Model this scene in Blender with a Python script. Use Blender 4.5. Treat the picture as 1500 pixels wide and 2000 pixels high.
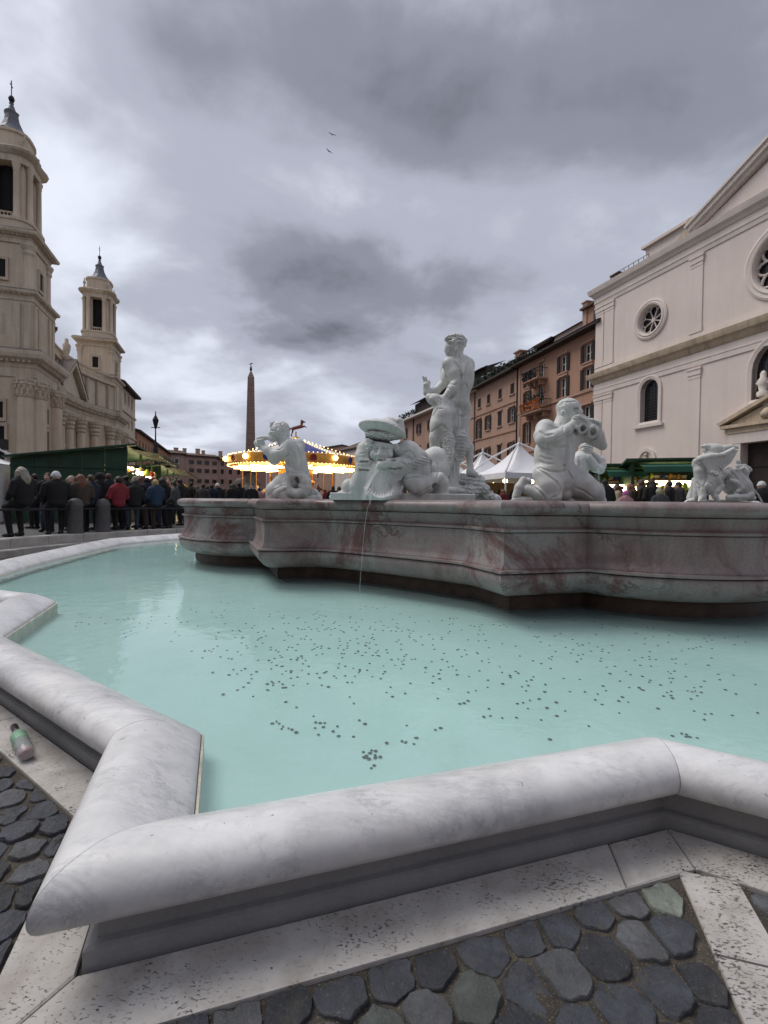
import bpy, bmesh, math, random
import numpy as np
from mathutils import Vector, Matrix
from mathutils.geometry import tessellate_polygon
PI = math.pi
rad = math.radians
scene = bpy.context.scene
for _o in list(bpy.data.objects):
    bpy.data.objects.remove(_o)
COL = scene.collection

# ------------------------------------------------------------------ camera
F_PX, CAM_H = 925.0, 1.3            # focal length in pixels of a 1500 px wide picture, eye height
PITCH, ROLL = rad(1.1), rad(0.68)
fwd = np.array([0, math.cos(PITCH), -math.sin(PITCH)])
up0 = np.array([0, math.sin(PITCH), math.cos(PITCH)])
rt0 = np.array([1.0, 0, 0])
CR = rt0 * math.cos(ROLL) + up0 * math.sin(ROLL)
CU = -rt0 * math.sin(ROLL) + up0 * math.cos(ROLL)
CAM = np.array([0, 0, CAM_H])
cam_d = bpy.data.cameras.new('camera')
cam = bpy.data.objects.new('camera', cam_d)
COL.objects.link(cam)
cam.matrix_world = Matrix(((CR[0], CU[0], -fwd[0], 0), (CR[1], CU[1], -fwd[1], 0), (CR[2], CU[2], -fwd[2], CAM_H), (0, 0, 0, 1)))
cam_d.sensor_fit = 'HORIZONTAL'
cam_d.sensor_width = 36.0
cam_d.lens = 36.0 * F_PX / 1500.0
cam_d.clip_start = 0.05
cam_d.clip_end = 3000
scene.camera = cam

def ray(u, v):
    return fwd + CR * (u - 750) / F_PX + CU * (1000 - v) / F_PX
def aty(u, v, y):
    d = ray(u, v)
    return CAM + d * (y / d[1])
def onz(u, v, z):
    d = ray(u, v)
    return CAM + d * ((z - CAM_H) / d[2])

# ------------------------------------------------------------------ view
scene.render.engine = 'CYCLES'
scene.view_settings.view_transform = 'Standard'
scene.view_settings.look = 'None'
scene.view_settings.exposure = 0.46
scene.view_settings.gamma = 1.0
scene.view_settings.use_curve_mapping = False
scene.cycles.max_bounces = 6
scene.cycles.diffuse_bounces = 3
scene.cycles.glossy_bounces = 3
scene.cycles.transparent_max_bounces = 12
scene.cycles.sample_clamp_indirect = 6.0

# ------------------------------------------------------------------ sky: an overcast, cloud-filled dusk sky
SUN_EL, SUN_AZ = rad(58), rad(288)      # azimuth clockwise from +Y; soft light from the left
world = bpy.data.worlds.new('World')
scene.world = world
world.use_nodes = True
world.cycles.sampling_method = 'MANUAL'
world.cycles.sample_map_resolution = 256
wt = world.node_tree
wt.nodes.clear()
def WN(t, **kw):
    n = wt.nodes.new(t)
    for k, val in kw.items():
        setattr(n, k, val)
    return n
def wl(a, b):
    wt.links.new(a, b)
def wmath(op, a, b=None, c=None, clamp=False):
    n = WN('ShaderNodeMath', operation=op, use_clamp=clamp)
    for i, x in enumerate((a, b, c)):
        if x is None: continue
        if isinstance(x, (int, float)): n.inputs[i].default_value = x
        else: wl(x, n.inputs[i])
    return n.outputs[0]
tc = WN('ShaderNodeTexCoord')
sep = WN('ShaderNodeSeparateXYZ')
wl(tc.outputs['Generated'], sep.inputs[0])
zc = wmath('ADD', wmath('MAXIMUM', sep.outputs[2], 0.0), 0.22)
px_ = wmath('DIVIDE', sep.outputs[0], zc)
py_ = wmath('DIVIDE', sep.outputs[1], zc)
cmb = WN('ShaderNodeCombineXYZ')
wl(px_, cmb.inputs[0]); wl(py_, cmb.inputs[1])
def wnoise(scale, detail, rough, dist, off):
    m = WN('ShaderNodeMapping')
    m.inputs['Location'].default_value = off
    wl(cmb.outputs[0], m.inputs['Vector'])
    n = WN('ShaderNodeTexNoise')
    n.inputs['Scale'].default_value = scale
    n.inputs['Detail'].default_value = detail
    n.inputs['Roughness'].default_value = rough
    n.inputs['Distortion'].default_value = dist
    wl(m.outputs[0], n.inputs['Vector'])
    return n.outputs['Fac']
n1 = wnoise(1.35, 5.0, 0.5, 0.5, (3.1, 7.7, 0))
n2 = wnoise(3.4, 7.0, 0.57, 0.2, (9.3, 1.2, 4))
val = wmath('ADD', wmath('MULTIPLY', n1, 0.78), wmath('MULTIPLY', n2, 0.40))
val = wmath('ADD', val, -0.02)
# cloud banks and breaks: (pixel u, v of the middle, width, height, weight); the edge is broken up by the noise
warp = wmath('MULTIPLY', wmath('SUBTRACT', n2, 0.5), 0.9)
def lobe(u, v, w, h, k):
    global val
    c = ray(u, v); c = c / np.linalg.norm(c)
    sv = WN('ShaderNodeVectorMath', operation='SUBTRACT')
    wl(tc.outputs['Generated'], sv.inputs[0]); sv.inputs[1].default_value = tuple(c)
    rgt = np.cross(c, (0, 0, 1)); rgt = rgt / np.linalg.norm(rgt); upv = np.cross(rgt, c)
    outs = []
    for ax, sz in ((rgt, w), (upv, h)):
        dp = WN('ShaderNodeVectorMath', operation='DOT_PRODUCT')
        wl(sv.outputs[0], dp.inputs[0]); dp.inputs[1].default_value = tuple(ax / (sz / F_PX))
        outs.append(dp.outputs['Value'])
    dp = WN('ShaderNodeVectorMath', operation='DOT_PRODUCT')
    wl(sv.outputs[0], dp.inputs[0]); dp.inputs[1].default_value = tuple(c)
    r2 = wmath('ADD', wmath('MULTIPLY', outs[0], outs[0]), wmath('MULTIPLY', outs[1], outs[1]))
    r2 = wmath('ADD', r2, wmath('MULTIPLY', wmath('MULTIPLY', dp.outputs['Value'], dp.outputs['Value']), 40.0))
    r1 = wmath('ADD', wmath('SQRT', r2), warp)
    g = wmath('EXPONENT', wmath('MULTIPLY', wmath('MULTIPLY', r1, r1), -1.0))
    val = wmath('ADD', val, wmath('MULTIPLY', g, k))
for L in ((690, 560, 250, 75, -0.40), (580, 660, 110, 30, -0.22), (1200, 170, 420, 160, -0.23), (520, 110, 320, 140, -0.17),
          (880, 200, 170, 140, -0.08), (150, 340, 110, 170, 0.22), (330, 470, 260, 70, 0.05), (740, 370, 260, 70, 0.20), (1180, 440, 260, 60, 0.12),
          (960, 60, 130, 220, 0.12), (330, 590, 260, 40, -0.14), (420, 800, 460, 60, 0.15), (980, 640, 200, 50, 0.05)):
    lobe(*L)
ramp = WN('ShaderNodeValToRGB')
cr = ramp.color_ramp
cr.interpolation = 'EASE'
stops = [(0.06, (0.108, 0.113, 0.138)), (0.31, (0.205, 0.216, 0.265)), (0.55, (0.34, 0.358, 0.428)), (0.82, (0.63, 0.66, 0.745))]
cr.elements[0].position, cr.elements[0].color = stops[0][0], (*stops[0][1], 1)
cr.elements[1].position, cr.elements[1].color = stops[-1][0], (*stops[-1][1], 1)
for p_, c_ in stops[1:-1]:
    e = cr.elements.new(p_); e.color = (*c_, 1)
wl(val, ramp.inputs[0])
sky = WN('ShaderNodeTexSky')
sky.sky_type = 'NISHITA'
sky.sun_disc = False
sky.sun_elevation = SUN_EL
sky.sun_rotation = SUN_AZ
sky.air_density = 1.0
sky.dust_density = 3.0
bg1 = WN('ShaderNodeBackground'); wl(sky.outputs[0], bg1.inputs['Color']); bg1.inputs['Strength'].default_value = 0.06
bg2 = WN('ShaderNodeBackground'); wl(ramp.outputs[0], bg2.inputs['Color']); bg2.inputs['Strength'].default_value = 1.0
mixw = WN('ShaderNodeMixShader'); mixw.inputs[0].default_value = 0.96
wl(bg1.outputs[0], mixw.inputs[1]); wl(bg2.outputs[0], mixw.inputs[2])
wout = WN('ShaderNodeOutputWorld'); wl(mixw.outputs[0], wout.inputs['Surface'])

sun_d = bpy.data.lights.new('sun', 'SUN')
sun_d.energy = 1.5
sun_d.angle = rad(32)
sun_d.color = (1.0, 0.955, 0.89)
sun = bpy.data.objects.new('sun', sun_d)
COL.objects.link(sun)
sdir = Vector((math.sin(SUN_AZ) * math.cos(SUN_EL), math.cos(SUN_AZ) * math.cos(SUN_EL), math.sin(SUN_EL)))
sun.rotation_euler = sdir.to_track_quat('Z', 'Y').to_euler()

# ------------------------------------------------------------------ helpers: tagging, meshes
def tag(o, label=None, cat=None, group=None, kind=None):
    if label: o['label'] = label
    if cat: o['category'] = cat
    if group: o['group'] = group
    if kind: o['kind'] = kind
    return o
def empty(name, loc=(0, 0, 0), rz=0.0, label=None, cat=None, group=None, parent=None):
    o = bpy.data.objects.new(name, None)
    o.empty_display_size = 0.2
    COL.objects.link(o)
    o.location = loc
    o.rotation_euler = (0, 0, rz)
    if parent: o.parent = parent
    return tag(o, label, cat, group)
def link(name, me, material=None, parent=None, loc=None, rz=0.0):
    o = bpy.data.objects.new(name, me)
    COL.objects.link(o)
    if material is not None and not me.materials:
        me.materials.append(material)
    if loc is not None: o.location = loc
    if rz: o.rotation_euler = (0, 0, rz)
    if parent: o.parent = parent
    return o
def np_mesh(name, V, Q, smooth=True):
    me = bpy.data.meshes.new(name)
    V = np.asarray(V, np.float32); Q = np.asarray(Q, np.int32)
    nv, nf, k = len(V), len(Q), Q.shape[1]
    me.vertices.add(nv); me.vertices.foreach_set('co', V.ravel())
    me.loops.add(nf * k); me.loops.foreach_set('vertex_index', Q.ravel())
    me.polygons.add(nf)
    me.polygons.foreach_set('loop_start', np.arange(0, nf * k, k, dtype=np.int32))
    me.polygons.foreach_set('use_smooth', np.full(nf, smooth, dtype=bool))
    me.update(calc_edges=True)
    me.validate()
    return me

class MB:
    """collects faces; frame = (origin, ex, ey, ez) turns local points into the object's space"""
    def __init__(s, frame=None):
        s.v, s.f, s.sm = [], [], []
        s.frame = frame
    def P(s, p):
        if s.frame is None: return tuple(p)
        o, ex, ey, ez = s.frame
        return tuple(o[i] + ex[i] * p[0] + ey[i] * p[1] + ez[i] * p[2] for i in range(3))
    def add(s, pts, faces, smooth=False):
        b = len(s.v)
        s.v += [s.P(p) for p in pts]
        s.f += [tuple(b + i for i in f) for f in faces]
        s.sm += [smooth] * len(faces)
        return s
    def box(s, x0, x1, y0, y1, z0, z1):
        p = [(x0, y0, z0), (x1, y0, z0), (x1, y1, z0), (x0, y1, z0), (x0, y0, z1), (x1, y0, z1), (x1, y1, z1), (x0, y1, z1)]
        return s.add(p, [(0, 3, 2, 1), (4, 5, 6, 7), (0, 1, 5, 4), (1, 2, 6, 5), (2, 3, 7, 6), (3, 0, 4, 7)])
    def cbox(s, x0, x1, y0, y1, z0, z1, c=0.01):
        """box with chamfered vertical and top edges"""
        r0 = [(x0 + c, y0), (x1 - c, y0), (x1, y0 + c), (x1, y1 - c), (x1 - c, y1), (x0 + c, y1), (x0, y1 - c), (x0, y0 + c)]
        cx, cy = (x0 + x1) / 2, (y0 + y1) / 2
        rings = [(r0, z0), (r0, z1 - c), ([(x + (c if x < cx else -c), y + (c if y < cy else -c)) for x, y in r0], z1)]
        return s.rings([[(x, y, z) for x, y in r] for r, z in rings], cap=(True, True))
    def rings(s, rr, close=True, cap=(False, False), smooth=False):
        n = len(rr[0]); pts = [p for r in rr for p in r]; f = []
        for i in range(len(rr) - 1):
            for j in range(n if close else n - 1):
                k = (j + 1) % n
                f.append((i * n + j, i * n + k, (i + 1) * n + k, (i + 1) * n + j))
        s.add(pts, f, smooth)
        if cap[0]: s.add(rr[0], [tuple(range(n - 1, -1, -1))])
        if cap[1]: s.add(rr[-1], [tuple(range(n))])
        return s
    def lathe(s, prof, cx=0, cy=0, n=16, a0=0, a1=2 * PI, smooth=True, cap=(True, True)):
        full = abs(a1 - a0 - 2 * PI) < 1e-6
        m = n if full else n + 1
        rr = [[(cx + r * math.cos(a0 + (a1 - a0) * j / n), cy + r * math.sin(a0 + (a1 - a0) * j / n), z) for j in range(m)] for r, z in prof]
        return s.rings(rr, close=full, cap=cap if full else (False, False), smooth=smooth)
    def tube(s, pts, radii, n=8, smooth=True, cap=True):
        pts = [Vector(p) for p in pts]
        if not hasattr(radii, '__len__'): radii = [radii] * len(pts)
        rr = []; prev = None
        for i, p in enumerate(pts):
            t = (pts[min(i + 1, len(pts) - 1)] - pts[max(i - 1, 0)]).normalized()
            if prev is None:
                a = t.orthogonal().normalized()
            else:
                a = (prev - t * prev.dot(t)).normalized()
            prev = a; b = t.cross(a)
            rr.append([tuple(p + (a * math.cos(2 * PI * j / n) + b * math.sin(2 * PI * j / n)) * radii[i]) for j in range(n)])
        return s.rings(rr, cap=(cap, cap), smooth=smooth)
    def prism(s, poly, z0, z1, top=True, bottom=True):
        """poly: list of (x,y), counter-clockwise"""
        n = len(poly)
        s.rings([[(x, y, z0) for x, y in poly], [(x, y, z1) for x, y in poly]])
        if top: s.add([(x, y, z1) for x, y in poly], tess(poly))
        if bottom: s.add([(x, y, z0) for x, y in poly], [tuple(reversed(t)) for t in tess(poly)])
        return s
    def extr(s, poly, y0, y1):
        """poly in (x,z), extruded along y"""
        s.rings([[(x, y0, z) for x, z in poly], [(x, y1, z) for x, z in poly]])
        s.add([(x, y0, z) for x, z in poly], tess(poly))
        s.add([(x, y1, z) for x, z in poly], tess(poly))
        return s
    def mesh(s, name):
        me = bpy.data.meshes.new(name)
        me.from_pydata(s.v, [], s.f)
        me.polygons.foreach_set('use_smooth', s.sm)
        bm = bmesh.new(); bm.from_mesh(me)
        bmesh.ops.recalc_face_normals(bm, faces=bm.faces)
        bm.to_mesh(me); bm.free()
        me.update()
        return me
    def build(s, name, material, parent=None, loc=None, rz=0.0):
        return link(name, s.mesh(name), material, parent, loc, rz)
def tess(poly, holes=()):
    loops = [[Vector((x, y, 0)) for x, y in poly]] + [[Vector((x, y, 0)) for x, y in h] for h in holes]
    return [tuple(t) for t in tessellate_polygon(loops)]
def offset_poly(poly, d, closed=True):
    """mitred offset of a plan polyline; d > 0 goes to the right of travel"""
    n = len(poly); out = []
    for i in range(n):
        p = Vector(poly[i])
        a = Vector(poly[i - 1]) if (closed or i > 0) else None
        b = Vector(poly[(i + 1) % n]) if (closed or i < n - 1) else None
        ns = []
        for q0, q1 in ((a, p), (p, b)):
            if q0 is None or q1 is None: continue
            t = (q1 - q0).normalized(); ns.append(Vector((t.y, -t.x)))
        m = ns[0] if len(ns) == 1 else (ns[0] + ns[1])
        if len(ns) == 2:
            m = m / max(0.25, (1 + ns[0].dot(ns[1])))
        out.append(tuple(p + m * d))
    return out

# ------------------------------------------------------------------ signed distance sculpting (surface nets)
class SDF:
    def __init__(s, vox, k=None):
        s.pr = []; s.vox = vox; s.k = k if k is not None else vox * 4
    def cap(s, a, b, r1, r2=None, k=None, sub=False, disp=None):
        r2 = r1 if r2 is None else r2
        a = np.asarray(a, float); b = np.asarray(b, float)
        lo = np.minimum(a - r1, b - r2); hi = np.maximum(a + r1, b + r2)
        def f(p):
            ab = b - a; L = ab @ ab + 1e-12
            t = np.clip((p - a) @ ab / L, 0, 1)
            return np.linalg.norm(p - (a + t[..., None] * ab), axis=-1) - (r1 + (r2 - r1) * t)
        s.pr.append((f, lo, hi, s.k if k is None else k, sub, disp)); return s
    def path(s, pts, rr, **kw):
        for i in range(len(pts) - 1):
            s.cap(pts[i], pts[i + 1], rr[i], rr[i + 1], **kw)
        return s
    def ell(s, c, r, rot=0.0, k=None, sub=False, disp=None, tilt=0.0):
        """ellipsoid; rot turns it in the x-z plane, tilt in the y-z plane"""
        c = np.asarray(c, float); r = np.asarray(r if hasattr(r, '__len__') else (r, r, r), float)
        m = r.max(); lo, hi = c - m, c + m
        cr_, sr_ = math.cos(rot), math.sin(rot); ct, st = math.cos(tilt), math.sin(tilt)
        def f(p):
            q = p - c
            x = q[..., 0] * cr_ + q[..., 2] * sr_; z = -q[..., 0] * sr_ + q[..., 2] * cr_; y = q[..., 1]
            y, z = y * ct + z * st, -y * st + z * ct
            q = np.stack((x, y, z), -1)
            k0 = np.linalg.norm(q / r, axis=-1); k1 = np.linalg.norm(q / (r * r), axis=-1) + 1e-9
            return k0 * (k0 - 1) / k1
        s.pr.append((f, lo, hi, s.k if k is None else k, sub, disp)); return s
    def torus(s, c, R, r, k=None, sub=False, nrm=(0, 1, 0)):
        c = np.asarray(c, float); nn = np.asarray(nrm, float); nn /= np.linalg.norm(nn)
        def f(p):
            q = p - c; h = q @ nn; w = np.linalg.norm(q - h[..., None] * nn, axis=-1) - R
            return np.sqrt(w * w + h * h) - r
        s.pr.append((f, c - R - r, c + R + r, s.k if k is None else k, sub, None)); return s
    def box(s, lo, hi, rd=0.0, k=None, sub=False, disp=None):
        lo = np.asarray(lo, float); hi = np.asarray(hi, float); c = (lo + hi) / 2; h = (hi - lo) / 2 - rd
        def f(p):
            q = np.abs(p - c) - h
            return np.linalg.norm(np.maximum(q, 0), axis=-1) + np.minimum(q.max(-1), 0) - rd
        s.pr.append((f, lo, hi, s.k if k is None else k, sub, disp)); return s
    def mesh(s, name, zmin=None):
        lo = np.min([p[1] for p in s.pr if not p[4]], 0) - 4 * s.vox
        hi = np.max([p[2] for p in s.pr if not p[4]], 0) + 4 * s.vox
        if zmin is not None: lo[2] = zmin - 2.37 * s.vox
        n = np.ceil((hi - lo) / s.vox).astype(int) + 1
        ax = [lo[i] + s.vox * np.arange(n[i]) for i in range(3)]
        Fd = np.full(n, 9.0, np.float32)
        for f, l, h, k, sub, disp in s.pr:
            m = max(k, 0) + 3 * s.vox + (0.0 if disp is None else disp[1])
            i0 = np.maximum(np.floor((l - m - lo) / s.vox).astype(int), 0); i1 = np.minimum(np.ceil((h + m - lo) / s.vox).astype(int) + 1, n)
            if (i1 <= i0).any(): continue
            sl = tuple(slice(i0[i], i1[i]) for i in range(3))
            p = np.stack(np.meshgrid(*[ax[i][sl[i]] for i in range(3)], indexing='ij'), -1)
            d = f(p)
            if disp is not None: d = d + disp[0](p)
            a = Fd[sl]
            if k <= 0: a = np.maximum(a, -d) if sub else np.minimum(a, d)
            elif sub:
                hh = np.clip(0.5 - 0.5 * (a + d) / k, 0, 1); a = a * (1 - hh) - d * hh + k * hh * (1 - hh)
            else:
                hh = np.clip(0.5 + 0.5 * (d - a) / k, 0, 1); a = d * (1 - hh) + a * hh - k * hh * (1 - hh)
            Fd[sl] = a
        if zmin is not None:
            Fd = np.maximum(Fd, (zmin - ax[2])[None, None, :]).astype(np.float32)
        return nets(name, Fd, lo, s.vox)
def nets(name, Fd, lo, vox):
    S = Fd < 0
    c = np.zeros(tuple(x - 1 for x in Fd.shape), np.int8)
    offs = [(i, j, k) for i in (0, 1) for j in (0, 1) for k in (0, 1)]
    def sh(A, o): return A[o[0]:A.shape[0] - 1 + o[0], o[1]:A.shape[1] - 1 + o[1], o[2]:A.shape[2] - 1 + o[2]]
    for o in offs: c += sh(S, o)
    mix = (c > 0) & (c < 8)
    ids = np.full(c.shape, -1, np.int32); cells = np.argwhere(mix); ids[mix] = np.arange(len(cells))
    pos = np.zeros((len(cells), 3)); cnt = np.zeros(len(cells))
    for o in offs:
        for a in range(3):
            if o[a]: continue
            o2 = list(o); o2[a] = 1
            fa = Fd[cells[:, 0] + o[0], cells[:, 1] + o[1], cells[:, 2] + o[2]]
            fb = Fd[cells[:, 0] + o2[0], cells[:, 1] + o2[1], cells[:, 2] + o2[2]]
            x = (fa < 0) != (fb < 0)
            t = np.where(x, fa / np.where(x, fa - fb, 1), 0)
            q = np.tile(np.array(o, float), (len(cells), 1)); q[:, a] += t
            pos += q * x[:, None]; cnt += x
    V = lo + (cells + pos / np.maximum(cnt, 1)[:, None]) * vox
    quads = []
    for a in range(3):
        b, d = (a + 1) % 3, (a + 2) % 3
        A0 = np.take(S, range(S.shape[a] - 1), a); A1 = np.take(S, range(1, S.shape[a]), a)
        E = np.argwhere(A0 != A1)
        E = E[(E[:, b] > 0) & (E[:, d] > 0) & (E[:, b] < S.shape[b] - 1) & (E[:, d] < S.shape[d] - 1)]
        def cid(db, dd):
            q = E.copy(); q[:, b] += db; q[:, d] += dd
            return ids[q[:, 0], q[:, 1], q[:, 2]]
        Q = np.stack((cid(-1, -1), cid(0, -1), cid(0, 0), cid(-1, 0)), 1)
        inside = S[E[:, 0], E[:, 1], E[:, 2]]
        Q[~inside] = Q[~inside][:, ::-1]
        quads.append(Q)
    Q = np.concatenate(quads)
    return np_mesh(name, V, Q)

# ------------------------------------------------------------------ materials
def new_mat(name):
    m = bpy.data.materials.new(name); m.use_nodes = True
    nt = m.node_tree; nt.nodes.clear()
    out = nt.nodes.new('ShaderNodeOutputMaterial'); b = nt.nodes.new('ShaderNodeBsdfPrincipled')
    nt.links.new(b.outputs[0], out.inputs[0])
    return m, nt, b
def tcoord(nt, scale=(1, 1, 1), rot=(0, 0, 0), src='Object'):
    t = nt.nodes.new('ShaderNodeTexCoord'); mp = nt.nodes.new('ShaderNodeMapping')
    mp.inputs['Scale'].default_value = scale; mp.inputs['Rotation'].default_value = rot
    nt.links.new(t.outputs[src], mp.inputs['Vector'])
    return mp.outputs[0]
def nnoise(nt, vec, scale, detail=5, rough=0.55, dist=0.0):
    n = nt.nodes.new('ShaderNodeTexNoise')
    n.inputs['Scale'].default_value = scale; n.inputs['Detail'].default_value = detail
    n.inputs['Roughness'].default_value = rough; n.inputs['Distortion'].default_value = dist
    nt.links.new(vec, n.inputs['Vector'])
    return n.outputs['Fac']
def nramp(nt, fac, stops):
    r = nt.nodes.new('ShaderNodeValToRGB'); e = r.color_ramp.elements
    e[0].position = stops[0][0]; e[0].color = (*stops[0][1], 1)
    e[1].position = stops[-1][0]; e[1].color = (*stops[-1][1], 1)
    for p, c in stops[1:-1]:
        q = e.new(p); q.color = (*c, 1)
    nt.links.new(fac, r.inputs[0])
    return r.outputs[0]
def nmix(nt, fac, a, b, mode='MIX'):
    m = nt.nodes.new('ShaderNodeMix'); m.data_type = 'RGBA'; m.blend_type = mode
    for i, x in ((0, fac), (6, a), (7, b)):
        if isinstance(x, (int, float)): m.inputs[i].default_value = x
        elif isinstance(x, tuple): m.inputs[i].default_value = (*x, 1)
        else: nt.links.new(x, m.inputs[i])
    return m.outputs[2]
def nbump(nt, b, h, strength=0.2, dist=0.01):
    n = nt.nodes.new('ShaderNodeBump'); n.inputs['Strength'].default_value = strength; n.inputs['Distance'].default_value = dist
    nt.links.new(h, n.inputs['Height']); nt.links.new(n.outputs[0], b.inputs['Normal'])
    return n
def grey(x): return (x, x, x)
def surf(name, c, rough=0.7, var=0.18, scale=3.0, bump=0.15, bscale=30.0, bdist=0.01, metal=0.0, c2=None, sc=(1, 1, 1), spec=0.4, streak=0.0):
    """plain procedural surface: large blotches, fine grain, optional rain streaks"""
    m, nt, b = new_mat(name)
    v = tcoord(nt, sc)
    lo = tuple(x * (1 - var) for x in c); hi = tuple(min(1, x * (1 + var)) for x in (c2 or c))
    col = nramp(nt, nnoise(nt, v, scale, 6, 0.6, 0.3), [(0.3, lo), (0.7, hi)])
    fine = nnoise(nt, v, bscale, 4, 0.6)
    col = nmix(nt, 0.35 * min(1, var * 3), col, nramp(nt, fine, [(0.25, grey(0.25)), (0.75, grey(0.8))]), 'OVERLAY')
    if streak > 0:
        v2 = tcoord(nt, (1.6, 1.6, 0.12))
        st = nramp(nt, nnoise(nt, v2, 1.4, 7, 0.65), [(0.42, grey(1)), (0.62, grey(0.35))])
        col = nmix(nt, streak, col, st, 'MULTIPLY')
    nt.links.new(col, b.inputs['Base Color'])
    b.inputs['Roughness'].default_value = rough; b.inputs['Metallic'].default_value = metal
    b.inputs['Specular IOR Level'].default_value = spec
    if bump > 0: nbump(nt, b, fine, bump, bdist)
    return m
def glow(name, c, strength):
    m, nt, b = new_mat(name)
    b.inputs['Base Color'].default_value = (*c, 1); b.inputs['Emission Color'].default_value = (*c, 1); b.inputs['Emission Strength'].default_value = strength
    return m
def marble(name, c=(0.70, 0.70, 0.72), vein=(0.33, 0.34, 0.38), warm=(0.66, 0.60, 0.48), rough=0.32, vs=2.2, amount=0.55, spots=True, warm_k=0.35, patina=False):
    m, nt, b = new_mat(name)
    v = tcoord(nt, (1.0, 1.0, 1.0), (0.3, 0.5, 0.7))
    cloud = nnoise(nt, v, vs * 0.9, 8, 0.62, 0.6)
    col = nramp(nt, cloud, [(0.32, tuple(x * 0.78 for x in c)), (0.52, c), (0.72, tuple(min(1, x * 1.08) for x in c))])
    # diffuse diagonal veins: thin ridges of a warped noise
    v2 = tcoord(nt, (0.8, 3.0, 1.4), (0.2, 0.4, 0.6))
    n = nnoise(nt, v2, vs * 1.3, 9, 0.74, 0.5)
    r = nt.nodes.new('ShaderNodeMath'); r.operation = 'SUBTRACT'; nt.links.new(n, r.inputs[0]); r.inputs[1].default_value = 0.5
    a = nt.nodes.new('ShaderNodeMath'); a.operation = 'ABSOLUTE'; nt.links.new(r.outputs[0], a.inputs[0])
    vm = nramp(nt, a.outputs[0], [(0.0, grey(0.8)), (0.05, grey(0.32)), (0.16, grey(0))])
    mask = nramp(nt, nnoise(nt, v, vs * 0.8, 5, 0.6), [(0.40, grey(0.12)), (0.62, grey(amount))])
    mm = nmix(nt, 1.0, vm, mask, 'MULTIPLY')
    col = nmix(nt, mm, col, vein)
    if spots:                        # finer broken veins, flecks and worn grey patches
        n3 = nnoise(nt, tcoord(nt, (1.0, 2.2, 1.2), (0.9, 0.2, 0.4)), vs * 3.2, 8, 0.7, 0.5)
        r3 = nt.nodes.new('ShaderNodeMath'); r3.operation = 'SUBTRACT'; nt.links.new(n3, r3.inputs[0]); r3.inputs[1].default_value = 0.48
        a3 = nt.nodes.new('ShaderNodeMath'); a3.operation = 'ABSOLUTE'; nt.links.new(r3.outputs[0], a3.inputs[0])
        v3 = nramp(nt, a3.outputs[0], [(0.0, grey(0.75)), (0.022, grey(0.3)), (0.06, grey(0))])
        m3 = nramp(nt, nnoise(nt, v, vs * 1.5, 5, 0.65), [(0.48, grey(0.05)), (0.66, grey(0.9))])
        col = nmix(nt, nmix(nt, 1.0, v3, m3, 'MULTIPLY'), col, tuple(x * 0.8 for x in vein))
        wp = nramp(nt, nnoise(nt, v, vs * 2.4, 8, 0.72), [(0.54, grey(0)), (0.72, grey(0.45))])
        col = nmix(nt, wp, col, tuple(x * 0.66 for x in c))
    wm = nramp(nt, nnoise(nt, v, vs * 0.7, 5, 0.6, 0.8), [(0.55, grey(0)), (0.75, grey(warm_k))])
    col = nmix(nt, wm, col, warm)
    if spots:
        sp = nramp(nt, nnoise(nt, v, 46, 3, 0.6), [(0.685, grey(0)), (0.75, grey(0.65))])
        col = nmix(nt, sp, col, (0.12, 0.12, 0.13))
    nt.links.new(col, b.inputs['Base Color'])
    rr = nramp(nt, nnoise(nt, v, 9, 5, 0.6), [(0.3, grey(rough * 0.75)), (0.7, grey(rough * 1.5))])
    nt.links.new(rr, b.inputs['Roughness'])
    fine = nnoise(nt, v, 60, 5, 0.6)
    if patina:
        st = nramp(nt, nnoise(nt, tcoord(nt, (4, 4, 0.9)), 1.5, 6, 0.7), [(0.42, grey(1)), (0.70, grey(0.42))])
        col2 = nmix(nt, 0.42, col, st, 'MULTIPLY'); nt.links.new(col2, b.inputs['Base Color'])
        big = nnoise(nt, v, 11, 5, 0.6); h = nmix(nt, 0.45, big, fine)
        nbump(nt, b, h, 0.35, 0.008)
    else: nbump(nt, b, fine, 0.12, 0.004)
    return m
M_RIM = marble('white_rim_marble', c=(0.76, 0.755, 0.75), vein=(0.36, 0.365, 0.38), amount=0.85, warm_k=0.32)
M_STAT = marble('statue_marble', c=(0.71, 0.715, 0.69), vein=(0.36, 0.40, 0.39), warm=(0.40, 0.46, 0.42), rough=0.5, vs=1.6, amount=0.35, warm_k=0.6, spots=False, patina=True)
M_PLINTH = surf('grey_plinth_marble', (0.27, 0.27, 0.275), 0.55, 0.14, 4, 0.25, 60, 0.004)

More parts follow.
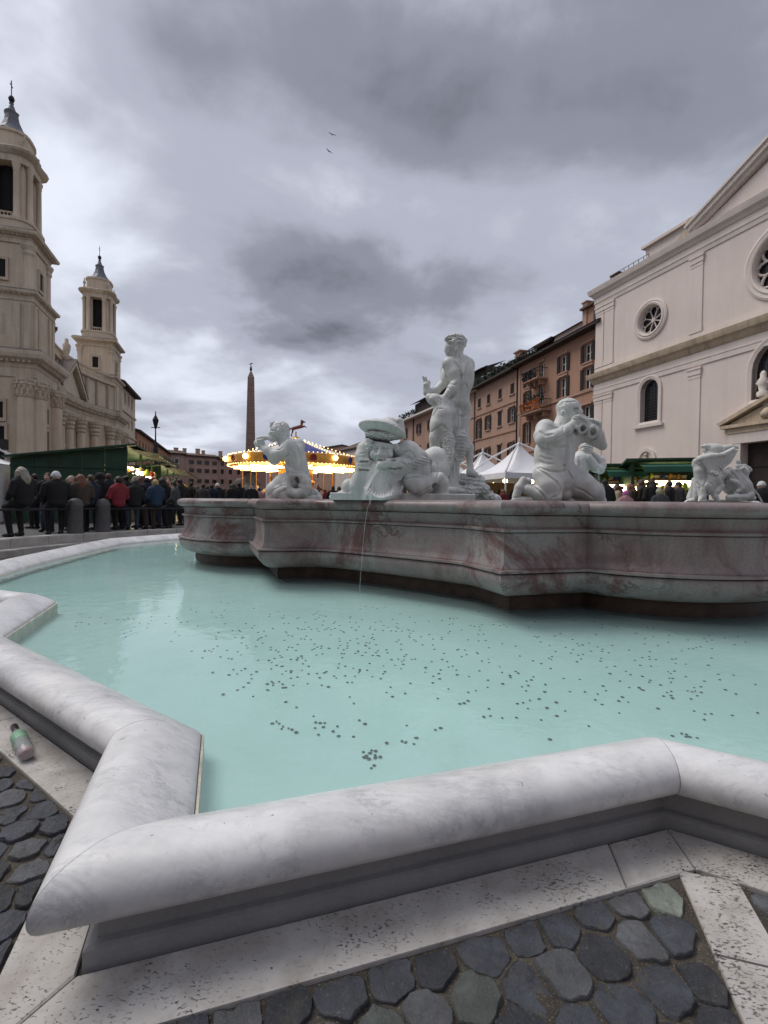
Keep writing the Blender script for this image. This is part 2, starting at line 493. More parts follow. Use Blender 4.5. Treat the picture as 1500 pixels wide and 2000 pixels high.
def portasanta():
    m, nt, b = new_mat('pink_grey_breccia_marble')
    v = tcoord(nt)
    base = nramp(nt, nnoise(nt, v, 1.1, 8, 0.62, 0.9), [(0.30, (0.145, 0.088, 0.084)), (0.44, (0.235, 0.175, 0.168)), (0.56, (0.255, 0.228, 0.222)), (0.74, (0.345, 0.30, 0.29))])
    n = nnoise(nt, v, 0.9, 8, 0.68, 0.7)
    r = nt.nodes.new('ShaderNodeMath'); r.operation = 'SUBTRACT'; nt.links.new(n, r.inputs[0]); r.inputs[1].default_value = 0.5
    a = nt.nodes.new('ShaderNodeMath'); a.operation = 'ABSOLUTE'; nt.links.new(r.outputs[0], a.inputs[0])
    vm = nramp(nt, a.outputs[0], [(0.0, grey(1)), (0.008, grey(0.6)), (0.02, grey(0))])
    msk = nramp(nt, nnoise(nt, v, 0.9, 4, 0.6), [(0.42, grey(0)), (0.6, grey(0.9))])
    col = nmix(nt, nmix(nt, 1.0, vm, msk, 'MULTIPLY'), base, (0.075, 0.03, 0.03))
    blot = nramp(nt, nnoise(nt, v, 1.0, 8, 0.72, 0.6), [(0.535, grey(0)), (0.63, grey(0.9))])
    col = nmix(nt, blot, col, (0.125, 0.048, 0.045))
    wv = nramp(nt, nnoise(nt, v, 1.6, 7, 0.6, 1.0), [(0.70, grey(0)), (0.715, grey(0.6)), (0.73, grey(0))])
    col = nmix(nt, wv, col, (0.45, 0.44, 0.42))
    fine = nnoise(nt, v, 45, 6, 0.7)
    col = nmix(nt, 0.35, col, nramp(nt, fine, [(0.3, grey(0.2)), (0.7, grey(0.75))]), 'OVERLAY')
    st = nramp(nt, nnoise(nt, tcoord(nt, (5, 5, 0.5)), 1.6, 6, 0.65), [(0.5, grey(1)), (0.72, grey(0.55))])
    col = nmix(nt, 0.6, col, st, 'MULTIPLY')
    nt.links.new(col, b.inputs['Base Color'])
    nt.links.new(nramp(nt, nnoise(nt, v, 5, 5, 0.6), [(0.3, grey(0.28)), (0.7, grey(0.6))]), b.inputs['Roughness'])
    nbump(nt, b, fine, 0.25, 0.006)
    return m
M_PORTA = portasanta()
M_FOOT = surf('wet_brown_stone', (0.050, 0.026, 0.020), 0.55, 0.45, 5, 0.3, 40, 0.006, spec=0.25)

def travertine():
    m, nt, b = new_mat('weathered_travertine')
    v = tcoord(nt)
    col = nramp(nt, nnoise(nt, v, 3.0, 7, 0.6, 0.4), [(0.3, (0.38, 0.355, 0.335)), (0.55, (0.49, 0.465, 0.44)), (0.75, (0.57, 0.55, 0.53))])
    vs = tcoord(nt, (1.0, 1.9, 1.0), (0, 0, 0.5))
    pit = nnoise(nt, vs, 62, 5, 0.7)
    where = nramp(nt, nnoise(nt, v, 3.4, 6, 0.7), [(0.46, grey(0.0)), (0.72, grey(0.15))])
    add = nmix(nt, 1.0, pit, where, 'ADD')
    pm = nramp(nt, add, [(0.655, grey(0)), (0.70, grey(1))])
    col = nmix(nt, pm, col, (0.05, 0.043, 0.035))
    stain = nramp(nt, nnoise(nt, v, 6.5, 6, 0.65), [(0.46, grey(0)), (0.75, grey(0.7))])
    col = nmix(nt, stain, col, (0.24, 0.205, 0.165))
    nt.links.new(col, b.inputs['Base Color'])
    b.inputs['Roughness'].default_value = 0.75
    inv = nramp(nt, add, [(0.62, grey(1)), (0.70, grey(0))])
    nbump(nt, b, inv, 0.7, 0.006)
    return m
M_TRAV = travertine()

def basalt(name, c):
    m, nt, b = new_mat(name)
    v = tcoord(nt)
    col = nramp(nt, nnoise(nt, v, 9, 7, 0.65, 0.4), [(0.28, tuple(x * 0.55 for x in c)), (0.55, c), (0.78, tuple(x * 1.7 for x in c))])
    du = nramp(nt, nnoise(nt, v, 17, 7, 0.75), [(0.50, grey(0)), (0.74, grey(0.75))])
    col = nmix(nt, du, col, (0.10, 0.088, 0.07))
    sp = nramp(nt, nnoise(nt, v, 120, 2, 0.5), [(0.66, grey(0)), (0.74, grey(0.5))])
    col = nmix(nt, sp, col, (0.22, 0.22, 0.21))
    nt.links.new(col, b.inputs['Base Color'])
    nt.links.new(nramp(nt, nnoise(nt, v, 14, 5, 0.6), [(0.3, grey(0.32)), (0.7, grey(0.65))]), b.inputs['Roughness'])
    h = nnoise(nt, v, 28, 7, 0.7)
    nbump(nt, b, h, 1.0, 0.022)
    return m
M_COB = [basalt('blue_grey_basalt', (0.070, 0.076, 0.092)), basalt('dark_basalt', (0.044, 0.047, 0.055)), basalt('light_basalt', (0.125, 0.13, 0.14)),
         basalt('greenish_stone', (0.10, 0.112, 0.104)), basalt('pale_green_stone', (0.30, 0.33, 0.29))]

def dirt():
    m, nt, b = new_mat('sandy_joint_dirt')
    v = tcoord(nt)
    col = nramp(nt, nnoise(nt, v, 7, 8, 0.7), [(0.3, (0.030, 0.025, 0.020)), (0.55, (0.085, 0.070, 0.054)), (0.78, (0.17, 0.14, 0.11))])
    g = nnoise(nt, v, 160, 3, 0.6)
    sp = nramp(nt, g, [(0.57, grey(0)), (0.68, grey(0.75))])
    col = nmix(nt, sp, col, (0.30, 0.27, 0.22))
    nt.links.new(col, b.inputs['Base Color']); b.inputs['Roughness'].default_value = 0.95
    nbump(nt, b, nnoise(nt, v, 90, 5, 0.75), 0.9, 0.012)
    return m
M_DIRT = dirt()

# ------------------------------------------------------------------ ground
Z_P = 0.38                       # the piazza lies a little above the sunken ring round the fountain
HC, HR = (1.3, 9.3), 9.9         # sunken ring: middle and radius
def paving_far():
    m, nt, b = new_mat('piazza_cobbles_far')
    v = tcoord(nt)
    vo = nt.nodes.new('ShaderNodeTexVoronoi'); vo.feature = 'DISTANCE_TO_EDGE'; vo.inputs['Scale'].default_value = 7.5
    nt.links.new(v, vo.inputs['Vector'])
    joint = nramp(nt, vo.outputs['Distance'], [(0.0, grey(0)), (0.06, grey(1))])
    col = nramp(nt, nnoise(nt, v, 2.0, 7, 0.65), [(0.3, (0.045, 0.045, 0.048)), (0.7, (0.10, 0.098, 0.095))])
    col = nmix(nt, joint, (0.028, 0.025, 0.022), col)
    nt.links.new(col, b.inputs['Base Color'])
    nt.links.new(nramp(nt, nnoise(nt, v, 0.8, 5, 0.6), [(0.35, grey(0.3)), (0.7, grey(0.7))]), b.inputs['Roughness'])
    nbump(nt, b, joint, 0.5, 0.02)
    return m
M_GROUND = paving_far()
g = MB()
nseg = 96
rings_ = []
for R in (HR + 0.30, 16, 30, 60, 130, 300, 900):
    rings_.append([(HC[0] + R * math.cos(2 * PI * j / nseg), HC[1] + R * math.sin(2 * PI * j / nseg), Z_P) for j in range(nseg)])
g.rings(rings_)
tag(g.build('ground', M_GROUND), kind='structure')
g = MB()
g.add([(HC[0] + (HR + 0.2) * math.cos(2 * PI * j / nseg), HC[1] + (HR + 0.2) * math.sin(2 * PI * j / nseg), 0) for j in range(nseg)], [tuple(range(nseg))])
sunken = tag(g.build('pavement', M_DIRT), kind='structure')
# kerb of the ring: travertine blocks
M_KERB = surf('grey_kerb_travertine', (0.40, 0.385, 0.36), 0.7, 0.25, 3, 0.4, 30, 0.01)
kerb = tag(empty('kerb'), kind='structure')
NK = 64
def kerb_mesh():
    mb = MB(); a = 2 * PI / NK; h = a / 2 - 0.003 / HR * 2
    r0, r1, r2 = HR - 0.32, HR + 0.0, HR + 0.32
    prof = [(r1, -0.02), (r1, Z_P - 0.015), (r1 + 0.015, Z_P + 0.008), (r2, Z_P + 0.008), (r2, Z_P - 0.1)]
    rr = [[(r * math.cos(t), r * math.sin(t), z) for r, z in prof] for t in (-h, 0, h)]
    mb.rings(rr, close=False)
    for t in (-h, h): mb.add([(r * math.cos(t), r * math.sin(t), z) for r, z in prof], [tuple(range(len(prof)))])
    # low step in front
    prof = [(r0, -0.02), (r0, 0.155), (r0 + 0.015, 0.17), (r1 - 0.002, 0.17)]
    mb.rings([[(r * math.cos(t), r * math.sin(t), z) for r, z in prof] for t in (-h, 0, h)], close=False)
    return mb.mesh('kerb_stone')
km = kerb_mesh(); km.materials.append(M_KERB)
for i in range(NK):
    link('kerb_stone', km, None, kerb, (HC[0], HC[1], random.Random(i).uniform(-0.004, 0.004)), 2 * PI * i / NK)

# ------------------------------------------------------------------ outer basin
def isect(l1, l2):
    (a, b, c), (d, e, f) = l1, l2
    det = a * e - b * d
    return ((c * e - b * f) / det, (a * f - c * d) / det)
def line(nx, ny, off, add): return (nx, ny, off + add)
RW = 0.37                          # width of the rim
lN = (-0.298, 0.955, 1.353); lM = (0.946, 0.324, -0.455); lL = (0.606, 0.796, 0.868); lR = (0.49, 0.87, 2.095)
inn = lambda l: (l[0], l[1], l[2] + RW)
V1i, Ti, V2i = isect(inn(lN), inn(lR)), isect(inn(lN), inn(lM)), isect(inn(lM), inn(lL))
# water edge of the rim, travelling so that the outside lies to the right
inner_edge = [(2.62, 1.355), V1i, Ti, V2i, (-2.98, 3.70), (-3.45, 4.98), (-4.75, 5.45), (-5.35, 6.4), (-5.72, 7.6), (-6.02, 9.0), (-6.28, 10.3), (-6.52, 11.75),
              (-6.02, 13.1), (-5.4, 14.2), (-4.0, 15.9), (-1.5, 17.1), (1.5, 17.5), (5.0, 16.9), (7.6, 14.6), (8.7, 11.5), (8.6, 8.6), (7.4, 6.9), (7.7, 5.2), (6.6, 3.5), (4.6, 3.1), (3.35, 2.5)]
# travel is counter-clockwise or clockwise: make the right-hand side the outside
ar = sum(inner_edge[i][0] * inner_edge[(i + 1) % len(inner_edge)][1] - inner_edge[(i + 1) % len(inner_edge)][0] * inner_edge[i][1] for i in range(len(inner_edge)))
if ar < 0: inner_edge = inner_edge[::-1]
def off_edge(d): return offset_poly(inner_edge, d)
basin = empty('fountain_basin', (0, 0, 0), 0, 'wide outer fountain basin with rounded white marble rim full of turquoise water', 'fountain basin')
rim_prof = [(0.0, 0.0), (0.0, 0.190), (0.004, 0.212), (0.028, 0.238), (0.09, 0.280), (0.17, 0.322), (0.23, 0.340), (0.285, 0.336), (0.33, 0.318), (0.358, 0.287), (0.368, 0.252), (0.36, 0.214), (0.33, 0.186), (0.27, 0.168), (0.235, 0.163), (0.235, 0.05)]
def smooth_prof(pr, n=3):
    """Catmull-Rom through the curved part"""
    out = []
    for i in range(len(pr) - 1):
        p0, p1, p2, p3 = pr[max(i - 1, 0)], pr[i], pr[i + 1], pr[min(i + 2, len(pr) - 1)]
        for k in range(n):
            t = k / n
            out.append(tuple(0.5 * ((2 * p1[q]) + (-p0[q] + p2[q]) * t + (2 * p0[q] - 5 * p1[q] + 4 * p2[q] - p3[q]) * t * t + (-p0[q] + 3 * p1[q] - 3 * p2[q] + p3[q]) * t ** 3) for q in (0, 1)))
    return out + [pr[-1]]
rp = [rim_prof[0]] + smooth_prof(rim_prof[1:-1], 3) + [rim_prof[-1]]
NE = len(inner_edge)
cols = [off_edge(d) for d, z in rp]
rnd = random.Random(4)
def tip_soft(i, c):
    """keep very sharp outward mitres from running away"""
    return c
for i in range(NE):
    j = (i + 1) % NE
    A = Vector(inner_edge[i]); B = Vector(inner_edge[j]); L_ = (B - A).length
    nb = max(1, int(round(L_ / 2.6)))
    for b in range(nb):
        t0, t1 = b / nb + (0.0008 if True else 0), (b + 1) / nb - 0.0008
        mb = MB()
        ns = 6
        rr = []
        for k in range(ns + 1):
            t = t0 + (t1 - t0) * k / ns
            rr.append([(cols[q][i][0] * (1 - t) + cols[q][j][0] * t, cols[q][i][1] * (1 - t) + cols[q][j][1] * t, rp[q][1]) for q in range(len(rp))])
        mb.rings(rr, close=False, smooth=True)
        for r_ in (rr[0], rr[-1]): mb.add(r_, [tuple(range(len(r_)))])
        mb.build('rim_block', M_RIM, basin)
    # plinth under it: recessed upper part and a low band
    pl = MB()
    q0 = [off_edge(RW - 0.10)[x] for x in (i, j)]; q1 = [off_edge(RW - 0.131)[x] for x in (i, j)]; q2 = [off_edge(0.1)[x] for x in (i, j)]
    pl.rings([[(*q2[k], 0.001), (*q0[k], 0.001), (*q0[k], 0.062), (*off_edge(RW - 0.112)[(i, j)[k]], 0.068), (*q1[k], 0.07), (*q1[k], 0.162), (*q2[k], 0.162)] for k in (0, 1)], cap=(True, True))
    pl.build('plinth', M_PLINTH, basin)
fl = MB()
poly_in = off_edge(0.02)
fl.add([(x, y, 0.085) for x, y in poly_in], tess(poly_in))
M_FLOOR = surf('pale_turquoise_basin_floor', (0.56, 0.70, 0.675), 0.6, 0.10, 0.45, 0.1, 25, 0.004, c2=(0.61, 0.73, 0.705))
fl.build('basin_floor', M_FLOOR, basin)
# limescale line at the water's edge
M_LIME = surf('limescale', (0.52, 0.47, 0.39), 0.6, 0.3, 9, 0.3, 60, 0.003)
ZW = 0.198
lw = MB()
e0, e1 = off_edge(-0.012), off_edge(-0.002)
lw.rings([[(*e0[k % NE], 0.07) for k in range(NE + 1)], [(*e0[k % NE], ZW + 0.003) for k in range(NE + 1)], [(*e1[k % NE], ZW + 0.005) for k in range(NE + 1)]], close=False)
lw.build('limescale_band', M_LIME, basin)

def water_mat():
    m, nt, b = new_mat('fountain_water')
    nt.nodes.remove(b)
    out = [n for n in nt.nodes if n.type == 'OUTPUT_MATERIAL'][0]
    v = tcoord(nt)
    h1 = nnoise(nt, v, 1.6, 4, 0.5, 0.6)
    h2 = nnoise(nt, tcoord(nt, (1, 1, 1), (0, 0, 0.6)), 7.0, 3, 0.5, 0.8)
    ctr = onz(700, 1160, ZW)
    mp = nt.nodes.new('ShaderNodeMapping'); t = nt.nodes.new('ShaderNodeTexCoord'); nt.links.new(t.outputs['Object'], mp.inputs[0])
    mp.inputs['Location'].default_value = (-ctr[0], -ctr[1], -ZW)
    wv = nt.nodes.new('ShaderNodeTexWave'); wv.wave_type = 'RINGS'; wv.rings_direction = 'SPHERICAL'; wv.inputs['Scale'].default_value = 2.4; wv.inputs['Distortion'].default_value = 1.2
    wv.inputs['Detail'].default_value = 1.0
    nt.links.new(mp.outputs[0], wv.inputs['Vector'])
    ln = nt.nodes.new('ShaderNodeVectorMath'); ln.operation = 'LENGTH'; nt.links.new(mp.outputs[0], ln.inputs[0])
    fade = nramp(nt, ln.outputs['Value'], [(0.0, grey(1)), (0.9, grey(0.0))])
    rings = nmix(nt, 1.0, wv.outputs['Color'], fade, 'MULTIPLY')
    hs = nmix(nt, 0.38, h1, h2)
    hs = nmix(nt, 0.10, hs, rings, 'ADD')
    bp = nt.nodes.new('ShaderNodeBump'); bp.inputs['Strength'].default_value = 0.30; bp.inputs['Distance'].default_value = 0.022
    nt.links.new(hs, bp.inputs['Height'])
    fr = nt.nodes.new('ShaderNodeFresnel'); fr.inputs['IOR'].default_value = 1.33; nt.links.new(bp.outputs[0], fr.inputs['Normal'])
    tr = nt.nodes.new('ShaderNodeBsdfTransparent'); tr.inputs[0].default_value = (0.83, 0.935, 0.93, 1)
    gl = nt.nodes.new('ShaderNodeBsdfGlossy'); gl.inputs['Roughness'].default_value = 0.03; nt.links.new(bp.outputs[0], gl.inputs['Normal'])
    df = nt.nodes.new('ShaderNodeBsdfDiffuse'); df.inputs[0].default_value = (0.56, 0.75, 0.73, 1)      # slightly milky water
    m0 = nt.nodes.new('ShaderNodeMixShader'); m0.inputs[0].default_value = 0.16; nt.links.new(tr.outputs[0], m0.inputs[1]); nt.links.new(df.outputs[0], m0.inputs[2])
    mx = nt.nodes.new('ShaderNodeMixShader'); nt.links.new(fr.outputs[0], mx.inputs[0]); nt.links.new(m0.outputs[0], mx.inputs[1]); nt.links.new(gl.outputs[0], mx.inputs[2])
    nt.links.new(mx.outputs[0], out.inputs[0])
    return m
M_WATER = water_mat()
wmb = MB(); pw = off_edge(-0.002)
wmb.add([(x, y, ZW) for x, y in pw], tess(pw))
tag(wmb.build('water', M_WATER), kind='structure')

# ------------------------------------------------------------------ inner basin of pink and grey breccia
MC = (1.15, 7.74)                  # where the central figure stands
half = [(-3.65, 9.6), (-3.62, 9.15), (-3.42, 8.72), (-3.05, 8.34), (-2.55, 8.12), (-2.02, 8.14), (-1.52, 6.80), (-1.1, 6.89), (-0.74, 6.84), (-0.15, 6.48), (0.5, 5.98), (0.95, 5.60), (1.12, 5.42), (1.32, 4.93), (1.8, 5.06), (2.22, 5.18),
        (2.36, 4.98), (2.62, 4.81), (2.95, 4.71), (3.3, 4.69), (3.7, 4.77), (4.15, 4.98), (4.6, 5.32), (4.95, 5.75), (5.05, 6.1)]
outl = half + [(2 * MC[0] - x, 2 * MC[1] - y) for x, y in half]
# drop near-duplicates at the joins, set winding
clean = []
for p in outl:
    if not clean or (Vector(p) - Vector(clean[-1])).length > 0.12: clean.append(p)
outl = clean
ar = sum(outl[i][0] * outl[(i + 1) % len(outl)][1] - outl[(i + 1) % len(outl)][0] * outl[i][1] for i in range(len(outl)))
if ar < 0: outl = outl[::-1]
corners = [min(range(len(outl)), key=lambda i: (Vector(outl[i]) - Vector(c)).length) for c in ((-1.52, 6.80), (1.32, 4.93), (2.22, 5.18), (-2.02, 8.14), (3.82, 8.68), (0.98, 10.55), (0.08, 10.3), (4.32, 7.34))]
def densify(poly, keep):
    """Catmull-Rom between the corners, which stay sharp"""
    n = len(poly); out = []
    for i in range(n):
        p1, p2 = Vector(poly[i]), Vector(poly[(i + 1) % n])
        p0 = Vector(poly[i - 1]) if i not in keep else p1 * 2 - p2
        p3 = Vector(poly[(i + 2) % n]) if (i + 1) % n not in keep else p2 * 2 - p1
        for k in range(3):
            t = k / 3
            q = 0.5 * ((2 * p1) + (-p0 + p2) * t + (2 * p0 - 5 * p1 + 4 * p2 - p3) * t * t + (-p0 + 3 * p1 - 3 * p2 + p3) * t ** 3)
            out.append((q.x, q.y))
    return out
outl = densify(outl, set(corners))
ib = empty('inner_basin', (MC[0], MC[1], 0), 0, 'raised inner basin of veined pink and grey marble with moulded sides', 'fountain basin')
def band(name, prof, material, n=2, smooth=True):
    pr = smooth_prof(prof, n) if n > 1 else prof
    mb = MB()
    cs = [(offset_poly(outl, d), z) for d, z in pr]
    mb.rings([[(x - MC[0], y - MC[1], z) for x, y in c] for c, z in cs], smooth=False)
    o = mb.build(name, material, ib)
    # smooth along the profile, sharp at the plan corners
    me = o.data
    me.polygons.foreach_set('use_smooth', [smooth] * len(me.polygons))
    try: me.set_sharp_from_angle(angle=rad(24))
    except Exception: pass
    return o
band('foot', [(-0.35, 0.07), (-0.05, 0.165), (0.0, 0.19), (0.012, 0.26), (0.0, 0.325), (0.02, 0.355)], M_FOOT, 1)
band('belly', [(0.02, 0.355), (0.13, 0.375), (0.225, 0.43), (0.285, 0.51), (0.30, 0.575), (0.285, 0.61)], M_PORTA, 3)
band('fillet', [(0.285, 0.61), (0.245, 0.612), (0.245, 0.622), (0.312, 0.625), (0.312, 0.648), (0.285, 0.654), (0.25, 0.656), (0.25, 0.664)], M_PORTA, 1)
band('frieze', [(0.25, 0.664), (0.238, 0.69), (0.222, 0.73), (0.214, 0.80), (0.212, 0.88), (0.214, 0.96), (0.22, 1.012)], M_PORTA, 2)
band('string_moulding', [(0.22, 1.012), (0.20, 1.014), (0.20, 1.022), (0.245, 1.024), (0.25, 1.046), (0.235, 1.058), (0.205, 1.06), (0.205, 1.068)], M_PORTA, 1)
band('neck_band', [(0.205, 1.068), (0.21, 1.11), (0.218, 1.165), (0.225, 1.184), (0.20, 1.186), (0.20, 1.194), (0.245, 1.196)], M_PORTA, 1)
band('lip', [(0.245, 1.196), (0.288, 1.208), (0.325, 1.24), (0.335, 1.275), (0.318, 1.312), (0.28, 1.333), (0.22, 1.342), (0.05, 1.342), (-0.12, 1.335), (-0.16, 1.30), (-0.18, 0.9)], M_PORTA, 3)
# its own water and floor
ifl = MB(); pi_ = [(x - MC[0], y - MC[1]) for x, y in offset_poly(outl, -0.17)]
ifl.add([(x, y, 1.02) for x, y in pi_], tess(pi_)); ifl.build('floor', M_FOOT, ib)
iw = MB(); pi2 = offset_poly(outl, -0.172)
iw.add([(x, y, 1.26) for x, y in pi2], tess(pi2)); tag(iw.build('upper_water', M_WATER), kind='structure')

# ------------------------------------------------------------------ paving round the basin: travertine strip and cobbles
def clip(poly, a, b, c):
    """keep a*x+b*y <= c"""
    out = []
    for i in range(len(poly)):
        p, q = poly[i], poly[(i + 1) % len(poly)]
        fp, fq = a * p[0] + b * p[1] - c, a * q[0] + b * q[1] - c
        if fp <= 0: out.append(p)
        if (fp < 0 < fq) or (fq < 0 < fp):
            t = fp / (fp - fq); out.append((p[0] + (q[0] - p[0]) * t, p[1] + (q[1] - p[1]) * t))
    return out
SW = 0.205                          # strip width outside the plinth
st_in, st_out = off_edge(RW - 0.085), off_edge(RW - 0.10 + SW)
def slab(quad, z=0.014, name='travertine_slab', mtl=None):
    mb = MB(); c = Vector((sum(p[0] for p in quad) / len(quad), sum(p[1] for p in quad) / len(quad)))
    sh = lambda p, d: tuple(Vector(p) + (c - Vector(p)).normalized() * d)
    a = [sh(p, 0.002) for p in quad]; b = [sh(p, 0.009) for p in quad]
    mb.rings([[(*p, -0.01) for p in a], [(*p, z - 0.004) for p in a], [(*p, z) for p in b]])
    mb.add([(*p, z) for p in b], tess(b))
    return mb.build(name, mtl or M_TRAV, sunken)
for i in range(NE):
    j = (i + 1) % NE
    L_ = (Vector(st_in[i]) - Vector(st_in[j])).length
    nb = max(1, int(round(L_ / 1.35)))
    cuts = [k / nb for k in range(nb + 1)]
    mid = ((st_in[i][0] + st_in[j][0]) / 2, (st_in[i][1] + st_in[j][1]) / 2)
    if abs(mid[0] - 0.15) < 0.6 and mid[1] < 2.2: cuts = [0, 0.14, 1.0] if st_in[i][0] > st_in[j][0] else [0, 0.86, 1.0]
    for k in range(len(cuts) - 1):
        f = lambda P, t: (P[i][0] * (1 - t) + P[j][0] * t, P[i][1] * (1 - t) + P[j][1] * t)
        quad = [f(st_in, cuts[k]), f(st_out, cuts[k]), f(st_out, cuts[k + 1]), f(st_in, cuts[k + 1])]
        slab(quad, 0.012 + rnd.uniform(0, 0.005))
# radial strip from the inner corner outwards
ra, rb, rc, rd = [onz(u, v, 0.0)[:2] for u, v in ((1322, 1702), (1450, 2000), (1620, 2000), (1440, 1716))]
dr = Vector(rb) - Vector(ra); dr.normalize(); wd = Vector((dr.y, -dr.x))
if wd.x < 0: wd = -wd
ra = Vector(ra)
k0 = 0.0
for L_ in (0.33, 0.8, 0.9, 0.9):
    p0, p1 = ra + dr * (k0 + 0.004), ra + dr * (k0 + L_)
    slab([tuple(p0), tuple(p1), tuple(p1 + wd * 0.185), tuple(p0 + wd * 0.185)], 0.013)
    k0 += L_
RAD = (ra, dr, wd)
# cobbles: cells of a jittered grid cut along the strips, each its own stone
rc_ = random.Random(11)
seeds = []
sp_ = 0.122
for iy in range(-14, 46):
    for ix in range(-32, 30):
        a = (ix + (0.5 if iy % 2 else 0.1) + rc_.uniform(-0.2, 0.2)) * sp_ * 1.10; b = (iy + rc_.uniform(-0.16, 0.16)) * sp_ * 0.98
        seeds.append((a * 0.955 - b * 0.298, a * 0.298 + b * 0.955))      # courses run along the travertine strip
outer_strip = st_out
def inside(poly, p):
    c = False
    for i in range(len(poly)):
        (x1, y1), (x2, y2) = poly[i], poly[(i + 1) % len(poly)]
        if (y1 > p[1]) != (y2 > p[1]) and p[0] < (x2 - x1) * (p[1] - y1) / (y2 - y1) + x1: c = not c
    return c
def edge_dist(poly, p):
    return min(((lambda A, B: ((A + (B - A) * max(0, min(1, (Vector(p) - A).dot(B - A) / max(1e-9, (B - A).length_squared)))) - Vector(p)).length)(Vector(poly[i]), Vector(poly[(i + 1) % len(poly)]))) for i in range(len(poly)))
strip_lines = []
for i in range(NE):
    A, B = Vector(outer_strip[i]), Vector(outer_strip[(i + 1) % NE])
    if min(A.y, B.y) > 4.5: continue
    t = (B - A).normalized(); nrm = Vector((t.y, -t.x))       # outside normal
    strip_lines.append((A, B, nrm, nrm.dot(A)))
def cobble(poly, si):
    n = len(poly)
    if n < 3: return None
    c = Vector((sum(p[0] for p in poly) / n, sum(p[1] for p in poly) / n))
    ins = offset_poly(poly[::-1] if sum(poly[i][0] * poly[(i + 1) % n][1] - poly[(i + 1) % n][0] * poly[i][1] for i in range(n)) > 0 else poly, rc_.uniform(0.003, 0.010))
    pts = []
    for i in range(n):
        a, b = Vector(ins[i]), Vector(ins[(i + 1) % n]); L_ = (b - a).length
        m = max(1, int(L_ / 0.02))
        for k in range(m):
            q = a + (b - a) * (k / m)
            w = 0.009 if k else 0.005
            pts.append((q.x + rc_.uniform(-w, w), q.y + rc_.uniform(-w, w)))
    if len(pts) < 4: return None
    # pull the corners in
    for _ in range(1):
        pts = [((pts[i - 1][0] + 5 * pts[i][0] + pts[(i + 1) % len(pts)][0]) / 7, (pts[i - 1][1] + 5 * pts[i][1] + pts[(i + 1) % len(pts)][1]) / 7) for i in range(len(pts))]
    zt = rc_.uniform(0.006, 0.016); tx, ty = rc_.uniform(-0.09, 0.09), rc_.uniform(-0.09, 0.09)
    rr = []
    for f, z in ((1.02, -0.012), (1.0, zt * 0.55), (0.985, zt * 0.92), (0.955, zt)):
        rr.append([(c.x + (x - c.x) * f, c.y + (y - c.y) * f, z + ((x - c.x) * tx + (y - c.y) * ty if z > 0 else 0) + (rc_.uniform(-0.004, 0.004) if z > 0.004 else 0)) for x, y in pts])
    mb = MB(); mb.rings(rr, smooth=True)
    top = rr[-1]; mid = [(c.x + (x - c.x) * 0.45, c.y + (y - c.y) * 0.45, z + 0.001 + rc_.uniform(-0.002, 0.002)) for x, y, z in top]
    mb.rings([top, mid], smooth=True); mb.add(mid + [(c.x, c.y, zt + 0.001)], [(k, (k + 1) % len(mid), len(mid)) for k in range(len(mid))], True)
    return mb
_pp = onz(1280, 1768, 0)[:2]; pale_seed = min(seeds, key=lambda q: (q[0] - _pp[0]) ** 2 + (q[1] - _pp[1]) ** 2)
ncob = 0; rest_ = MB()
for si, s in enumerate(seeds):
    if not (-3.3 < s[0] < 2.4 and 0.35 < s[1] < 4.0): continue
    qq = np.array([s[0], s[1], 0.0]) - CAM; zz_ = qq @ fwd; uu_, vv_ = 750 + F_PX * (qq @ CR) / zz_, 1000 - F_PX * (qq @ CU) / zz_
    seen = zz_ > 0 and -90 < uu_ < 1590 and vv_ < 2110
    ins_ = inside(outer_strip, s)
    d_e = edge_dist(outer_strip, s)
    if d_e > (1.3 if seen else 0.9) or (ins_ and d_e > 0.11): continue
    q = Vector(s) - RAD[0]; a_, b_ = q.dot(RAD[1]), q.dot(RAD[2])
    if -0.05 < a_ and 0.06 < b_ < 0.12: continue
    poly = [(s[0] - 0.3, s[1] - 0.3), (s[0] + 0.3, s[1] - 0.3), (s[0] + 0.3, s[1] + 0.3), (s[0] - 0.3, s[1] + 0.3)]
    for o in seeds:
        if o == s: continue
        dx, dy = o[0] - s[0], o[1] - s[1]
        if dx * dx + dy * dy > 0.3: continue
        poly = clip(poly, dx, dy, (o[0] ** 2 + o[1] ** 2 - s[0] ** 2 - s[1] ** 2) / 2)
        if len(poly) < 3: break
    for A, B, nrm, off in strip_lines:
        # cut only by strip edges this stone really lies beside
        t = (B - A).normalized(); u_ = (Vector(s) - A).dot(t); L_ = (B - A).length
        if -0.25 < u_ < L_ + 0.25 and -0.12 < nrm.dot(Vector(s)) - off < 0.3:
            poly = clip(poly, -nrm.x, -nrm.y, -off - 0.004)
            if len(poly) < 3: break
    if len(poly) >= 3 and -0.3 < a_:
        if b_ <= 0.09: poly = clip(poly, RAD[2].x, RAD[2].y, RAD[2].dot(RAD[0]) - 0.004)
        else: poly = clip(poly, -RAD[2].x, -RAD[2].y, -(RAD[2].dot(RAD[0]) + 0.189))
    if len(poly) < 3: continue
    if abs(sum(poly[i][0] * poly[(i + 1) % len(poly)][1] - poly[(i + 1) % len(poly)][0] * poly[i][1] for i in range(len(poly)))) / 2 < 0.0035: continue
    mb = cobble(poly, si)
    if mb is None: continue
    w = rc_.random()
    mt = M_COB[0] if w < 0.48 else M_COB[1] if w < 0.78 else M_COB[2] if w < 0.96 else M_COB[3]
    if s == pale_seed: mt = M_COB[4]
    if seen and ncob < 298:
        mb.build('cobblestone', mt, sunken); ncob += 1
    else:
        b_n = len(rest_.v); rest_.v += mb.v; rest_.f += [tuple(b_n + i for i in f_) for f_ in mb.f]; rest_.sm += mb.sm
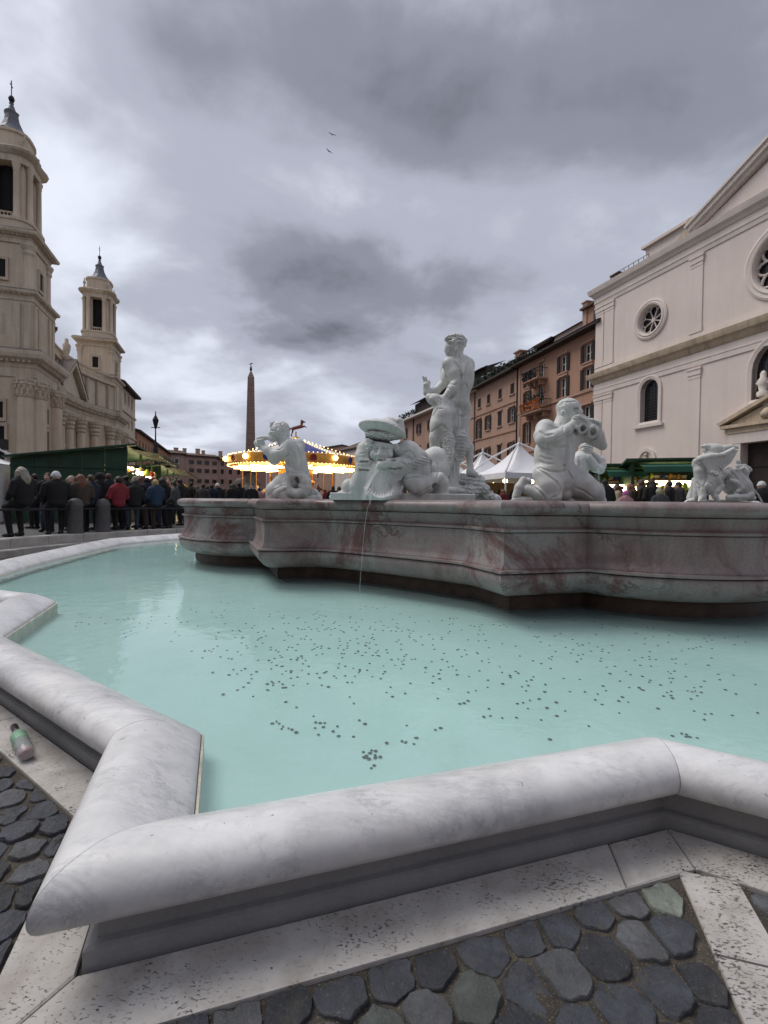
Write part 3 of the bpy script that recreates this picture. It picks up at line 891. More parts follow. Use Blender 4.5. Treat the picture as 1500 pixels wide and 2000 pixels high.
tag(rest_.build('outlying_cobbles', M_COB[0], sunken), kind='stuff')

# ------------------------------------------------------------------ coins on the basin floor
M_COIN = surf('tarnished_coin', (0.016, 0.022, 0.022), 0.45, 0.3, 30, 0.1, 80, 0.001, metal=0.4)
cm = MB(); cm.lathe([(0.0105, 0.0), (0.0118, 0.0006), (0.0118, 0.0018), (0.0105, 0.0024), (0.0085, 0.0019)], n=12)
coin_me = cm.mesh('coin'); coin_me.materials.append(M_COIN)
zf = 0.0855
M_COIN2 = surf('brown_coin', (0.05, 0.038, 0.025), 0.45, 0.3, 30, 0.1, 80, 0.001, metal=0.5); M_COIN3 = surf('grey_coin', (0.05, 0.06, 0.058), 0.4, 0.3, 30, 0.1, 80, 0.001, metal=0.5)
def with_coin(o):
    o.material_slots[0].link = 'OBJECT'; o.material_slots[0].material = rk.choice((M_COIN, M_COIN, M_COIN, M_COIN2, M_COIN3))
clus = [(1, 720, 1480, 25, 22, 14), (1, 610, 1420, 90, 22, 22), (1, 560, 1330, 90, 30, 22), (1, 640, 1270, 160, 50, 45), (1, 760, 1300, 180, 50, 45), (1, 800, 1450, 40, 8, 7), (1, 480, 1330, 70, 25, 12),
        (1, 950, 1390, 220, 60, 30), (1, 1150, 1350, 200, 70, 30), (1, 1350, 1330, 160, 80, 40), (1, 1000, 1260, 280, 60, 45), (1, 1300, 1250, 180, 40, 30), (1, 620, 1215, 150, 35, 40), (1, 250, 1220, 110, 22, 20),
        (1, 440, 1260, 90, 30, 20), (1, 400, 1190, 120, 25, 15), (1, 860, 1230, 200, 40, 30), (1, 700, 1240, 240, 50, 90), (1, 1100, 1290, 300, 70, 60), (1, 520, 1290, 120, 45, 30), (1, 1355, 1438, 30, 8, 6)]
rk = random.Random(21); cp = []
for _, u, v, su, sv, nn_ in clus:
    for k in range(nn_):
        p = onz(rk.gauss(u, su * 0.55), rk.gauss(v, sv * 0.55), zf)
        if inside(off_edge(-0.06), p[:2]) and not inside(offset_poly(outl, 0.06), p[:2]): cp.append(p)
cp.sort(key=lambda p: p[1])
for k, p in enumerate(cp[:296]):
    o = link('coin', coin_me, None, None, (p[0], p[1], zf + rk.uniform(0, 0.004)), rk.uniform(0, 6.28))
    s_ = rk.choice((0.58, 0.66, 0.74, 0.82, 0.95)) * rk.uniform(0.95, 1.05); o.scale = (s_, s_, 1.2); with_coin(o)
    tag(o, 'small dark coin lying under water on the turquoise basin floor', 'coin', 'coins thrown into the basin')
if len(cp) > 296:
    mb = MB()
    for p in cp[296:]: mb.lathe([(0.0095, zf), (0.0095, zf + 0.0025), (0.007, zf + 0.0025)], p[0], p[1], n=8)
    tag(mb.build('far_coins', M_COIN), 'dark specks of coins on the farther basin floor', 'coins', kind='stuff')
# ------------------------------------------------------------------ statues: sculpted as blended volumes, laid out from reference views
class Sculpt:
    """reference view: origin (ox, oy) and scale of a detail of the photograph, depth y0 of the figure; keeps true size in metres"""
    def __init__(s, ox, oy, sc, y0, vox=1.3, k=4.0):
        s.ox, s.oy, s.sc, s.y0 = ox, oy, sc, y0
        s.m = y0 / F_PX / sc                       # metres per reference pixel
        s.o = aty(ox, oy, y0)
        s.S = SDF(vox * y0 / F_PX, k * y0 / F_PX)
        s.ru = random.Random(int(ox))
    def p(s, x, y, d=0.0):
        """d in reference pixels, away from the viewer"""
        return aty(s.ox + x / s.sc, s.oy + y / s.sc, s.y0 + d * s.m)
    def cap(s, a, b, r1, r2=None, **kw):
        kw = s.kk(kw); s.S.cap(s.p(*a), s.p(*b), r1 * s.m, (r1 if r2 is None else r2) * s.m, **kw); return s
    def path(s, pts, rr, **kw):
        for i in range(len(pts) - 1): s.cap(pts[i], pts[i + 1], rr[i], rr[i + 1], **kw)
        return s
    def ell(s, c, r, **kw):
        kw = s.kk(kw); r = r if hasattr(r, '__len__') else (r, r, r)
        s.S.ell(s.p(*c), tuple(x * s.m for x in r), **kw); return s
    def tor(s, c, R, r, nrm=(0, 1, 0), **kw):
        kw = s.kk(kw); s.S.torus(s.p(*c), R * s.m, r * s.m, nrm=nrm, **kw); return s
    def kk(s, kw):
        kw = dict(kw)
        if 'k' in kw: kw['k'] = kw['k'] * s.m
        return kw
    def bumps(s, amp, wl):
        """knobbly surface: curls, weed, rough rock"""
        a, w = amp * s.m, 2 * PI / (wl * s.m)
        def f(p):
            x, y, z = p[..., 0] * w, p[..., 1] * w, p[..., 2] * w
            return a * np.sin(x + 1.3 * np.sin(0.7 * z + 0.5)) * np.sin(z * 1.1 + 1.1 * np.sin(0.8 * x)) * np.cos(0.8 * y)
        return (f, a)
    def stripes(s, amp, wl, dirx, dirz):
        a, w = amp * s.m, 2 * PI / (wl * s.m)
        def f(p):
            return a * np.sin((p[..., 0] * dirx + p[..., 2] * dirz) * w)
        return (f, a)
    def fan(s, amp, n, c):
        """flutes radiating from a point"""
        cc = s.p(*c); a = amp * s.m
        def f(p):
            return a * np.cos(n * np.arctan2(p[..., 0] - cc[0], -(p[..., 2] - cc[2]) + 1e-6))
        return (f, a)
    def onsurf(s, x, y):
        """depth (reference pixels) at which the sculpture is first met behind this spot"""
        dd = np.arange(-420.0, 420.0, 5.0); pts = np.array([s.p(x, y, d) for d in dd]); a = np.full(len(dd), 9.0)
        for f, l, h, k, sub, disp in s.S.pr:
            if (pts.max(0) < l - k).any() or (pts.min(0) > h + k).any(): continue
            d = f(pts)
            k = max(k, 1e-6)
            if sub: hh = np.clip(0.5 - 0.5 * (a + d) / k, 0, 1); a = a * (1 - hh) - d * hh + k * hh * (1 - hh)
            else: hh = np.clip(0.5 + 0.5 * (d - a) / k, 0, 1); a = d * (1 - hh) + a * hh - k * hh * (1 - hh)
        ins = np.where(a < 0)[0]
        return float(dd[ins[0]]) if len(ins) else None
    def fine(s, pts, m=5):
        out = []
        for i in range(len(pts) - 1):
            for k in range(m): t_ = k / m; out.append((pts[i][0] * (1 - t_) + pts[i + 1][0] * t_, pts[i][1] * (1 - t_) + pts[i + 1][1] * t_))
        return out + [pts[-1]]
    def groove(s, pts, r, depth, k=None, m=4):
        """carved line that follows the surface, fading in and out at its ends"""
        depth *= 1.3; r *= 0.9; q = s.fine(pts, m); n = len(q); dep = [s.onsurf(*p) for p in q]
        P_ = [(p[0], p[1], d - r + depth * min(1.0, 0.35 + 2.2 * min(i, n - 1 - i) / max(1, n - 1))) if d is not None else None for i, (p, d) in enumerate(zip(q, dep))]
        for a, b in zip(P_, P_[1:]):
            if a is None or b is None or abs(a[2] - b[2]) > 60: continue
            s.cap(a, b, r, r, sub=True, k=(r * 0.4 if k is None else k))
        return s
    def ridge(s, pts, r, height, k=None, m=3):
        """raised roll that follows the surface"""
        q = s.fine(pts, m); dep = [s.onsurf(*p) for p in q]
        P_ = [(p[0], p[1], d + r - height) if d is not None else None for p, d in zip(q, dep)]
        for a, b in zip(P_, P_[1:]):
            if a is None or b is None or abs(a[2] - b[2]) > 60: continue
            s.cap(a, b, r, r, k=(r * 0.8 if k is None else k))
        return s
    def build(s, name, zmin, base, label, cat, material=None):
        me = s.S.mesh(name, zmin)
        V = np.empty(len(me.vertices) * 3, np.float32); me.vertices.foreach_get('co', V)
        V = V.reshape(-1, 3) - np.array(base, np.float32); me.vertices.foreach_set('co', V.ravel().astype(np.float32)); me.update()
        return tag(link(name, me, material or M_STAT, None, base), label, cat)
ZL = 1.343                                   # top of the inner basin's lip

# --- triton kneeling at the left, seen from behind, shell at his mouth
t = Sculpt(490, 810, 9.375, 7.55, 1.05, 2.3)
t.ell((520, 285, 0), (150, 150, 158))
t.ell((560, 260, 10), (150, 150, 140), disp=t.bumps(14, 95))
t.cap((400, 165, -20), (370, 205, -20), 50, 30, disp=t.bumps(12, 70))
t.cap((600, 330, 0), (660, 365, 20), 80, 55, disp=t.bumps(12, 80))
t.ell((425, 330, -10), (90, 95, 90)); t.ell((400, 430, -20), (80, 80, 75), disp=t.bumps(10, 60)); t.cap((350, 330, -10), (335, 365, -10), 22, 28)
t.ell((345, 275, -60), (32, 30, 22), sub=True, k=14); t.ell((505, 300, -150), (34, 26, 44)); 
t.cap((560, 430, 10), (640, 560, 20), 100, 125)
t.ell((690, 590, -20), (150, 150, 150))
t.path([(690, 560, -90), (580, 690, -150), (430, 735, -150)], [115, 112, 92], k=24)
t.path([(430, 735, -150), (310, 660, -110), (215, 590, -50)], [92, 84, 62], k=20)
t.ell((180, 540, -30), (82, 80, 92)); t.ell((150, 440, -10), (52, 50, 50))
for q in range(4): t.cap((130 + q * 6, 470 + 42 * q, -90 + 10 * q), (225 + q * 4, 455 + 42 * q, -105), 24, 20, k=8)
t.cap((210, 430, 0), (320, 420, -10), 52, 36); t.cap((120, 520, 0), (235, 600, 0), 66, 50)
t.path([(640, 620, 130), (430, 830, 150), (330, 690, 80)], [110, 95, 70])
t.path([(760, 640, 0), (800, 760, 0), (850, 900, 0), (880, 1010, 0), (890, 1120, 0)], [205, 195, 178, 168, 190], k=40)
t.ell((880, 560, 20), (110, 150, 130)); t.ell((890, 640, -110), (75, 60, 95), k=40)
t.cap((900, 560, -205), (950, 960, -212), 14, 12, sub=True, k=44)
t.cap((640, 930, -150), (700, 1030, -160), 30, 60, k=40)
t.path([(820, 1180, 20), (600, 1280, 0), (450, 1400, 0), (440, 1520, 0)], [190, 190, 175, 160], k=40)
t.path([(860, 1200, 120), (640, 1330, 150), (500, 1500, 150)], [170, 170, 160], k=40)
t.cap((560, 1420, -120), (690, 1560, -130), 150, 110, k=30)
t.path([(660, 1250, -150), (655, 1340, -180), (720, 1420, -190), (840, 1455, -190), (960, 1420, -180), (1010, 1340, -160), (1000, 1230, -150), (930, 1140, -150), (820, 1110, -150), (740, 1130, -150), (690, 1190, -150)],
       [80, 88, 92, 96, 100, 105, 105, 96, 84, 78, 76], k=14)
t.cap((960, 1330, -210), (900, 1300, -200), 60, 40, k=12)
t.ell((850, 1195, -180), (42, 120, 62), sub=True, k=10); t.cap((880, 1310, -270), (1000, 1290, -270), 15, 10, sub=True, k=10)
t.cap((700, 1540, -160), (1240, 1540, -80), 60, 70, k=16, disp=t.bumps(10, 120)); t.path([(1000, 1470, -60), (1160, 1420, -40), (1230, 1490, -30)], [60, 60, 66], k=10, disp=t.bumps(14, 110))
t.cap((420, 1560, 0), (1200, 1580, 60), 120, 120, k=20)
t.groove([(800, 500), (860, 640), (905, 800), (930, 980)], 24, 9); t.groove([(560, 815), (680, 740), (770, 620)], 20, 13); t.groove([(720, 1075), (860, 1055), (1000, 1075)], 18, 11)
t.groove([(700, 640), (790, 720), (800, 800)], 22, 8); t.groove([(440, 640), (520, 640), (590, 590)], 18, 7); t.groove([(660, 1090), (640, 1180), (600, 1250)], 20, 12); t.groove([(330, 1480), (420, 1370), (560, 1300), (640, 1290)], 22, 9); t.groove([(480, 1540), (520, 1440), (640, 1380)], 20, 9)
t.groove([(330, 290), (385, 285), (420, 295)], 16, 14); t.groove([(345, 405), (400, 390), (440, 400)], 12, 8); t.groove([(465, 215), (470, 300), (455, 380)], 13, 8); t.groove([(540, 190), (590, 240), (580, 300)], 13, 9); t.groove([(520, 330), (580, 300), (640, 330)], 13, 9); t.groove([(600, 180), (650, 250), (670, 330)], 13, 8); t.groove([(430, 180), (500, 170), (570, 150)], 12, 8); t.groove([(370, 440), (420, 460), (470, 450)], 11, 7); t.groove([(390, 480), (440, 490)], 11, 7)
t.build('triton_statue', ZL - 0.01, aty(563, 975, 7.55) * [1, 1, 0] + [0, 0, ZL - 0.01], 'white marble triton kneeling with his back turned, coiled tail, blowing a shell', 'statue')

# --- mask under a broad hat between two dolphins, spouting over a shell
t = Sculpt(640, 780, 5.769, 6.25, 1.0, 1.9)
t.S.box(t.p(25, 1138, -80) * [1, 1, 0] + [0, 0, ZL - 0.02], t.p(1560, 1078, 520), 0.012, k=0.01)
t.ell((615, 560, 0), (135, 130, 185)); t.ell((605, 650, -60), (92, 80, 75)); t.ell((600, 690, -90), (60, 50, 40), k=16)
t.cap((590, 560, -125), (580, 625, -165), 18, 30, k=12); t.cap((545, 628, -135), (612, 628, -140), 17, 17, k=10)
for ex in (530, 655):
    t.ell((ex, 548, -125), (44, 46, 24), sub=True, k=16); t.ell((ex, 552, -98), (30, 26, 18), k=6)
    t.cap((ex - 40, 520, -112), (ex + 40, 518, -114), 12, 12, k=20)
t.ell((520, 620, -90), (42, 40, 48), k=20); t.ell((690, 620, -80), (46, 40, 50), k=20)
t.ell((598, 686, -140), (44, 60, 15), sub=True, k=6); t.cap((560, 668, -140), (640, 666, -136), 12, 12, k=8); t.cap((565, 704, -136), (632, 704, -132), 14, 14, k=8)
t.ell((600, 425, -10), (180, 155, 55), disp=t.bumps(9, 60), k=10)
t.cap((480, 440, -80), (470, 560, -60), 42, 30, disp=t.bumps(12, 60)); t.cap((740, 450, -60), (760, 560, -30), 46, 40, disp=t.bumps(12, 60))
t.ell((612, 345, 0), (272, 250, 62), rot=-0.22, k=8, tilt=-0.18); t.ell((600, 430, -70), (215, 160, 55), rot=-0.2, sub=True, k=12)
t.ell((600, 412, -20), (182, 150, 46), rot=-0.12, disp=t.bumps(13, 58), k=8)
t.ell((640, 300, 20), (190, 170, 72), rot=-0.2); t.path([(700, 310, 60), (780, 270, 90), (800, 225, 100)], [120, 70, 26]); t.cap((800, 260, 60), (850, 420, 20), 60, 32)
# left dolphin
t.path([(470, 505, 60), (420, 560, 20), (400, 650, 0), (405, 780, -20), (370, 900, -10), (330, 990, 0)], [60, 85, 92, 88, 92, 110], k=30)
t.cap((385, 690, -70), (470, 700, -90), 40, 30); t.cap((385, 785, -60), (470, 800, -80), 40, 34)
t.cap((370, 700, -110), (450, 705, -120), 12, 12, sub=True, k=8); t.cap((370, 795, -105), (450, 800, -115), 12, 12, sub=True, k=8); t.tor((455, 870, -60), 44, 16, (0.3, 1, 0), k=8)
t.ell((240, 985, 10), (82, 80, 92)); t.ell((300, 1010, 40), (130, 100, 90)); t.path([(190, 1060, 0), (110, 1085, -30), (40, 1100, -40)], [38, 34, 24]); t.cap((110, 1070, 0), (170, 1050, 0), 22, 30)
# right dolphin: head, ribbed body, coiled tail
t.ell((890, 600, 60), (165, 130, 135)); t.path([(900, 610, 40), (1010, 690, 60), (1020, 800, 40), (960, 910, 0)], [140, 130, 130, 125], k=30)
t.path([(960, 920, -20), (1020, 985, -30), (1110, 960, -30), (1190, 900, -20), (1260, 885, 0), (1300, 940, 10), (1300, 1060, 20)], [125, 112, 92, 72, 62, 66, 62], k=20)
t.ell((1195, 975, -30), (38, 120, 30), rot=0.7, sub=True, k=10)
t.path([(590, 745, -150), (680, 725, -150), (790, 740, -110), (880, 740, -40)], [42, 58, 80, 96], k=16); t.cap((700, 800, -150), (830, 820, -90), 36, 46)
t.cap((690, 778, -215), (830, 775, -180), 11, 14, sub=True, k=8); t.ell((735, 690, -185), (26, 24, 14), sub=True, k=8); t.cap((690, 690, -180), (760, 676, -170), 14, 14, k=8)
t.tor((785, 860, -110), 48, 17, (0, 1, 0), k=6); t.tor((785, 860, -118), 20, 12, (0, 1, 0), k=5); t.ell((785, 860, -95), (58, 30, 58), k=8)
t.path([(850, 780, -80), (960, 750, -60), (1080, 700, -30)], [40, 62, 56], k=20, disp=t.stripes(10, 34, 0.25, 1.0))
t.path([(830, 830, -80), (960, 800, -60), (1060, 800, -20)], [36, 50, 50], k=20, disp=t.stripes(10, 34, 0.2, 1.0))
# scallop shell
t.cap((650, 790, -40), (620, 1040, -60), 115, 212, k=8)
t.ell((600, 905, -330), (200, 190, 205), sub=True, k=6)
t.path([(425, 1000, -120), (455, 1080, -165), (555, 1116, -185), (680, 1120, -175), (800, 1070, -140), (842, 980, -90)], [18, 24, 26, 28, 28, 20], k=10, disp=t.bumps(8, 60))
for q in range(12):
    f_ = q / 11; t.groove([(585 + 130 * f_, 815), (520 + 230 * f_, 930 + 30 * math.sin(f_ * PI)), (452 + 360 * f_, 1030 + 62 * math.sin(f_ * PI))], 12, 13, m=4)
# finned back of the group, further in
t.path([(1130, 690, 260), (1210, 670, 260), (1230, 800, 240), (1180, 950, 220)], [120, 140, 145, 130], k=20, disp=t.stripes(2.0, 34, 1.0, 0.5))
t.path([(600, 900, 120), (600, 1080, 120)], [280, 300], k=20)
t.groove([(505, 548), (530, 560), (560, 552)], 9, 8); t.groove([(632, 552), (655, 562), (688, 550)], 9, 8); t.groove([(500, 530), (530, 518), (562, 530)], 9, 7); t.groove([(630, 530), (660, 518), (692, 530)], 9, 7); t.groove([(548, 634), (562, 634)], 8, 12); t.groove([(598, 634), (612, 634)], 8, 12); t.groove([(562, 686), (598, 682), (638, 686)], 13, 22); t.groove([(540, 645), (530, 690)], 9, 7); t.groove([(632, 645), (648, 690)], 9, 7)
t.groove([(365, 345), (500, 385), (680, 420), (850, 452)], 10, 10); t.groove([(430, 300), (520, 265), (640, 262), (760, 300)], 10, 4); t.groove([(700, 330), (760, 290), (800, 250)], 10, 8); t.groove([(745, 350), (800, 310), (830, 330)], 10, 8)
for q in range(15): t.groove([(440 + 22 * q, 395 + 3 * q), (452 + 22 * q, 420 + 2 * q), (436 + 22 * q, 445 + 2 * q)], 8, 10, m=3)
t.groove([(365, 705), (410, 695), (460, 700)], 13, 18); t.groove([(362, 795), (410, 790), (465, 802)], 13, 18); t.groove([(345, 745), (400, 750), (450, 748)], 10, 8); t.groove([(360, 610), (420, 600), (470, 610)], 10, 7)
t.groove([(690, 776), (760, 778), (838, 772)], 14, 20); t.groove([(560, 770), (620, 780), (690, 776)], 9, 9); t.groove([(720, 690), (745, 682), (765, 692)], 9, 14); t.groove([(790, 690), (860, 720), (900, 760)], 12, 10); t.groove([(740, 655), (800, 640), (860, 600), (910, 575), (960, 610), (985, 660)], 13, 9); t.groove([(790, 690), (850, 660), (920, 660), (985, 700)], 12, 8)
for q in range(7): t.groove([(868, 745 + 15 * q), (960, 715 + 20 * q), (1075, 690 + 27 * q)], 9, 8)
t.groove([(870, 905), (950, 880), (1060, 880)], 16, 12); t.groove([(1090, 620), (1160, 700), (1150, 850)], 16, 12); t.groove([(1235, 700), (1250, 820), (1230, 900)], 12, 8); t.groove([(1000, 1080), (1120, 1010), (1200, 960)], 10, 6); t.groove([(740, 560), (760, 650), (745, 700)], 14, 12); t.groove([(480, 560), (470, 650), (500, 720)], 14, 12)
t.build('mask_fountain_sculpture', ZL - 0.01, aty(750, 980, 6.25) * [1, 1, 0] + [0, 0, ZL - 0.01], 'marble mask in a wide hat between two dolphins, spouting water above a shell', 'statue')

# --- the tall standing figure with a fish between his legs
t = Sculpt(820, 640, 5.886, 7.9, 1.1, 2.1)
t.ell((415, 190, 0), (102, 108, 112)); t.ell((420, 170, 10), (116, 112, 100), disp=t.bumps(9, 80)); t.cap((310, 130, -40), (400, 100, -60), 28, 34, disp=t.bumps(10, 50)); t.cap((430, 110, -60), (515, 145, -30), 34, 28, disp=t.bumps(10, 50))
t.cap((440, 160, -100), (500, 160, -80), 14, 16, k=8); t.cap((330, 160, -80), (400, 150, -105), 14, 14, k=8); t.ell((350, 225, -20), (62, 70, 70)); t.cap((305, 235, -10), (297, 262, -10), 14, 17, k=10); t.ell((335, 285, -10), (42, 50, 44), disp=t.bumps(8, 36)); t.ell((420, 245, -92), (18, 14, 30), k=6)
t.cap((420, 260, 5), (415, 350, 10), 78, 84, k=24)
t.ell((455, 470, 10), (170, 110, 165)); t.ell((345, 420, -20), (80, 80, 80)); t.ell((560, 435, 10), (72, 85, 85)); t.ell((530, 480, -70), (72, 46, 92), k=30); t.ell((400, 480, -78), (60, 40, 90), k=30)
t.path([(465, 560, 0), (470, 650, 0), (455, 740, 0), (455, 840, 0)], [142, 122, 108, 116], k=36); t.ell((560, 580, 0), (62, 80, 130), k=30)
t.cap((478, 380, -140), (476, 560, -152), 16, 18, sub=True, k=46); t.cap((476, 560, -152), (466, 800, -134), 18, 14, sub=True, k=46)
t.ell((505, 890, -30), (72, 90, 92)); t.ell((395, 880, -30), (80, 90, 92)); t.cap((452, 860, -120), (440, 980, -110), 12, 8, sub=True, k=18)
t.path([(335, 420, -40), (395, 520, -70), (445, 612, -80)], [80, 72, 58], k=20); t.path([(445, 615, -80), (370, 705, -90), (300, 790, -90)], [62, 56, 38], k=16); t.ell((278, 815, -90), (40, 36, 46))
for q in range(4): t.cap((262 + 14 * q, 830, -115), (240 + 16 * q, 880, -110), 15, 12, k=5)
t.ell((300, 560, 60), (60, 80, 110)); t.path([(300, 470, 90), (290, 620, 100), (200, 715, 60), (110, 745, 40)], [64, 58, 46, 36], k=16)
t.ell((85, 745, 40), (44, 34, 46)); t.path([(80, 740, 40), (78, 660, 40)], [42, 40]); 
for a, b in (((62, 640, 40), (36, 562, 40)), ((80, 632, 35), (66, 572, 30)), ((96, 636, 40), (108, 612, 40)), ((100, 660, 44), (116, 632, 50)), ((55, 690, 30), (52, 652, 15))): t.cap(a, b, 18, 11, k=6)
# fish held in front of him
t.ell((170, 825, -40), (90, 80, 62)); t.path([(110, 800, -50), (170, 830, -60), (240, 860, -60), (250, 930, -60)], [44, 66, 76, 80], k=16); t.ell((130, 815, -110), (18, 12, 16), k=4); t.cap((90, 850, -90), (150, 875, -110), 8, 8, sub=True, k=6)
t.path([(255, 920, -60), (270, 1010, -60), (250, 1120, -60), (200, 1260, -40), (190, 1400, -20)], [88, 128, 132, 88, 70], k=24); t.path([(330, 900, -40), (385, 1000, -60), (390, 1120, -60), (400, 1200, -40)], [80, 82, 76, 50], k=20)
# legs
t.path([(500, 930, 0), (495, 1060, 0), (492, 1200, 0), (520, 1290, 0), (560, 1380, 0), (572, 1480, 0), (575, 1590, 0)], [92, 82, 70, 62, 58, 44, 34], k=20); t.ell((505, 1320, -30), (44, 50, 80), k=20)
t.path([(575, 1590, 0), (580, 1660, -20), (640, 1690, -60)], [38, 46, 34]); t.path([(190, 1330, 0), (175, 1420, 40), (220, 1560, 60)], [80, 66, 50])
# weed-grown, scaly tail and its fin
t.path([(250, 1170, -80), (300, 1190, -110), (330, 1300, -120), (330, 1420, -120), (310, 1560, -110), (290, 1640, -100)], [60, 70, 72, 68, 62, 66], k=14, disp=t.bumps(17, 52)); t.path([(330, 1240, -150), (350, 1440, -160), (320, 1600, -150), (280, 1650, -140)], [44, 44, 44, 52], k=8, disp=t.bumps(16, 40))
t.path([(470, 1260, -60), (470, 1380, -60), (440, 1500, -50)], [80, 86, 62], k=16, disp=t.stripes(5, 38, 0.1, 1.0)); t.path([(400, 1480, -40), (390, 1640, -40), (390, 1800, -40)], [76, 62, 60]); t.path([(330, 1640, -40), (350, 1760, -60), (360, 1880, -40)], [48, 40, 50])
# rock
for c, r in (((480, 1740, 0), 90), ((600, 1790, 0), 110), ((700, 1860, -20), 105), ((560, 1890, -60), 120), ((780, 1930, -20), 80), ((430, 1880, -20), 110), ((640, 1760, 60), 110), ((870, 1975, 0), 60)):
    t.ell(c, (r, r, r * 0.75), k=14, disp=t.bumps(13, 74))
t.cap((320, 1860, -150), (480, 1880, -150), 34, 40, k=8); t.cap((330, 1890, -140), (500, 1900, -140), 30, 30, k=8)
t.cap((300, 1960, 60), (860, 1990, 60), 90, 80, k=20)
t.groove([(452, 330), (470, 450), (480, 560), (475, 680), (455, 780), (450, 850)], 18, 8, m=5); t.groove([(400, 385), (445, 455), (470, 545), (484, 625)], 15, 12); t.groove([(570, 400), (545, 470), (525, 545)], 16, 6); t.groove([(520, 640), (560, 700), (545, 770)], 16, 5); t.groove([(455, 860), (440, 940), (432, 1005)], 13, 14); t.groove([(445, 1005), (495, 1022), (545, 1000)], 13, 9)
t.groove([(400, 850), (430, 960), (442, 1080), (425, 1200)], 15, 16, m=5); t.groove([(455, 1205), (520, 1220)], 12, 8); t.groove([(545, 1260), (535, 1380), (545, 1480)], 12, 7); t.groove([(330, 640), (400, 660), (430, 640)], 11, 6); t.groove([(280, 700), (320, 690), (350, 720)], 11, 7)
t.groove([(315, 155), (350, 135), (400, 160)], 10, 9); t.groove([(410, 150), (450, 130), (510, 150)], 10, 9); t.groove([(330, 105), (380, 95), (420, 110)], 10, 8); t.groove([(440, 95), (490, 105), (520, 130)], 10, 8); t.groove([(330, 190), (390, 200)], 10, 6); t.groove([(430, 190), (500, 200)], 10, 6); t.groove([(360, 250), (370, 320)], 11, 6); t.groove([(300, 290), (340, 300)], 8, 8)
for q in range(11): t.groove([(415, 1262 + 25 * q), (470, 1256 + 25 * q), (535, 1270 + 25 * q)], 8, 7)
t.groove([(205, 1150), (260, 1120), (330, 1180)], 13, 10); t.groove([(150, 1010), (200, 930), (260, 930)], 12, 8); t.groove([(120, 840), (160, 860), (200, 900)], 10, 10); t.groove([(215, 800), (250, 830), (250, 880)], 10, 9); t.groove([(130, 1200), (200, 1150), (230, 1190), (210, 1360)], 14, 12); t.groove([(380, 1480), (420, 1560), (410, 1700)], 14, 12)
for yy in (1700, 1750, 1800, 1850, 1900): t.groove([(470, yy), (600, yy + 12), (760, yy + 24)], 10, 10, m=5)
t.build('standing_figure_statue', ZL - 0.05, aty(888, 980, 7.9) * [1, 1, 0] + [0, 0, ZL - 0.05], 'tall standing nude marble man seen from behind, holding a big fish on a rock', 'statue')

# --- triton kneeling at the right, blowing two horns
t = Sculpt(990, 760, 6.25, 5.55, 0.95, 2.0)
t.ell((750, 255, 0), (132, 135, 135)); t.ell((745, 225, 5), (138, 138, 112), disp=t.bumps(7, 44)); t.ell((830, 290, -30), (82, 95, 92)); t.cap((890, 205, -40), (820, 205, -110), 20, 18, k=14); t.path([(880, 225, -30), (905, 275, -35)], [20, 26], k=10)
t.ell((848, 240, -122), (30, 26, 14), sub=True, k=16); t.ell((690, 295, -125), (30, 20, 42), k=8); t.ell((690, 298, -142), (12, 12, 18), sub=True, k=5); t.cap((800, 330, -100), (880, 350, -60), 36, 34, k=16); t.ell((830, 380, -40), (66, 60, 56))
t.cap((720, 340, 10), (690, 470, 20), 108, 130, k=30)
t.ell((470, 490, 0), (118, 130, 118)); t.ell((560, 540, 0), (190, 150, 130)); t.ell((640, 620, 10), (245, 170, 190)); t.ell((810, 570, 40), (140, 140, 130)); t.ell((700, 600, -120), (140, 70, 110), k=40)
t.path([(600, 760, 10), (580, 880, 10), (590, 1000, 10), (620, 1090, 20)], [222, 212, 215, 235], k=40); t.ell((450, 800, 0), (110, 150, 190), k=40)
t.cap((735, 680, -216), (700, 1010, -232), 13, 13, sub=True, k=44); t.cap((400, 960, -190), (640, 1020, -236), 12, 12, sub=True, k=36); t.cap((500, 710, -196), (700, 700, -214), 10, 10, sub=True, k=34)
t.path([(470, 480, -40), (430, 570, -90), (440, 620, -120)], [108, 96, 88], k=20); t.path([(440, 610, -125), (600, 575, -170), (730, 500, -180), (810, 430, -170)], [88, 80, 64, 52], k=16)
t.ell((850, 400, -150), (72, 60, 70))
for q in range(4): t.path([(830 + 26 * q, 345 + 6 * q, -190), (880 + 28 * q, 335 + 14 * q, -215), (925 + 18 * q, 375 + 16 * q, -205)], [25, 24, 19], k=6)
t.cap((800, 430, -190), (860, 470, -215), 30, 24, k=8)
t.path([(855, 335, -100), (890, 410, -130), (925, 465, -150)], [30, 52, 72], k=8); t.tor((928, 470, -175), 52, 24, (0.35, -0.8, -0.35), k=5); t.ell((925, 478, -190), (34, 130, 38), sub=True, k=3)
t.path([(910, 330, -40), (980, 420, -70), (1050, 505, -90)], [32, 56, 74], k=8); t.tor((1050, 515, -112), 58, 25, (0.35, -0.8, -0.35), k=5); t.ell((1045, 523, -130), (38, 130, 44), sub=True, k=3)
t.ell((1060, 440, -60), (82, 60, 78))
for q in range(4): t.path([(990 + 34 * q, 375 + 6 * q, -90), (1040 + 30 * q, 380 + 12 * q, -120), (1075 + 22 * q, 425 + 12 * q, -115)], [25, 24, 18], k=6)
t.path([(1085, 470, -20), (1120, 560, 0), (1165, 690, 30)], [58, 66, 54], k=10); t.path([(850, 545, 70), (990, 595, 80), (1165, 692, 40)], [100, 66, 54], k=12)
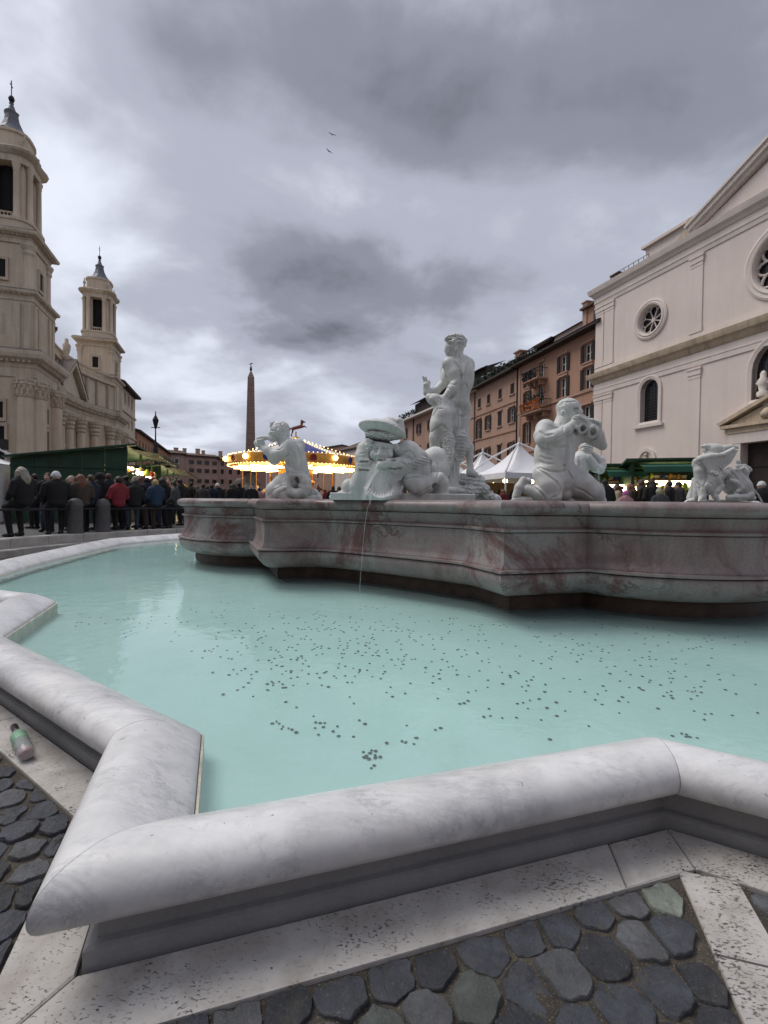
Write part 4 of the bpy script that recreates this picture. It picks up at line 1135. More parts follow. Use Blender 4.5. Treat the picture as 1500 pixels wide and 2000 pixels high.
t.path([(480, 1040, -40), (520, 1180, -90), (560, 1300, -130)], [160, 150, 108], k=36); t.path([(560, 1310, -120), (400, 1270, -90), (250, 1225, -50)], [100, 96, 64], k=16); t.ell((250, 1130, 0), (56, 60, 50)); t.path([(200, 1110, -20), (150, 1200, -40), (110, 1310, -40)], [44, 56, 46]); t.cap((100, 1350, -50), (220, 1350, -70), 40, 38, k=10)
for q in range(4): t.cap((235 + 14 * q, 1330 + 6 * q, -95), (260 + 16 * q, 1350 + 5 * q, -100), 18, 14, k=4)
t.path([(770, 1090, 10), (900, 1170, -60), (1050, 1260, -80), (1130, 1370, -60)], [175, 158, 128, 80], k=36); t.cap((900, 1320, 0), (1080, 1390, 0), 100, 90)
t.ell((690, 1180, -110), (70, 50, 42), disp=t.bumps(12, 44), k=8); t.ell((700, 1260, -60), (110, 90, 110)); t.cap((640, 1350, -40), (800, 1370, -80), 36, 32, k=8, disp=t.bumps(8, 50)); t.cap((420, 1385, 20), (1060, 1390, 20), 90, 80, k=20); t.cap((80, 1390, 0), (500, 1390, 0), 50, 60, k=16)
t.groove([(540, 690), (640, 712), (735, 695), (810, 640)], 18, 9); t.groove([(742, 560), (735, 700), (715, 850), (700, 990)], 20, 7, m=5); 
for q in range(4): t.groove([(410, 700 + 62 * q), (470, 735 + 58 * q), (560, 752 + 55 * q)], 15, 6)
t.groove([(390, 955), (520, 1000), (640, 1012), (745, 985)], 16, 11); t.groove([(365, 965), (480, 1045), (600, 1125), (645, 1190)], 16, 14); t.groove([(755, 1010), (800, 1090), (760, 1180)], 16, 11); t.groove([(245, 1125), (330, 1195), (440, 1290), (480, 1370)], 16, 15); t.groove([(700, 925), (700, 938)], 10, 12)
t.groove([(395, 510), (470, 565), (570, 545)], 18, 8); t.groove([(520, 440), (580, 470), (650, 470)], 16, 6); t.groove([(560, 620), (660, 590), (760, 530)], 14, 7); t.groove([(660, 420), (690, 480), (700, 540)], 16, 7); t.groove([(440, 665), (520, 660), (600, 630)], 16, 11)
t.groove([(800, 240), (838, 228), (876, 236)], 11, 12); t.groove([(800, 262), (840, 268), (872, 262)], 8, 7); t.groove([(780, 310), (830, 335), (880, 335)], 10, 8); t.groove([(870, 285), (850, 315)], 9, 7)
for q in range(7): t.groove([(640 + 30 * q, 205 - 12 * min(q, 4)), (665 + 30 * q, 165 - 4 * q), (700 + 28 * q, 150 + 2 * q)], 8, 5, m=3)
t.groove([(640, 230), (650, 290), (665, 340)], 9, 5); t.groove([(1000, 640), (1060, 610), (1110, 590)], 14, 8); t.groove([(560, 1330), (640, 1290), (660, 1200)], 16, 13); t.groove([(820, 1200), (950, 1250), (1060, 1340)], 18, 7); t.groove([(85, 1330), (160, 1320), (240, 1330)], 10, 10)
for q in range(3): t.groove([(845 + 27 * q, 352 + 8 * q), (890 + 25 * q, 350 + 14 * q), (925 + 16 * q, 384 + 14 * q)], 6, 7, m=3); t.groove([(1008 + 32 * q, 384 + 6 * q), (1052 + 28 * q, 390 + 12 * q), (1082 + 20 * q, 428 + 12 * q)], 6, 7, m=3)
t.build('triton_statue', ZL - 0.01, aty(1090, 982, 5.55) * [1, 1, 0] + [0, 0, ZL - 0.01], 'large white marble triton kneeling on one knee and blowing two short horns', 'statue')

# --- the further triton, half hidden behind him
t = Sculpt(990, 760, 6.25, 10.1, 1.0, 2.4)
t.ell((960, 725, 0), (80, 85, 72), disp=t.stripes(6, 26, 0.2, 1.0)); t.ell((985, 760, -20), (60, 60, 50)); t.cap((930, 770, 0), (905, 830, 10), 56, 90)
t.path([(890, 880, 0), (870, 980, 0), (880, 1120, 0), (890, 1240, 0)], [118, 110, 105, 120], k=24); t.path([(990, 850, -50), (1080, 960, -60), (1140, 985, -40)], [62, 56, 48], k=14); t.path([(1140, 985, -40), (1165, 930, -20), (1150, 880, 0)], [48, 44, 50]); t.ell((1140, 870, 0), (56, 50, 52), disp=t.bumps(8, 40)); t.cap((1050, 790, 0), (1120, 850, 0), 28, 46)
t.path([(890, 1240, 0), (1000, 1330, 0), (1080, 1400, 0)], [130, 120, 100]); t.path([(860, 1240, 0), (780, 1350, 0)], [130, 120]); t.cap((760, 1420, 0), (1080, 1420, 0), 100, 100)
t.groove([(880, 830), (890, 960), (890, 1060)], 18, 10); t.groove([(960, 860), (990, 930), (980, 1000)], 16, 12); t.groove([(900, 720), (960, 700), (1030, 715)], 10, 8)
t.build('triton_statue', ZL - 0.01, aty(1135, 982, 10.1) * [1, 1, 0] + [0, 0, ZL - 0.01], 'small far marble triton with head bent, partly hidden behind the kneeling horn blower', 'statue')

# --- winged beasts at the right
t = Sculpt(1330, 840, 8.824, 5.9, 0.95, 1.5)
t.ell((590, 335, 0), (150, 120, 100), rot=-0.15); t.path([(500, 300, 0), (420, 285, 0), (350, 285, 0)], [72, 44, 16], k=14); t.cap((470, 370, 0), (385, 360, 0), 30, 14, k=10); t.path([(345, 318, -60), (460, 350, -90)], [14, 20], sub=True, k=6); t.path([(345, 318, 0), (460, 350, 0)], [12, 24], sub=True, k=6); t.ell((500, 272, -112), (20, 14, 14), sub=True, k=6); t.ell((503, 274, -98), (12, 10, 9), k=3)
t.path([(560, 380, 20), (500, 470, 20), (480, 640, 20)], [100, 120, 170], k=30)
t.path([(330, 500, -120), (500, 455, -140), (720, 430, -150), (900, 330, -150)], [62, 52, 46, 34], k=14)
for q in range(6): t.path([(340 + 22 * q, 560 + 32 * q, -130), (600 + 14 * q, 500 + 34 * q, -150), (960 - 22 * q, 350 + 38 * q, -140)], [42, 36, 24], k=5)
t.path([(740, 320, 60), (850, 300, 60), (940, 305, 60)], [60, 52, 44]); t.ell((950, 330, 0), (22, 30, 22), sub=True, k=6)
t.path([(240, 600, -40), (270, 540, -60), (330, 520, -100)], [48, 56, 60], k=14); t.path([(250, 560, -40), (300, 700, -80), (320, 900, -80), (290, 1060, -60), (250, 1160, -50)], [52, 72, 78, 76, 60], k=18); t.path([(230, 860, 0), (200, 1020, 0), (160, 1170, 0)], [44, 52, 58], k=10)
t.ell((480, 850, 0), (230, 190, 270)); t.ell((420, 980, -120), (150, 90, 130), k=24); t.path([(360, 1040, -140), (370, 1150, -170), (330, 1200, -190)], [74, 56, 34]); 
for q in range(4): t.cap((330 + 30 * q, 1190, -180), (310 + 36 * q, 1225, -215), 20, 14, k=4)
t.path([(520, 720, -150), (600, 760, -170), (640, 860, -160), (690, 960, -150), (620, 1060, -150)], [40, 46, 48, 52, 54], k=10); t.path([(700, 740, -150), (780, 740, -130), (830, 700, -120)], [60, 66, 60], k=10); t.ell((700, 800, -150), (66, 60, 66), k=8); t.ell((540, 730, -170), (44, 40, 34), k=6)
t.path([(560, 1060, -120), (590, 1150, -150), (640, 1215, -170)], [56, 46, 32])
t.ell((900, 900, 0), (190, 170, 230)); t.ell((1030, 980, -60), (190, 130, 170), k=20); t.path([(880, 720, -60), (960, 760, -80), (1030, 870, -90)], [52, 58, 66], k=12); t.ell((1050, 730, 0), (110, 110, 110)); t.path([(1000, 630, 0), (1090, 630, 0), (1170, 660, 0)], [46, 44, 34]); t.ell((1185, 690, 0), (36, 40, 36), k=8); t.ell((990, 550, 20), (34, 40, 40), k=8)
t.path([(820, 1165, -180), (960, 1160, -190), (1120, 1150, -170), (1200, 1110, -140)], [48, 60, 56, 62], k=12); t.ell((1190, 1170, -100), (90, 80, 60))
t.path([(860, 860, -170), (960, 900, -190), (1040, 1000, -190), (960, 1080, -190)], [30, 40, 46, 36], k=12); t.path([(1080, 650, -90), (1010, 700, -110), (960, 690, -110)], [26, 30, 26], k=8); t.path([(1120, 820, -90), (1150, 920, -90), (1200, 1040, -90)], [40, 46, 50], k=14, disp=t.bumps(8, 50))
t.path([(110, 1235, -60), (220, 1210, -60)], [34, 40], disp=t.bumps(8, 50))
t.path([(1170, 920, -20), (1230, 1000, -30), (1330, 1110, -40), (1425, 1290, -40)], [26, 16, 14, 14], k=6)
t.path([(100, 1275, 0), (700, 1265, 0), (1380, 1290, 0)], [60, 66, 44], k=20); t.path([(150, 1290, 140), (1300, 1290, 140)], [70, 70], k=20)
for q in range(8): t.groove([(430 + 24 * q, 560 + 26 * q), (660 + 10 * q, 480 + 30 * q), (950 - 16 * q, 368 + 34 * q)], 10, 10, m=4)
t.groove([(330, 545), (420, 680), (440, 860), (400, 960)], 18, 14); t.groove([(640, 640), (720, 720), (760, 820), (700, 940)], 18, 16); t.groove([(720, 960), (790, 800), (880, 700)], 16, 14); t.groove([(860, 720), (940, 800), (1010, 900)], 16, 12); t.groove([(800, 1090), (900, 1060), (1040, 1100), (1160, 1080)], 16, 16); t.groove([(470, 880), (540, 930), (560, 1020)], 16, 14); t.groove([(440, 1020), (450, 1120), (470, 1200)], 16, 14); t.groove([(270, 900), (330, 960), (320, 1060)], 14, 12); t.groove([(960, 640), (1020, 690), (1100, 690)], 14, 12); t.groove([(540, 770), (600, 800), (640, 780)], 12, 12); t.groove([(600, 400), (680, 380), (720, 330)], 14, 10); t.groove([(1080, 830), (1130, 900), (1160, 1000)], 14, 12); t.groove([(360, 400), (420, 340)], 8, 4)
t.groove([(820, 1180), (960, 1190), (1120, 1180)], 12, 10); t.groove([(100, 1240), (600, 1245), (1350, 1270)], 12, 10, m=6)
t.build('winged_beast_statue', ZL - 0.01, aty(1415, 985, 5.9) * [1, 1, 0] + [0, 0, ZL - 0.01], 'marble eagle with raised wing entwined with a crouching dragon at the right', 'statue')

# --- water jets
M_JET, nt_, b_ = new_mat('water_jet')
b_.inputs['Base Color'].default_value = (0.85, 0.9, 0.92, 1); b_.inputs['Roughness'].default_value = 0.15; b_.inputs['Alpha'].default_value = 0.16
def jet(pts, r, label):
    mb = MB(); rr = [r * (1 + 0.25 * math.sin(i * 2.1)) for i in range(len(pts))]
    mb.tube(pts, rr, 6); tag(mb.build('water_jet', M_JET), label, 'water jet')
def arc(a, b, n=14):
    a, b = np.array(a), np.array(b)
    return [tuple(a * (1 - s) + b * s + np.array([0, 0, (a[2] - b[2]) * (s - s * s)])) for s in [i / (n - 1) for i in range(n)]]
jet(arc(aty(742, 900, 6.0), aty(722, 985, 5.72)), 0.008, 'thin water jet falling from the mouth of the marble mask')
jet(arc(aty(722, 985, 5.70), onz(702, 1160, ZW)), 0.004, 'thin trickle dripping from the basin lip below the shell')
jet(arc(aty(1167, 915, 9.7), aty(1172, 985, 9.5)), 0.010, 'short water jet under the small far triton')
# ------------------------------------------------------------------ building materials
M_CREAM = surf('cream_stone', (0.585, 0.475, 0.355), 0.8, 0.10, 0.35, 0.2, 6, 0.03, streak=0.2)
M_CREAM2 = surf('cream_trim_stone', (0.56, 0.46, 0.345), 0.8, 0.12, 0.6, 0.2, 6, 0.03, streak=0.35)
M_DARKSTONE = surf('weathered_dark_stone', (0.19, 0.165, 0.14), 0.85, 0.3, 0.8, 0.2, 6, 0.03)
M_LEAD = surf('lead_roof', (0.13, 0.13, 0.15), 0.6, 0.25, 0.8, 0.1, 6, 0.02)
M_PINKW = surf('pale_pink_plaster', (0.70, 0.605, 0.55), 0.85, 0.06, 0.25, 0.12, 8, 0.02, streak=0.07)
M_PINKT = surf('pale_trim_stone', (0.69, 0.61, 0.55), 0.8, 0.08, 0.5, 0.15, 8, 0.02, streak=0.10)
M_BUFF = surf('buff_travertine_trim', (0.55, 0.44, 0.32), 0.8, 0.15, 0.7, 0.2, 8, 0.02, streak=0.4)
M_TERRA = surf('terracotta_plaster', (0.39, 0.225, 0.155), 0.88, 0.10, 0.3, 0.12, 8, 0.02, streak=0.15)
M_TERRA2 = surf('salmon_plaster', (0.41, 0.26, 0.195), 0.88, 0.10, 0.3, 0.12, 8, 0.02, streak=0.15)
M_ORANGE = surf('orange_plaster', (0.42, 0.21, 0.125), 0.88, 0.15, 0.3, 0.12, 8, 0.02, streak=0.4)
M_ROSE = surf('rose_plaster', (0.42, 0.29, 0.24), 0.88, 0.10, 0.3, 0.12, 8, 0.02, streak=0.3)
M_ROOF = surf('old_roof_tiles', (0.115, 0.075, 0.058), 0.9, 0.35, 1.2, 0.5, 5, 0.06)
M_EAVE = surf('dark_eaves_wood', (0.045, 0.033, 0.027), 0.8, 0.3, 1.5, 0.2, 8, 0.02)
M_SHUT = surf('dark_brown_shutters', (0.030, 0.020, 0.017), 0.7, 0.25, 4, 0.3, 30, 0.01)
M_WHITE = surf('white_window_paint', (0.60, 0.58, 0.55), 0.6, 0.08, 4, 0.05, 20, 0.005)
M_IRON = surf('dark_iron', (0.028, 0.028, 0.032), 0.5, 0.3, 6, 0.15, 30, 0.004, metal=0.6)
def glass_mat(name, c, r=0.12):
    m, nt, b = new_mat(name); b.inputs['Base Color'].default_value = (*c, 1); b.inputs['Roughness'].default_value = r; b.inputs['Specular IOR Level'].default_value = 0.5
    v = tcoord(nt); nbump(nt, b, nnoise(nt, v, 1.5, 2), 0.05, 0.05)
    return m
M_GLASS = glass_mat('dark_window_glass', (0.014, 0.015, 0.019))
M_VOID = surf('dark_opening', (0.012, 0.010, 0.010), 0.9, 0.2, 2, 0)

class Facade:
    """plan line seen in elevation: s along the wall, z up, d out of the wall; object space starts at the origin"""
    def __init__(s, P, along, out):
        s.P = np.array([P[0], P[1], 0.0]); a = np.array([along[0], along[1], 0.0]); s.a = a / np.linalg.norm(a)
        o = np.array([out[0], out[1], 0.0]); s.n = o / np.linalg.norm(o)
        s.fr = (np.zeros(3), s.a, s.n, np.array([0, 0, 1.0]))
    def mb(s): return MB(s.fr)                       # local x = along, y = out of the wall, z = up
    def px(s, u, v):
        r = ray(u, v); t = ((s.P - CAM) @ s.n) / (r @ s.n); X = CAM + r * t
        return float((X - s.P) @ s.a), float(X[2])
    def empty(s, name, label, cat, group=None):
        return empty(name, tuple(s.P), 0, label, cat, group)
def facade_from(u0, y0, uvp, toward_left=True):
    P = aty(u0, 980, y0); dv = ray(uvp, 980); d = -dv[:2] / np.linalg.norm(dv[:2])
    n = np.array([-d[1], d[0]])
    if n @ (CAM[:2] - P[:2]) < 0: n = -n
    return Facade(P[:2], d, n)
def rect(s0, s1, z0, z1): return [(s0, z0), (s1, z0), (s1, z1), (s0, z1)]
def arch(s0, s1, z0, z1, n=10):
    r = (s1 - s0) / 2; c = (s0 + s1) / 2
    return [(s0, z0), (s1, z0)] + [(c + r * math.cos(PI * k / n), z1 - r + r * math.sin(PI * k / n)) for k in range(n + 1)]
def circ(c, z, r, n=24): return [(c + r * math.cos(2 * PI * k / n), z + r * math.sin(2 * PI * k / n)) for k in range(n)]
def wall_holes(F, outline, holes, depth, thick, name, material, parent):
    """wall slab with real openings: front sheet with holes, reveals, and the sides and back"""
    mb = F.mb()
    allp = list(outline) + [p for h in holes for p in h]
    mb.add([(x, 0, z) for x, z in allp], tess(outline, holes))
    for h in holes:
        mb.rings([[(x, 0, z) for x, z in h], [(x, -depth, z) for x, z in h]])
    mb.rings([[(x, 0, z) for x, z in outline], [(x, -thick, z) for x, z in outline]])
    mb.add([(x, -thick, z) for x, z in outline], tess(outline))
    return mb.build(name, material, parent)
def sweep_cornice(F, s0, s1, prof, name, material, parent, ends=True):
    """prof: (d, z) pairs from bottom to top; returns at both ends"""
    mb = F.mb()
    if ends:
        rr = [[(s0 - d, -0.3, z) for d, z in prof], [(s0 - d, d, z) for d, z in prof], [(s1 + d, d, z) for d, z in prof], [(s1 + d, -0.3, z) for d, z in prof]]
    else:
        rr = [[(s0, d, z) for d, z in prof], [(s1, d, z) for d, z in prof]]
    mb.rings(rr, close=False)
    mb.add(rr[0], [tuple(range(len(prof)))]); mb.add(rr[-1], [tuple(range(len(prof)))])
    top = [r[-1] for r in rr]; bot = [r[0] for r in rr]
    mb.add(top, [tuple(range(len(top)))]); mb.add(bot, [tuple(range(len(bot)))])
    return mb.build(name, material, parent)
def window(F, parent, s0, s1, z0, z1, shutters='both', depth=0.3, frame=M_WHITE, lintel=True, trim=M_PINKT, name='window', bars=1, open_=0.9, pane=M_GLASS):
    """casement in an opening: frame with mullion, pane, sill, lintel and folded-back shutters as sub-parts"""
    w = s1 - s0; fw = 0.09
    mb = F.mb()
    for a, b, c, d in ((s0, s0 + fw, z0, z1), (s1 - fw, s1, z0, z1), (s0 + fw, s1 - fw, z0, z0 + fw), (s0 + fw, s1 - fw, z1 - fw, z1), ((s0 + s1) / 2 - fw * 0.7, (s0 + s1) / 2 + fw * 0.7, z0 + fw, z1 - fw)):
        mb.box(a, b, -depth + 0.03, -depth + 0.1, c, d)
    for k in range(bars):
        zb = z0 + (z1 - z0) * (k + 1) / (bars + 1)
        mb.box(s0 + fw, (s0 + s1) / 2 - fw * 0.7, -depth + 0.04, -depth + 0.08, zb - 0.03, zb + 0.03); mb.box((s0 + s1) / 2 + fw * 0.7, s1 - fw, -depth + 0.04, -depth + 0.08, zb - 0.03, zb + 0.03)
    o = mb.build(name, frame, parent)
    F.mb().box(s0, s1, -depth, -depth + 0.02, z0, z1).build('pane', pane, o)
    F.mb().box(s0 - 0.18, s1 + 0.18, 0.002, 0.14, z0 - 0.16, z0 - 0.02).build('sill', trim, o)
    if lintel: F.mb().box(s0 - 0.2, s1 + 0.2, 0.002, 0.16, z1 + 0.1, z1 + 0.26).build('lintel', trim, o)
    for side in ((-1, 1) if shutters == 'both' else (-1,) if shutters == 'left' else (1,) if shutters == 'right' else ()):
        mb = F.mb(); sw = w * 0.5 * open_
        a = s0 - sw if side < 0 else s1; b = s0 if side < 0 else s1 + sw
        mb.box(a + 0.02, b - 0.02, 0.05, 0.09, z0, z1)
        nsl = 8
        for k in range(nsl): 
            zz = z0 + (z1 - z0) * (k + 0.3) / nsl
            mb.box(a + 0.08, b - 0.08, 0.09, 0.12, zz, zz + (z1 - z0) / nsl * 0.55)
        mb.build('shutter', M_SHUT, o)
    if shutters == 'closed':
        mb = F.mb()
        for a, b in ((s0, (s0 + s1) / 2 - 0.02), ((s0 + s1) / 2 + 0.02, s1)):
            mb.box(a, b, -0.1, -0.04, z0, z1)
            for k in range(8):
                zz = z0 + (z1 - z0) * (k + 0.3) / 8; mb.box(a + 0.06, b - 0.06, -0.04, -0.01, zz, zz + (z1 - z0) / 16)
        mb.build('shutter', M_SHUT, o)
    return o

# ------------------------------------------------------------------ right: plastered church with rose windows
CH = facade_from(1157, 42, 442)
SC = 15.0                                  # middle of the facade along the wall
WCH = 2 * SC
church = CH.empty('church', 'pale pink plastered church facade with rose windows and a pedimented portal', 'church')
def both(f):
    for sg in (1, -1): f(sg)
def mir(s, sg): return s if sg > 0 else WCH - s
holes = []
W1 = (4.95, 6.55, 7.8, 11.02); BW = (SC - 1.75, SC + 1.75, 7.9, 12.15)
for sg in (1, -1):
    a, b = sorted((mir(W1[0], sg), mir(W1[1], sg))); holes.append(arch(a, b, W1[2], W1[3]))
    holes.append(circ(mir(5.7, sg), 15.6, 1.05))
holes.append(arch(BW[0], BW[1], BW[2], BW[3] - 0.75)); holes.append(circ(SC, 15.85, 1.8, 32)); holes.append(rect(SC - 2.15, SC + 2.15, 0.4, 5.3))
wall_holes(CH, rect(0, WCH, 0.2, 18.9), holes, 0.55, 12, 'wall', M_PINKW, church)
# pilasters, both storeys
pils = [(0.05, 0.95), (1.05, 2.05), (9.0, 9.9)]
for a, b in pils:
    for sg in (1, -1):
        s0, s1 = sorted((mir(a, sg), mir(b, sg)))
        for z0, z1 in ((0.3, 10.9), (13.3, 18.6)):
            mb = CH.mb(); mb.box(s0, s1, 0.002, 0.07, z0, z1 - 0.75); mb.box(s0 - 0.03, s1 + 0.03, 0.002, 0.1, z0, z0 + 0.4); o = mb.build('pilaster', M_PINKW, church)
            mb = CH.mb(); mb.box(s0 - 0.01, s1 + 0.01, 0.002, 0.09, z1 - 0.75, z1 - 0.5); mb.box(s0 - 0.05, s1 + 0.05, 0.002, 0.13, z1 - 0.5, z1 - 0.15); mb.box(s0 - 0.09, s1 + 0.09, 0.002, 0.17, z1 - 0.15, z1); mb.build('capital', M_PINKW, o)
# middle entablature
sweep_cornice(CH, 0, WCH, [(0.06, 11.9), (0.14, 11.98), (0.22, 12.1), (0.26, 12.25), (0.46, 12.38), (0.52, 12.58), (0.56, 12.78)], 'cornice', M_BUFF, church)
sweep_cornice(CH, 0, WCH, [(0.04, 11.0), (0.07, 11.02), (0.07, 11.35), (0.10, 11.38), (0.10, 11.46), (0.05, 11.48), (0.05, 11.9)], 'frieze', M_PINKT, church)
F_STRING = CH.mb(); F_STRING.box(0, WCH, 0.002, 0.08, 12.9, 13.25); F_STRING.build('string_course', M_PINKT, church)
# top entablature
sweep_cornice(CH, 0, WCH, [(0.06, 18.65), (0.1, 18.95), (0.14, 18.97), (0.12, 19.4), (0.2, 19.45), (0.28, 19.62), (0.46, 19.76), (0.52, 19.98), (0.56, 20.15), (0.4, 20.25)], 'cornice', M_PINKT, church)
# pediment over the middle, with volutes at its feet
pa, pz = 8.9, 20.15
ap = 23.0
mb = CH.mb(); mb.extr([(pa + 0.6, 20.3), (WCH - pa - 0.6, 20.3), (SC, ap - 0.5)], -0.8, 0.05); mb.build('tympanum', M_PINKW, church)
for sg in (1, -1):
    L_ = math.hypot(SC - pa, ap - pz); ex, ez = (SC - pa) / L_, (ap - pz) / L_
    mb = CH.mb()
    for d0, d1, h0, h1 in ((-0.9, 0.3, -0.55, -0.3), (-0.9, 0.5, -0.3, 0.0), (-0.9, 0.62, 0.0, 0.16)):
        q = [(pa + ex * t - ez * h, pz + 0.5 + ez * t + ex * h) for t, h in ((0, h0), (L_, h0), (L_, h1), (0, h1))]
        mb.extr([(mir(x, sg), z) for x, z in q], d0, d1)
    mb.build('raking_cornice', M_PINKT, church)
    mb = CH.mb(); mb.extr([(mir(x, sg), z) for x, z in [(pa - 1.3, 20.3), (pa + 0.6, 20.3), (pa + 0.5, 21.3), (pa - 0.1, 21.0), (pa - 0.5, 20.6)]], -0.6, 0.2); mb.lathe([(0.34, -0.0)], 0, 0, 3) if False else None
    mb.tube([(mir(pa + 0.15, sg), -0.5, 21.05), (mir(pa + 0.15, sg), 0.3, 21.05)], 0.36, 12); mb.build('scroll', M_BUFF, church)
# roof slope and the plain upper nave wall behind
mb = CH.mb(); mb.extr([(0.2, 20.2), (WCH - 0.2, 20.2), (SC + 9.5, 20.5), (SC - 9.5, 20.5)], -11, -0.4); mb.build('roof', M_ROOF, church)
nb = -5.0
_r = ray(1257, 484); _t = ((CH.P + CH.n * nb - CAM) @ CH.n) / (_r @ CH.n); _X = CAM + _r * _t; sN, zN = float((_X - CH.P) @ CH.a), float(_X[2])
mb = CH.mb()
mb.box(sN + 0.25, WCH - sN - 0.25, -11.9, nb, 20.0, zN - 0.25); mb.build('upper_wall', M_PINKT, church)
mb = CH.mb(); mb.box(sN, WCH - sN, -12.1, nb + 0.3, zN - 0.25, zN); mb.build('upper_cornice', M_PINKT, church)
# wire railing on the roof edge
mb = CH.mb()
for k in range(9): mb.tube([(0.3 + 0.5 * k, -1.2, 20.3), (0.3 + 0.5 * k, -1.2, 21.5)], 0.025, 5)
for z in (20.9, 21.5): mb.tube([(0.3, -1.2, z), (4.3, -1.2, z)], 0.025, 5)
mb.build('railing', M_IRON, church)
mb = CH.mb(); mb.box(0.7, 1.5, -1.6, -0.9, 20.3, 21.2); mb.box(0.6, 1.6, -1.7, -0.8, 21.2, 21.3); mb.build('chimney', M_ROOF, church)
# rose windows: ring mouldings, spokes with foils, dark glass
def rose(c, z, r_in, r_out, nsp):
    mb = CH.mb(); n = 40
    rr = []
    for r, d in ((r_out, 0.002), (r_out, 0.10), (r_out - 0.12, 0.16), (r_in + 0.25, 0.12), (r_in + 0.16, 0.2), (r_in + 0.04, 0.16), (r_in - 0.02, 0.0), (r_in - 0.02, -0.5)):
        rr.append([(c + r * math.cos(2 * PI * k / n), d, z + r * math.sin(2 * PI * k / n)) for k in range(n)])
    mb.rings(rr); o = mb.build('rose_window', M_PINKT, church)
    mb = CH.mb(); mb.add([(c + r_in * math.cos(2 * PI * k / n), -0.45, z + r_in * math.sin(2 * PI * k / n)) for k in range(n)], [tuple(range(n))]); mb.build('pane', M_GLASS, o)
    mb = CH.mb()
    for k in range(nsp):
        t = 2 * PI * (k + 0.5) / nsp; ct, st = math.cos(t), math.sin(t)
        mb.tube([(c + ct * 0.1, -0.32, z + st * 0.1), (c + ct * r_in * 0.78, -0.32, z + st * r_in * 0.78)], 0.045 * r_in, 6)
        # the spoke forks into a small arch on each side
        for sg in (-1, 1):
            t2 = t + sg * PI / nsp
            mb.tube([(c + math.cos(t) * r_in * 0.76, -0.32, z + math.sin(t) * r_in * 0.76), (c + math.cos(t + sg * 0.35 * PI / nsp) * r_in * 0.9, -0.32, z + math.sin(t + sg * 0.35 * PI / nsp) * r_in * 0.9), (c + math.cos(t + sg * 0.75 * PI / nsp) * r_in * 1.0, -0.32, z + math.sin(t + sg * 0.75 * PI / nsp) * r_in * 1.0)], 0.05 * r_in, 6)
    mb.rings([[(c + 0.16 * r_in * math.cos(2 * PI * k / 12), d, z + 0.16 * r_in * math.sin(2 * PI * k / 12)) for k in range(12)] for d in (-0.4, -0.24)], cap=(False, True))
    mb.build('tracery', M_PINKT, o)
rose(5.7, 15.6, 1.05, 1.5, 8); rose(WCH - 5.7, 15.6, 1.05, 1.5, 8); rose(SC, 15.85, 1.8, 2.35, 10)
# arched windows with leaded panes
def arched(s0, s1, z0, z1):
    mb = CH.mb(); oin = arch(s0, s1, z0, z1); 
    o1 = arch(s0 - 0.32, s1 + 0.32, z0 - 0.28, z1 + 0.32); o2 = arch(s0 - 0.22, s1 + 0.22, z0 - 0.2, z1 + 0.22)
    mb.rings([[(x, 0.002, z) for x, z in o1], [(x, 0.1, z) for x, z in o1], [(x, 0.12, z) for x, z in o2], [(x, 0.06, z) for x, z in oin], [(x, -0.3, z) for x, z in oin]])
    mb.box(s0 - 0.5, s1 + 0.5, 0.003, 0.2, z0 - 0.44, z0 - 0.285)
    o = mb.build('arched_window', M_PINKT, church)
    mb = CH.mb(); mb.add([(x, -0.42, z) for x, z in oin], tess(oin)); mb.build('pane', M_GLASS, o)
    mb = CH.mb()
    nx, nz = int((s1 - s0) / 0.2), int((z1 - z0) / 0.22)
    for k in range(1, nx): mb.box(s0 + (s1 - s0) * k / nx - 0.012, s0 + (s1 - s0) * k / nx + 0.012, -0.41, -0.39, z0, z1 - (s1 - s0) * 0.15)
    for k in range(1, nz): mb.box(s0 + 0.02, s1 - 0.02, -0.41, -0.388, z0 + (z1 - z0) * k / nz - 0.012, z0 + (z1 - z0) * k / nz + 0.012)
    mb.build('leading', surf('lead_cames', (0.05, 0.05, 0.055), 0.6, 0.2, 3, 0) if 'lead_cames' not in bpy.data.materials else bpy.data.materials['lead_cames'], o)
arched(*W1); a, b = WCH - W1[1], WCH - W1[0]; arched(a, b, W1[2], W1[3]); arched(BW[0], BW[1], BW[2], BW[3] - 0.75)
# lunette niches with a carved head
for sg in (1, -1):
    c = mir(5.65, sg)
    mb = CH.mb(); o1, o2 = arch(c - 0.85, c + 0.85, 4.75, 5.75, 12), arch(c - 0.6, c + 0.6, 4.75, 5.5, 12)
    mb.rings([[(x, 0.002, z) for x, z in o1], [(x, 0.16, z) for x, z in o1], [(x, 0.16, z) for x, z in o2], [(x, 0.03, z) for x, z in o2]]); mb.add([(x, 0.03, z) for x, z in o2], tess(o2)); mb.box(c - 1.25, c + 1.25, 0.004, 0.3, 4.52, 4.74)
    o = mb.build('lunette', M_PINKT, church)
    mb = CH.mb(); mb.lathe([(0.02, 4.78), (0.26, 4.8), (0.2, 5.0), (0.1, 5.05), (0.15, 5.15), (0.16, 5.25), (0.1, 5.36), (0.02, 5.38)], c, 0.1, 10); mb.build('relief', M_BUFF, o)
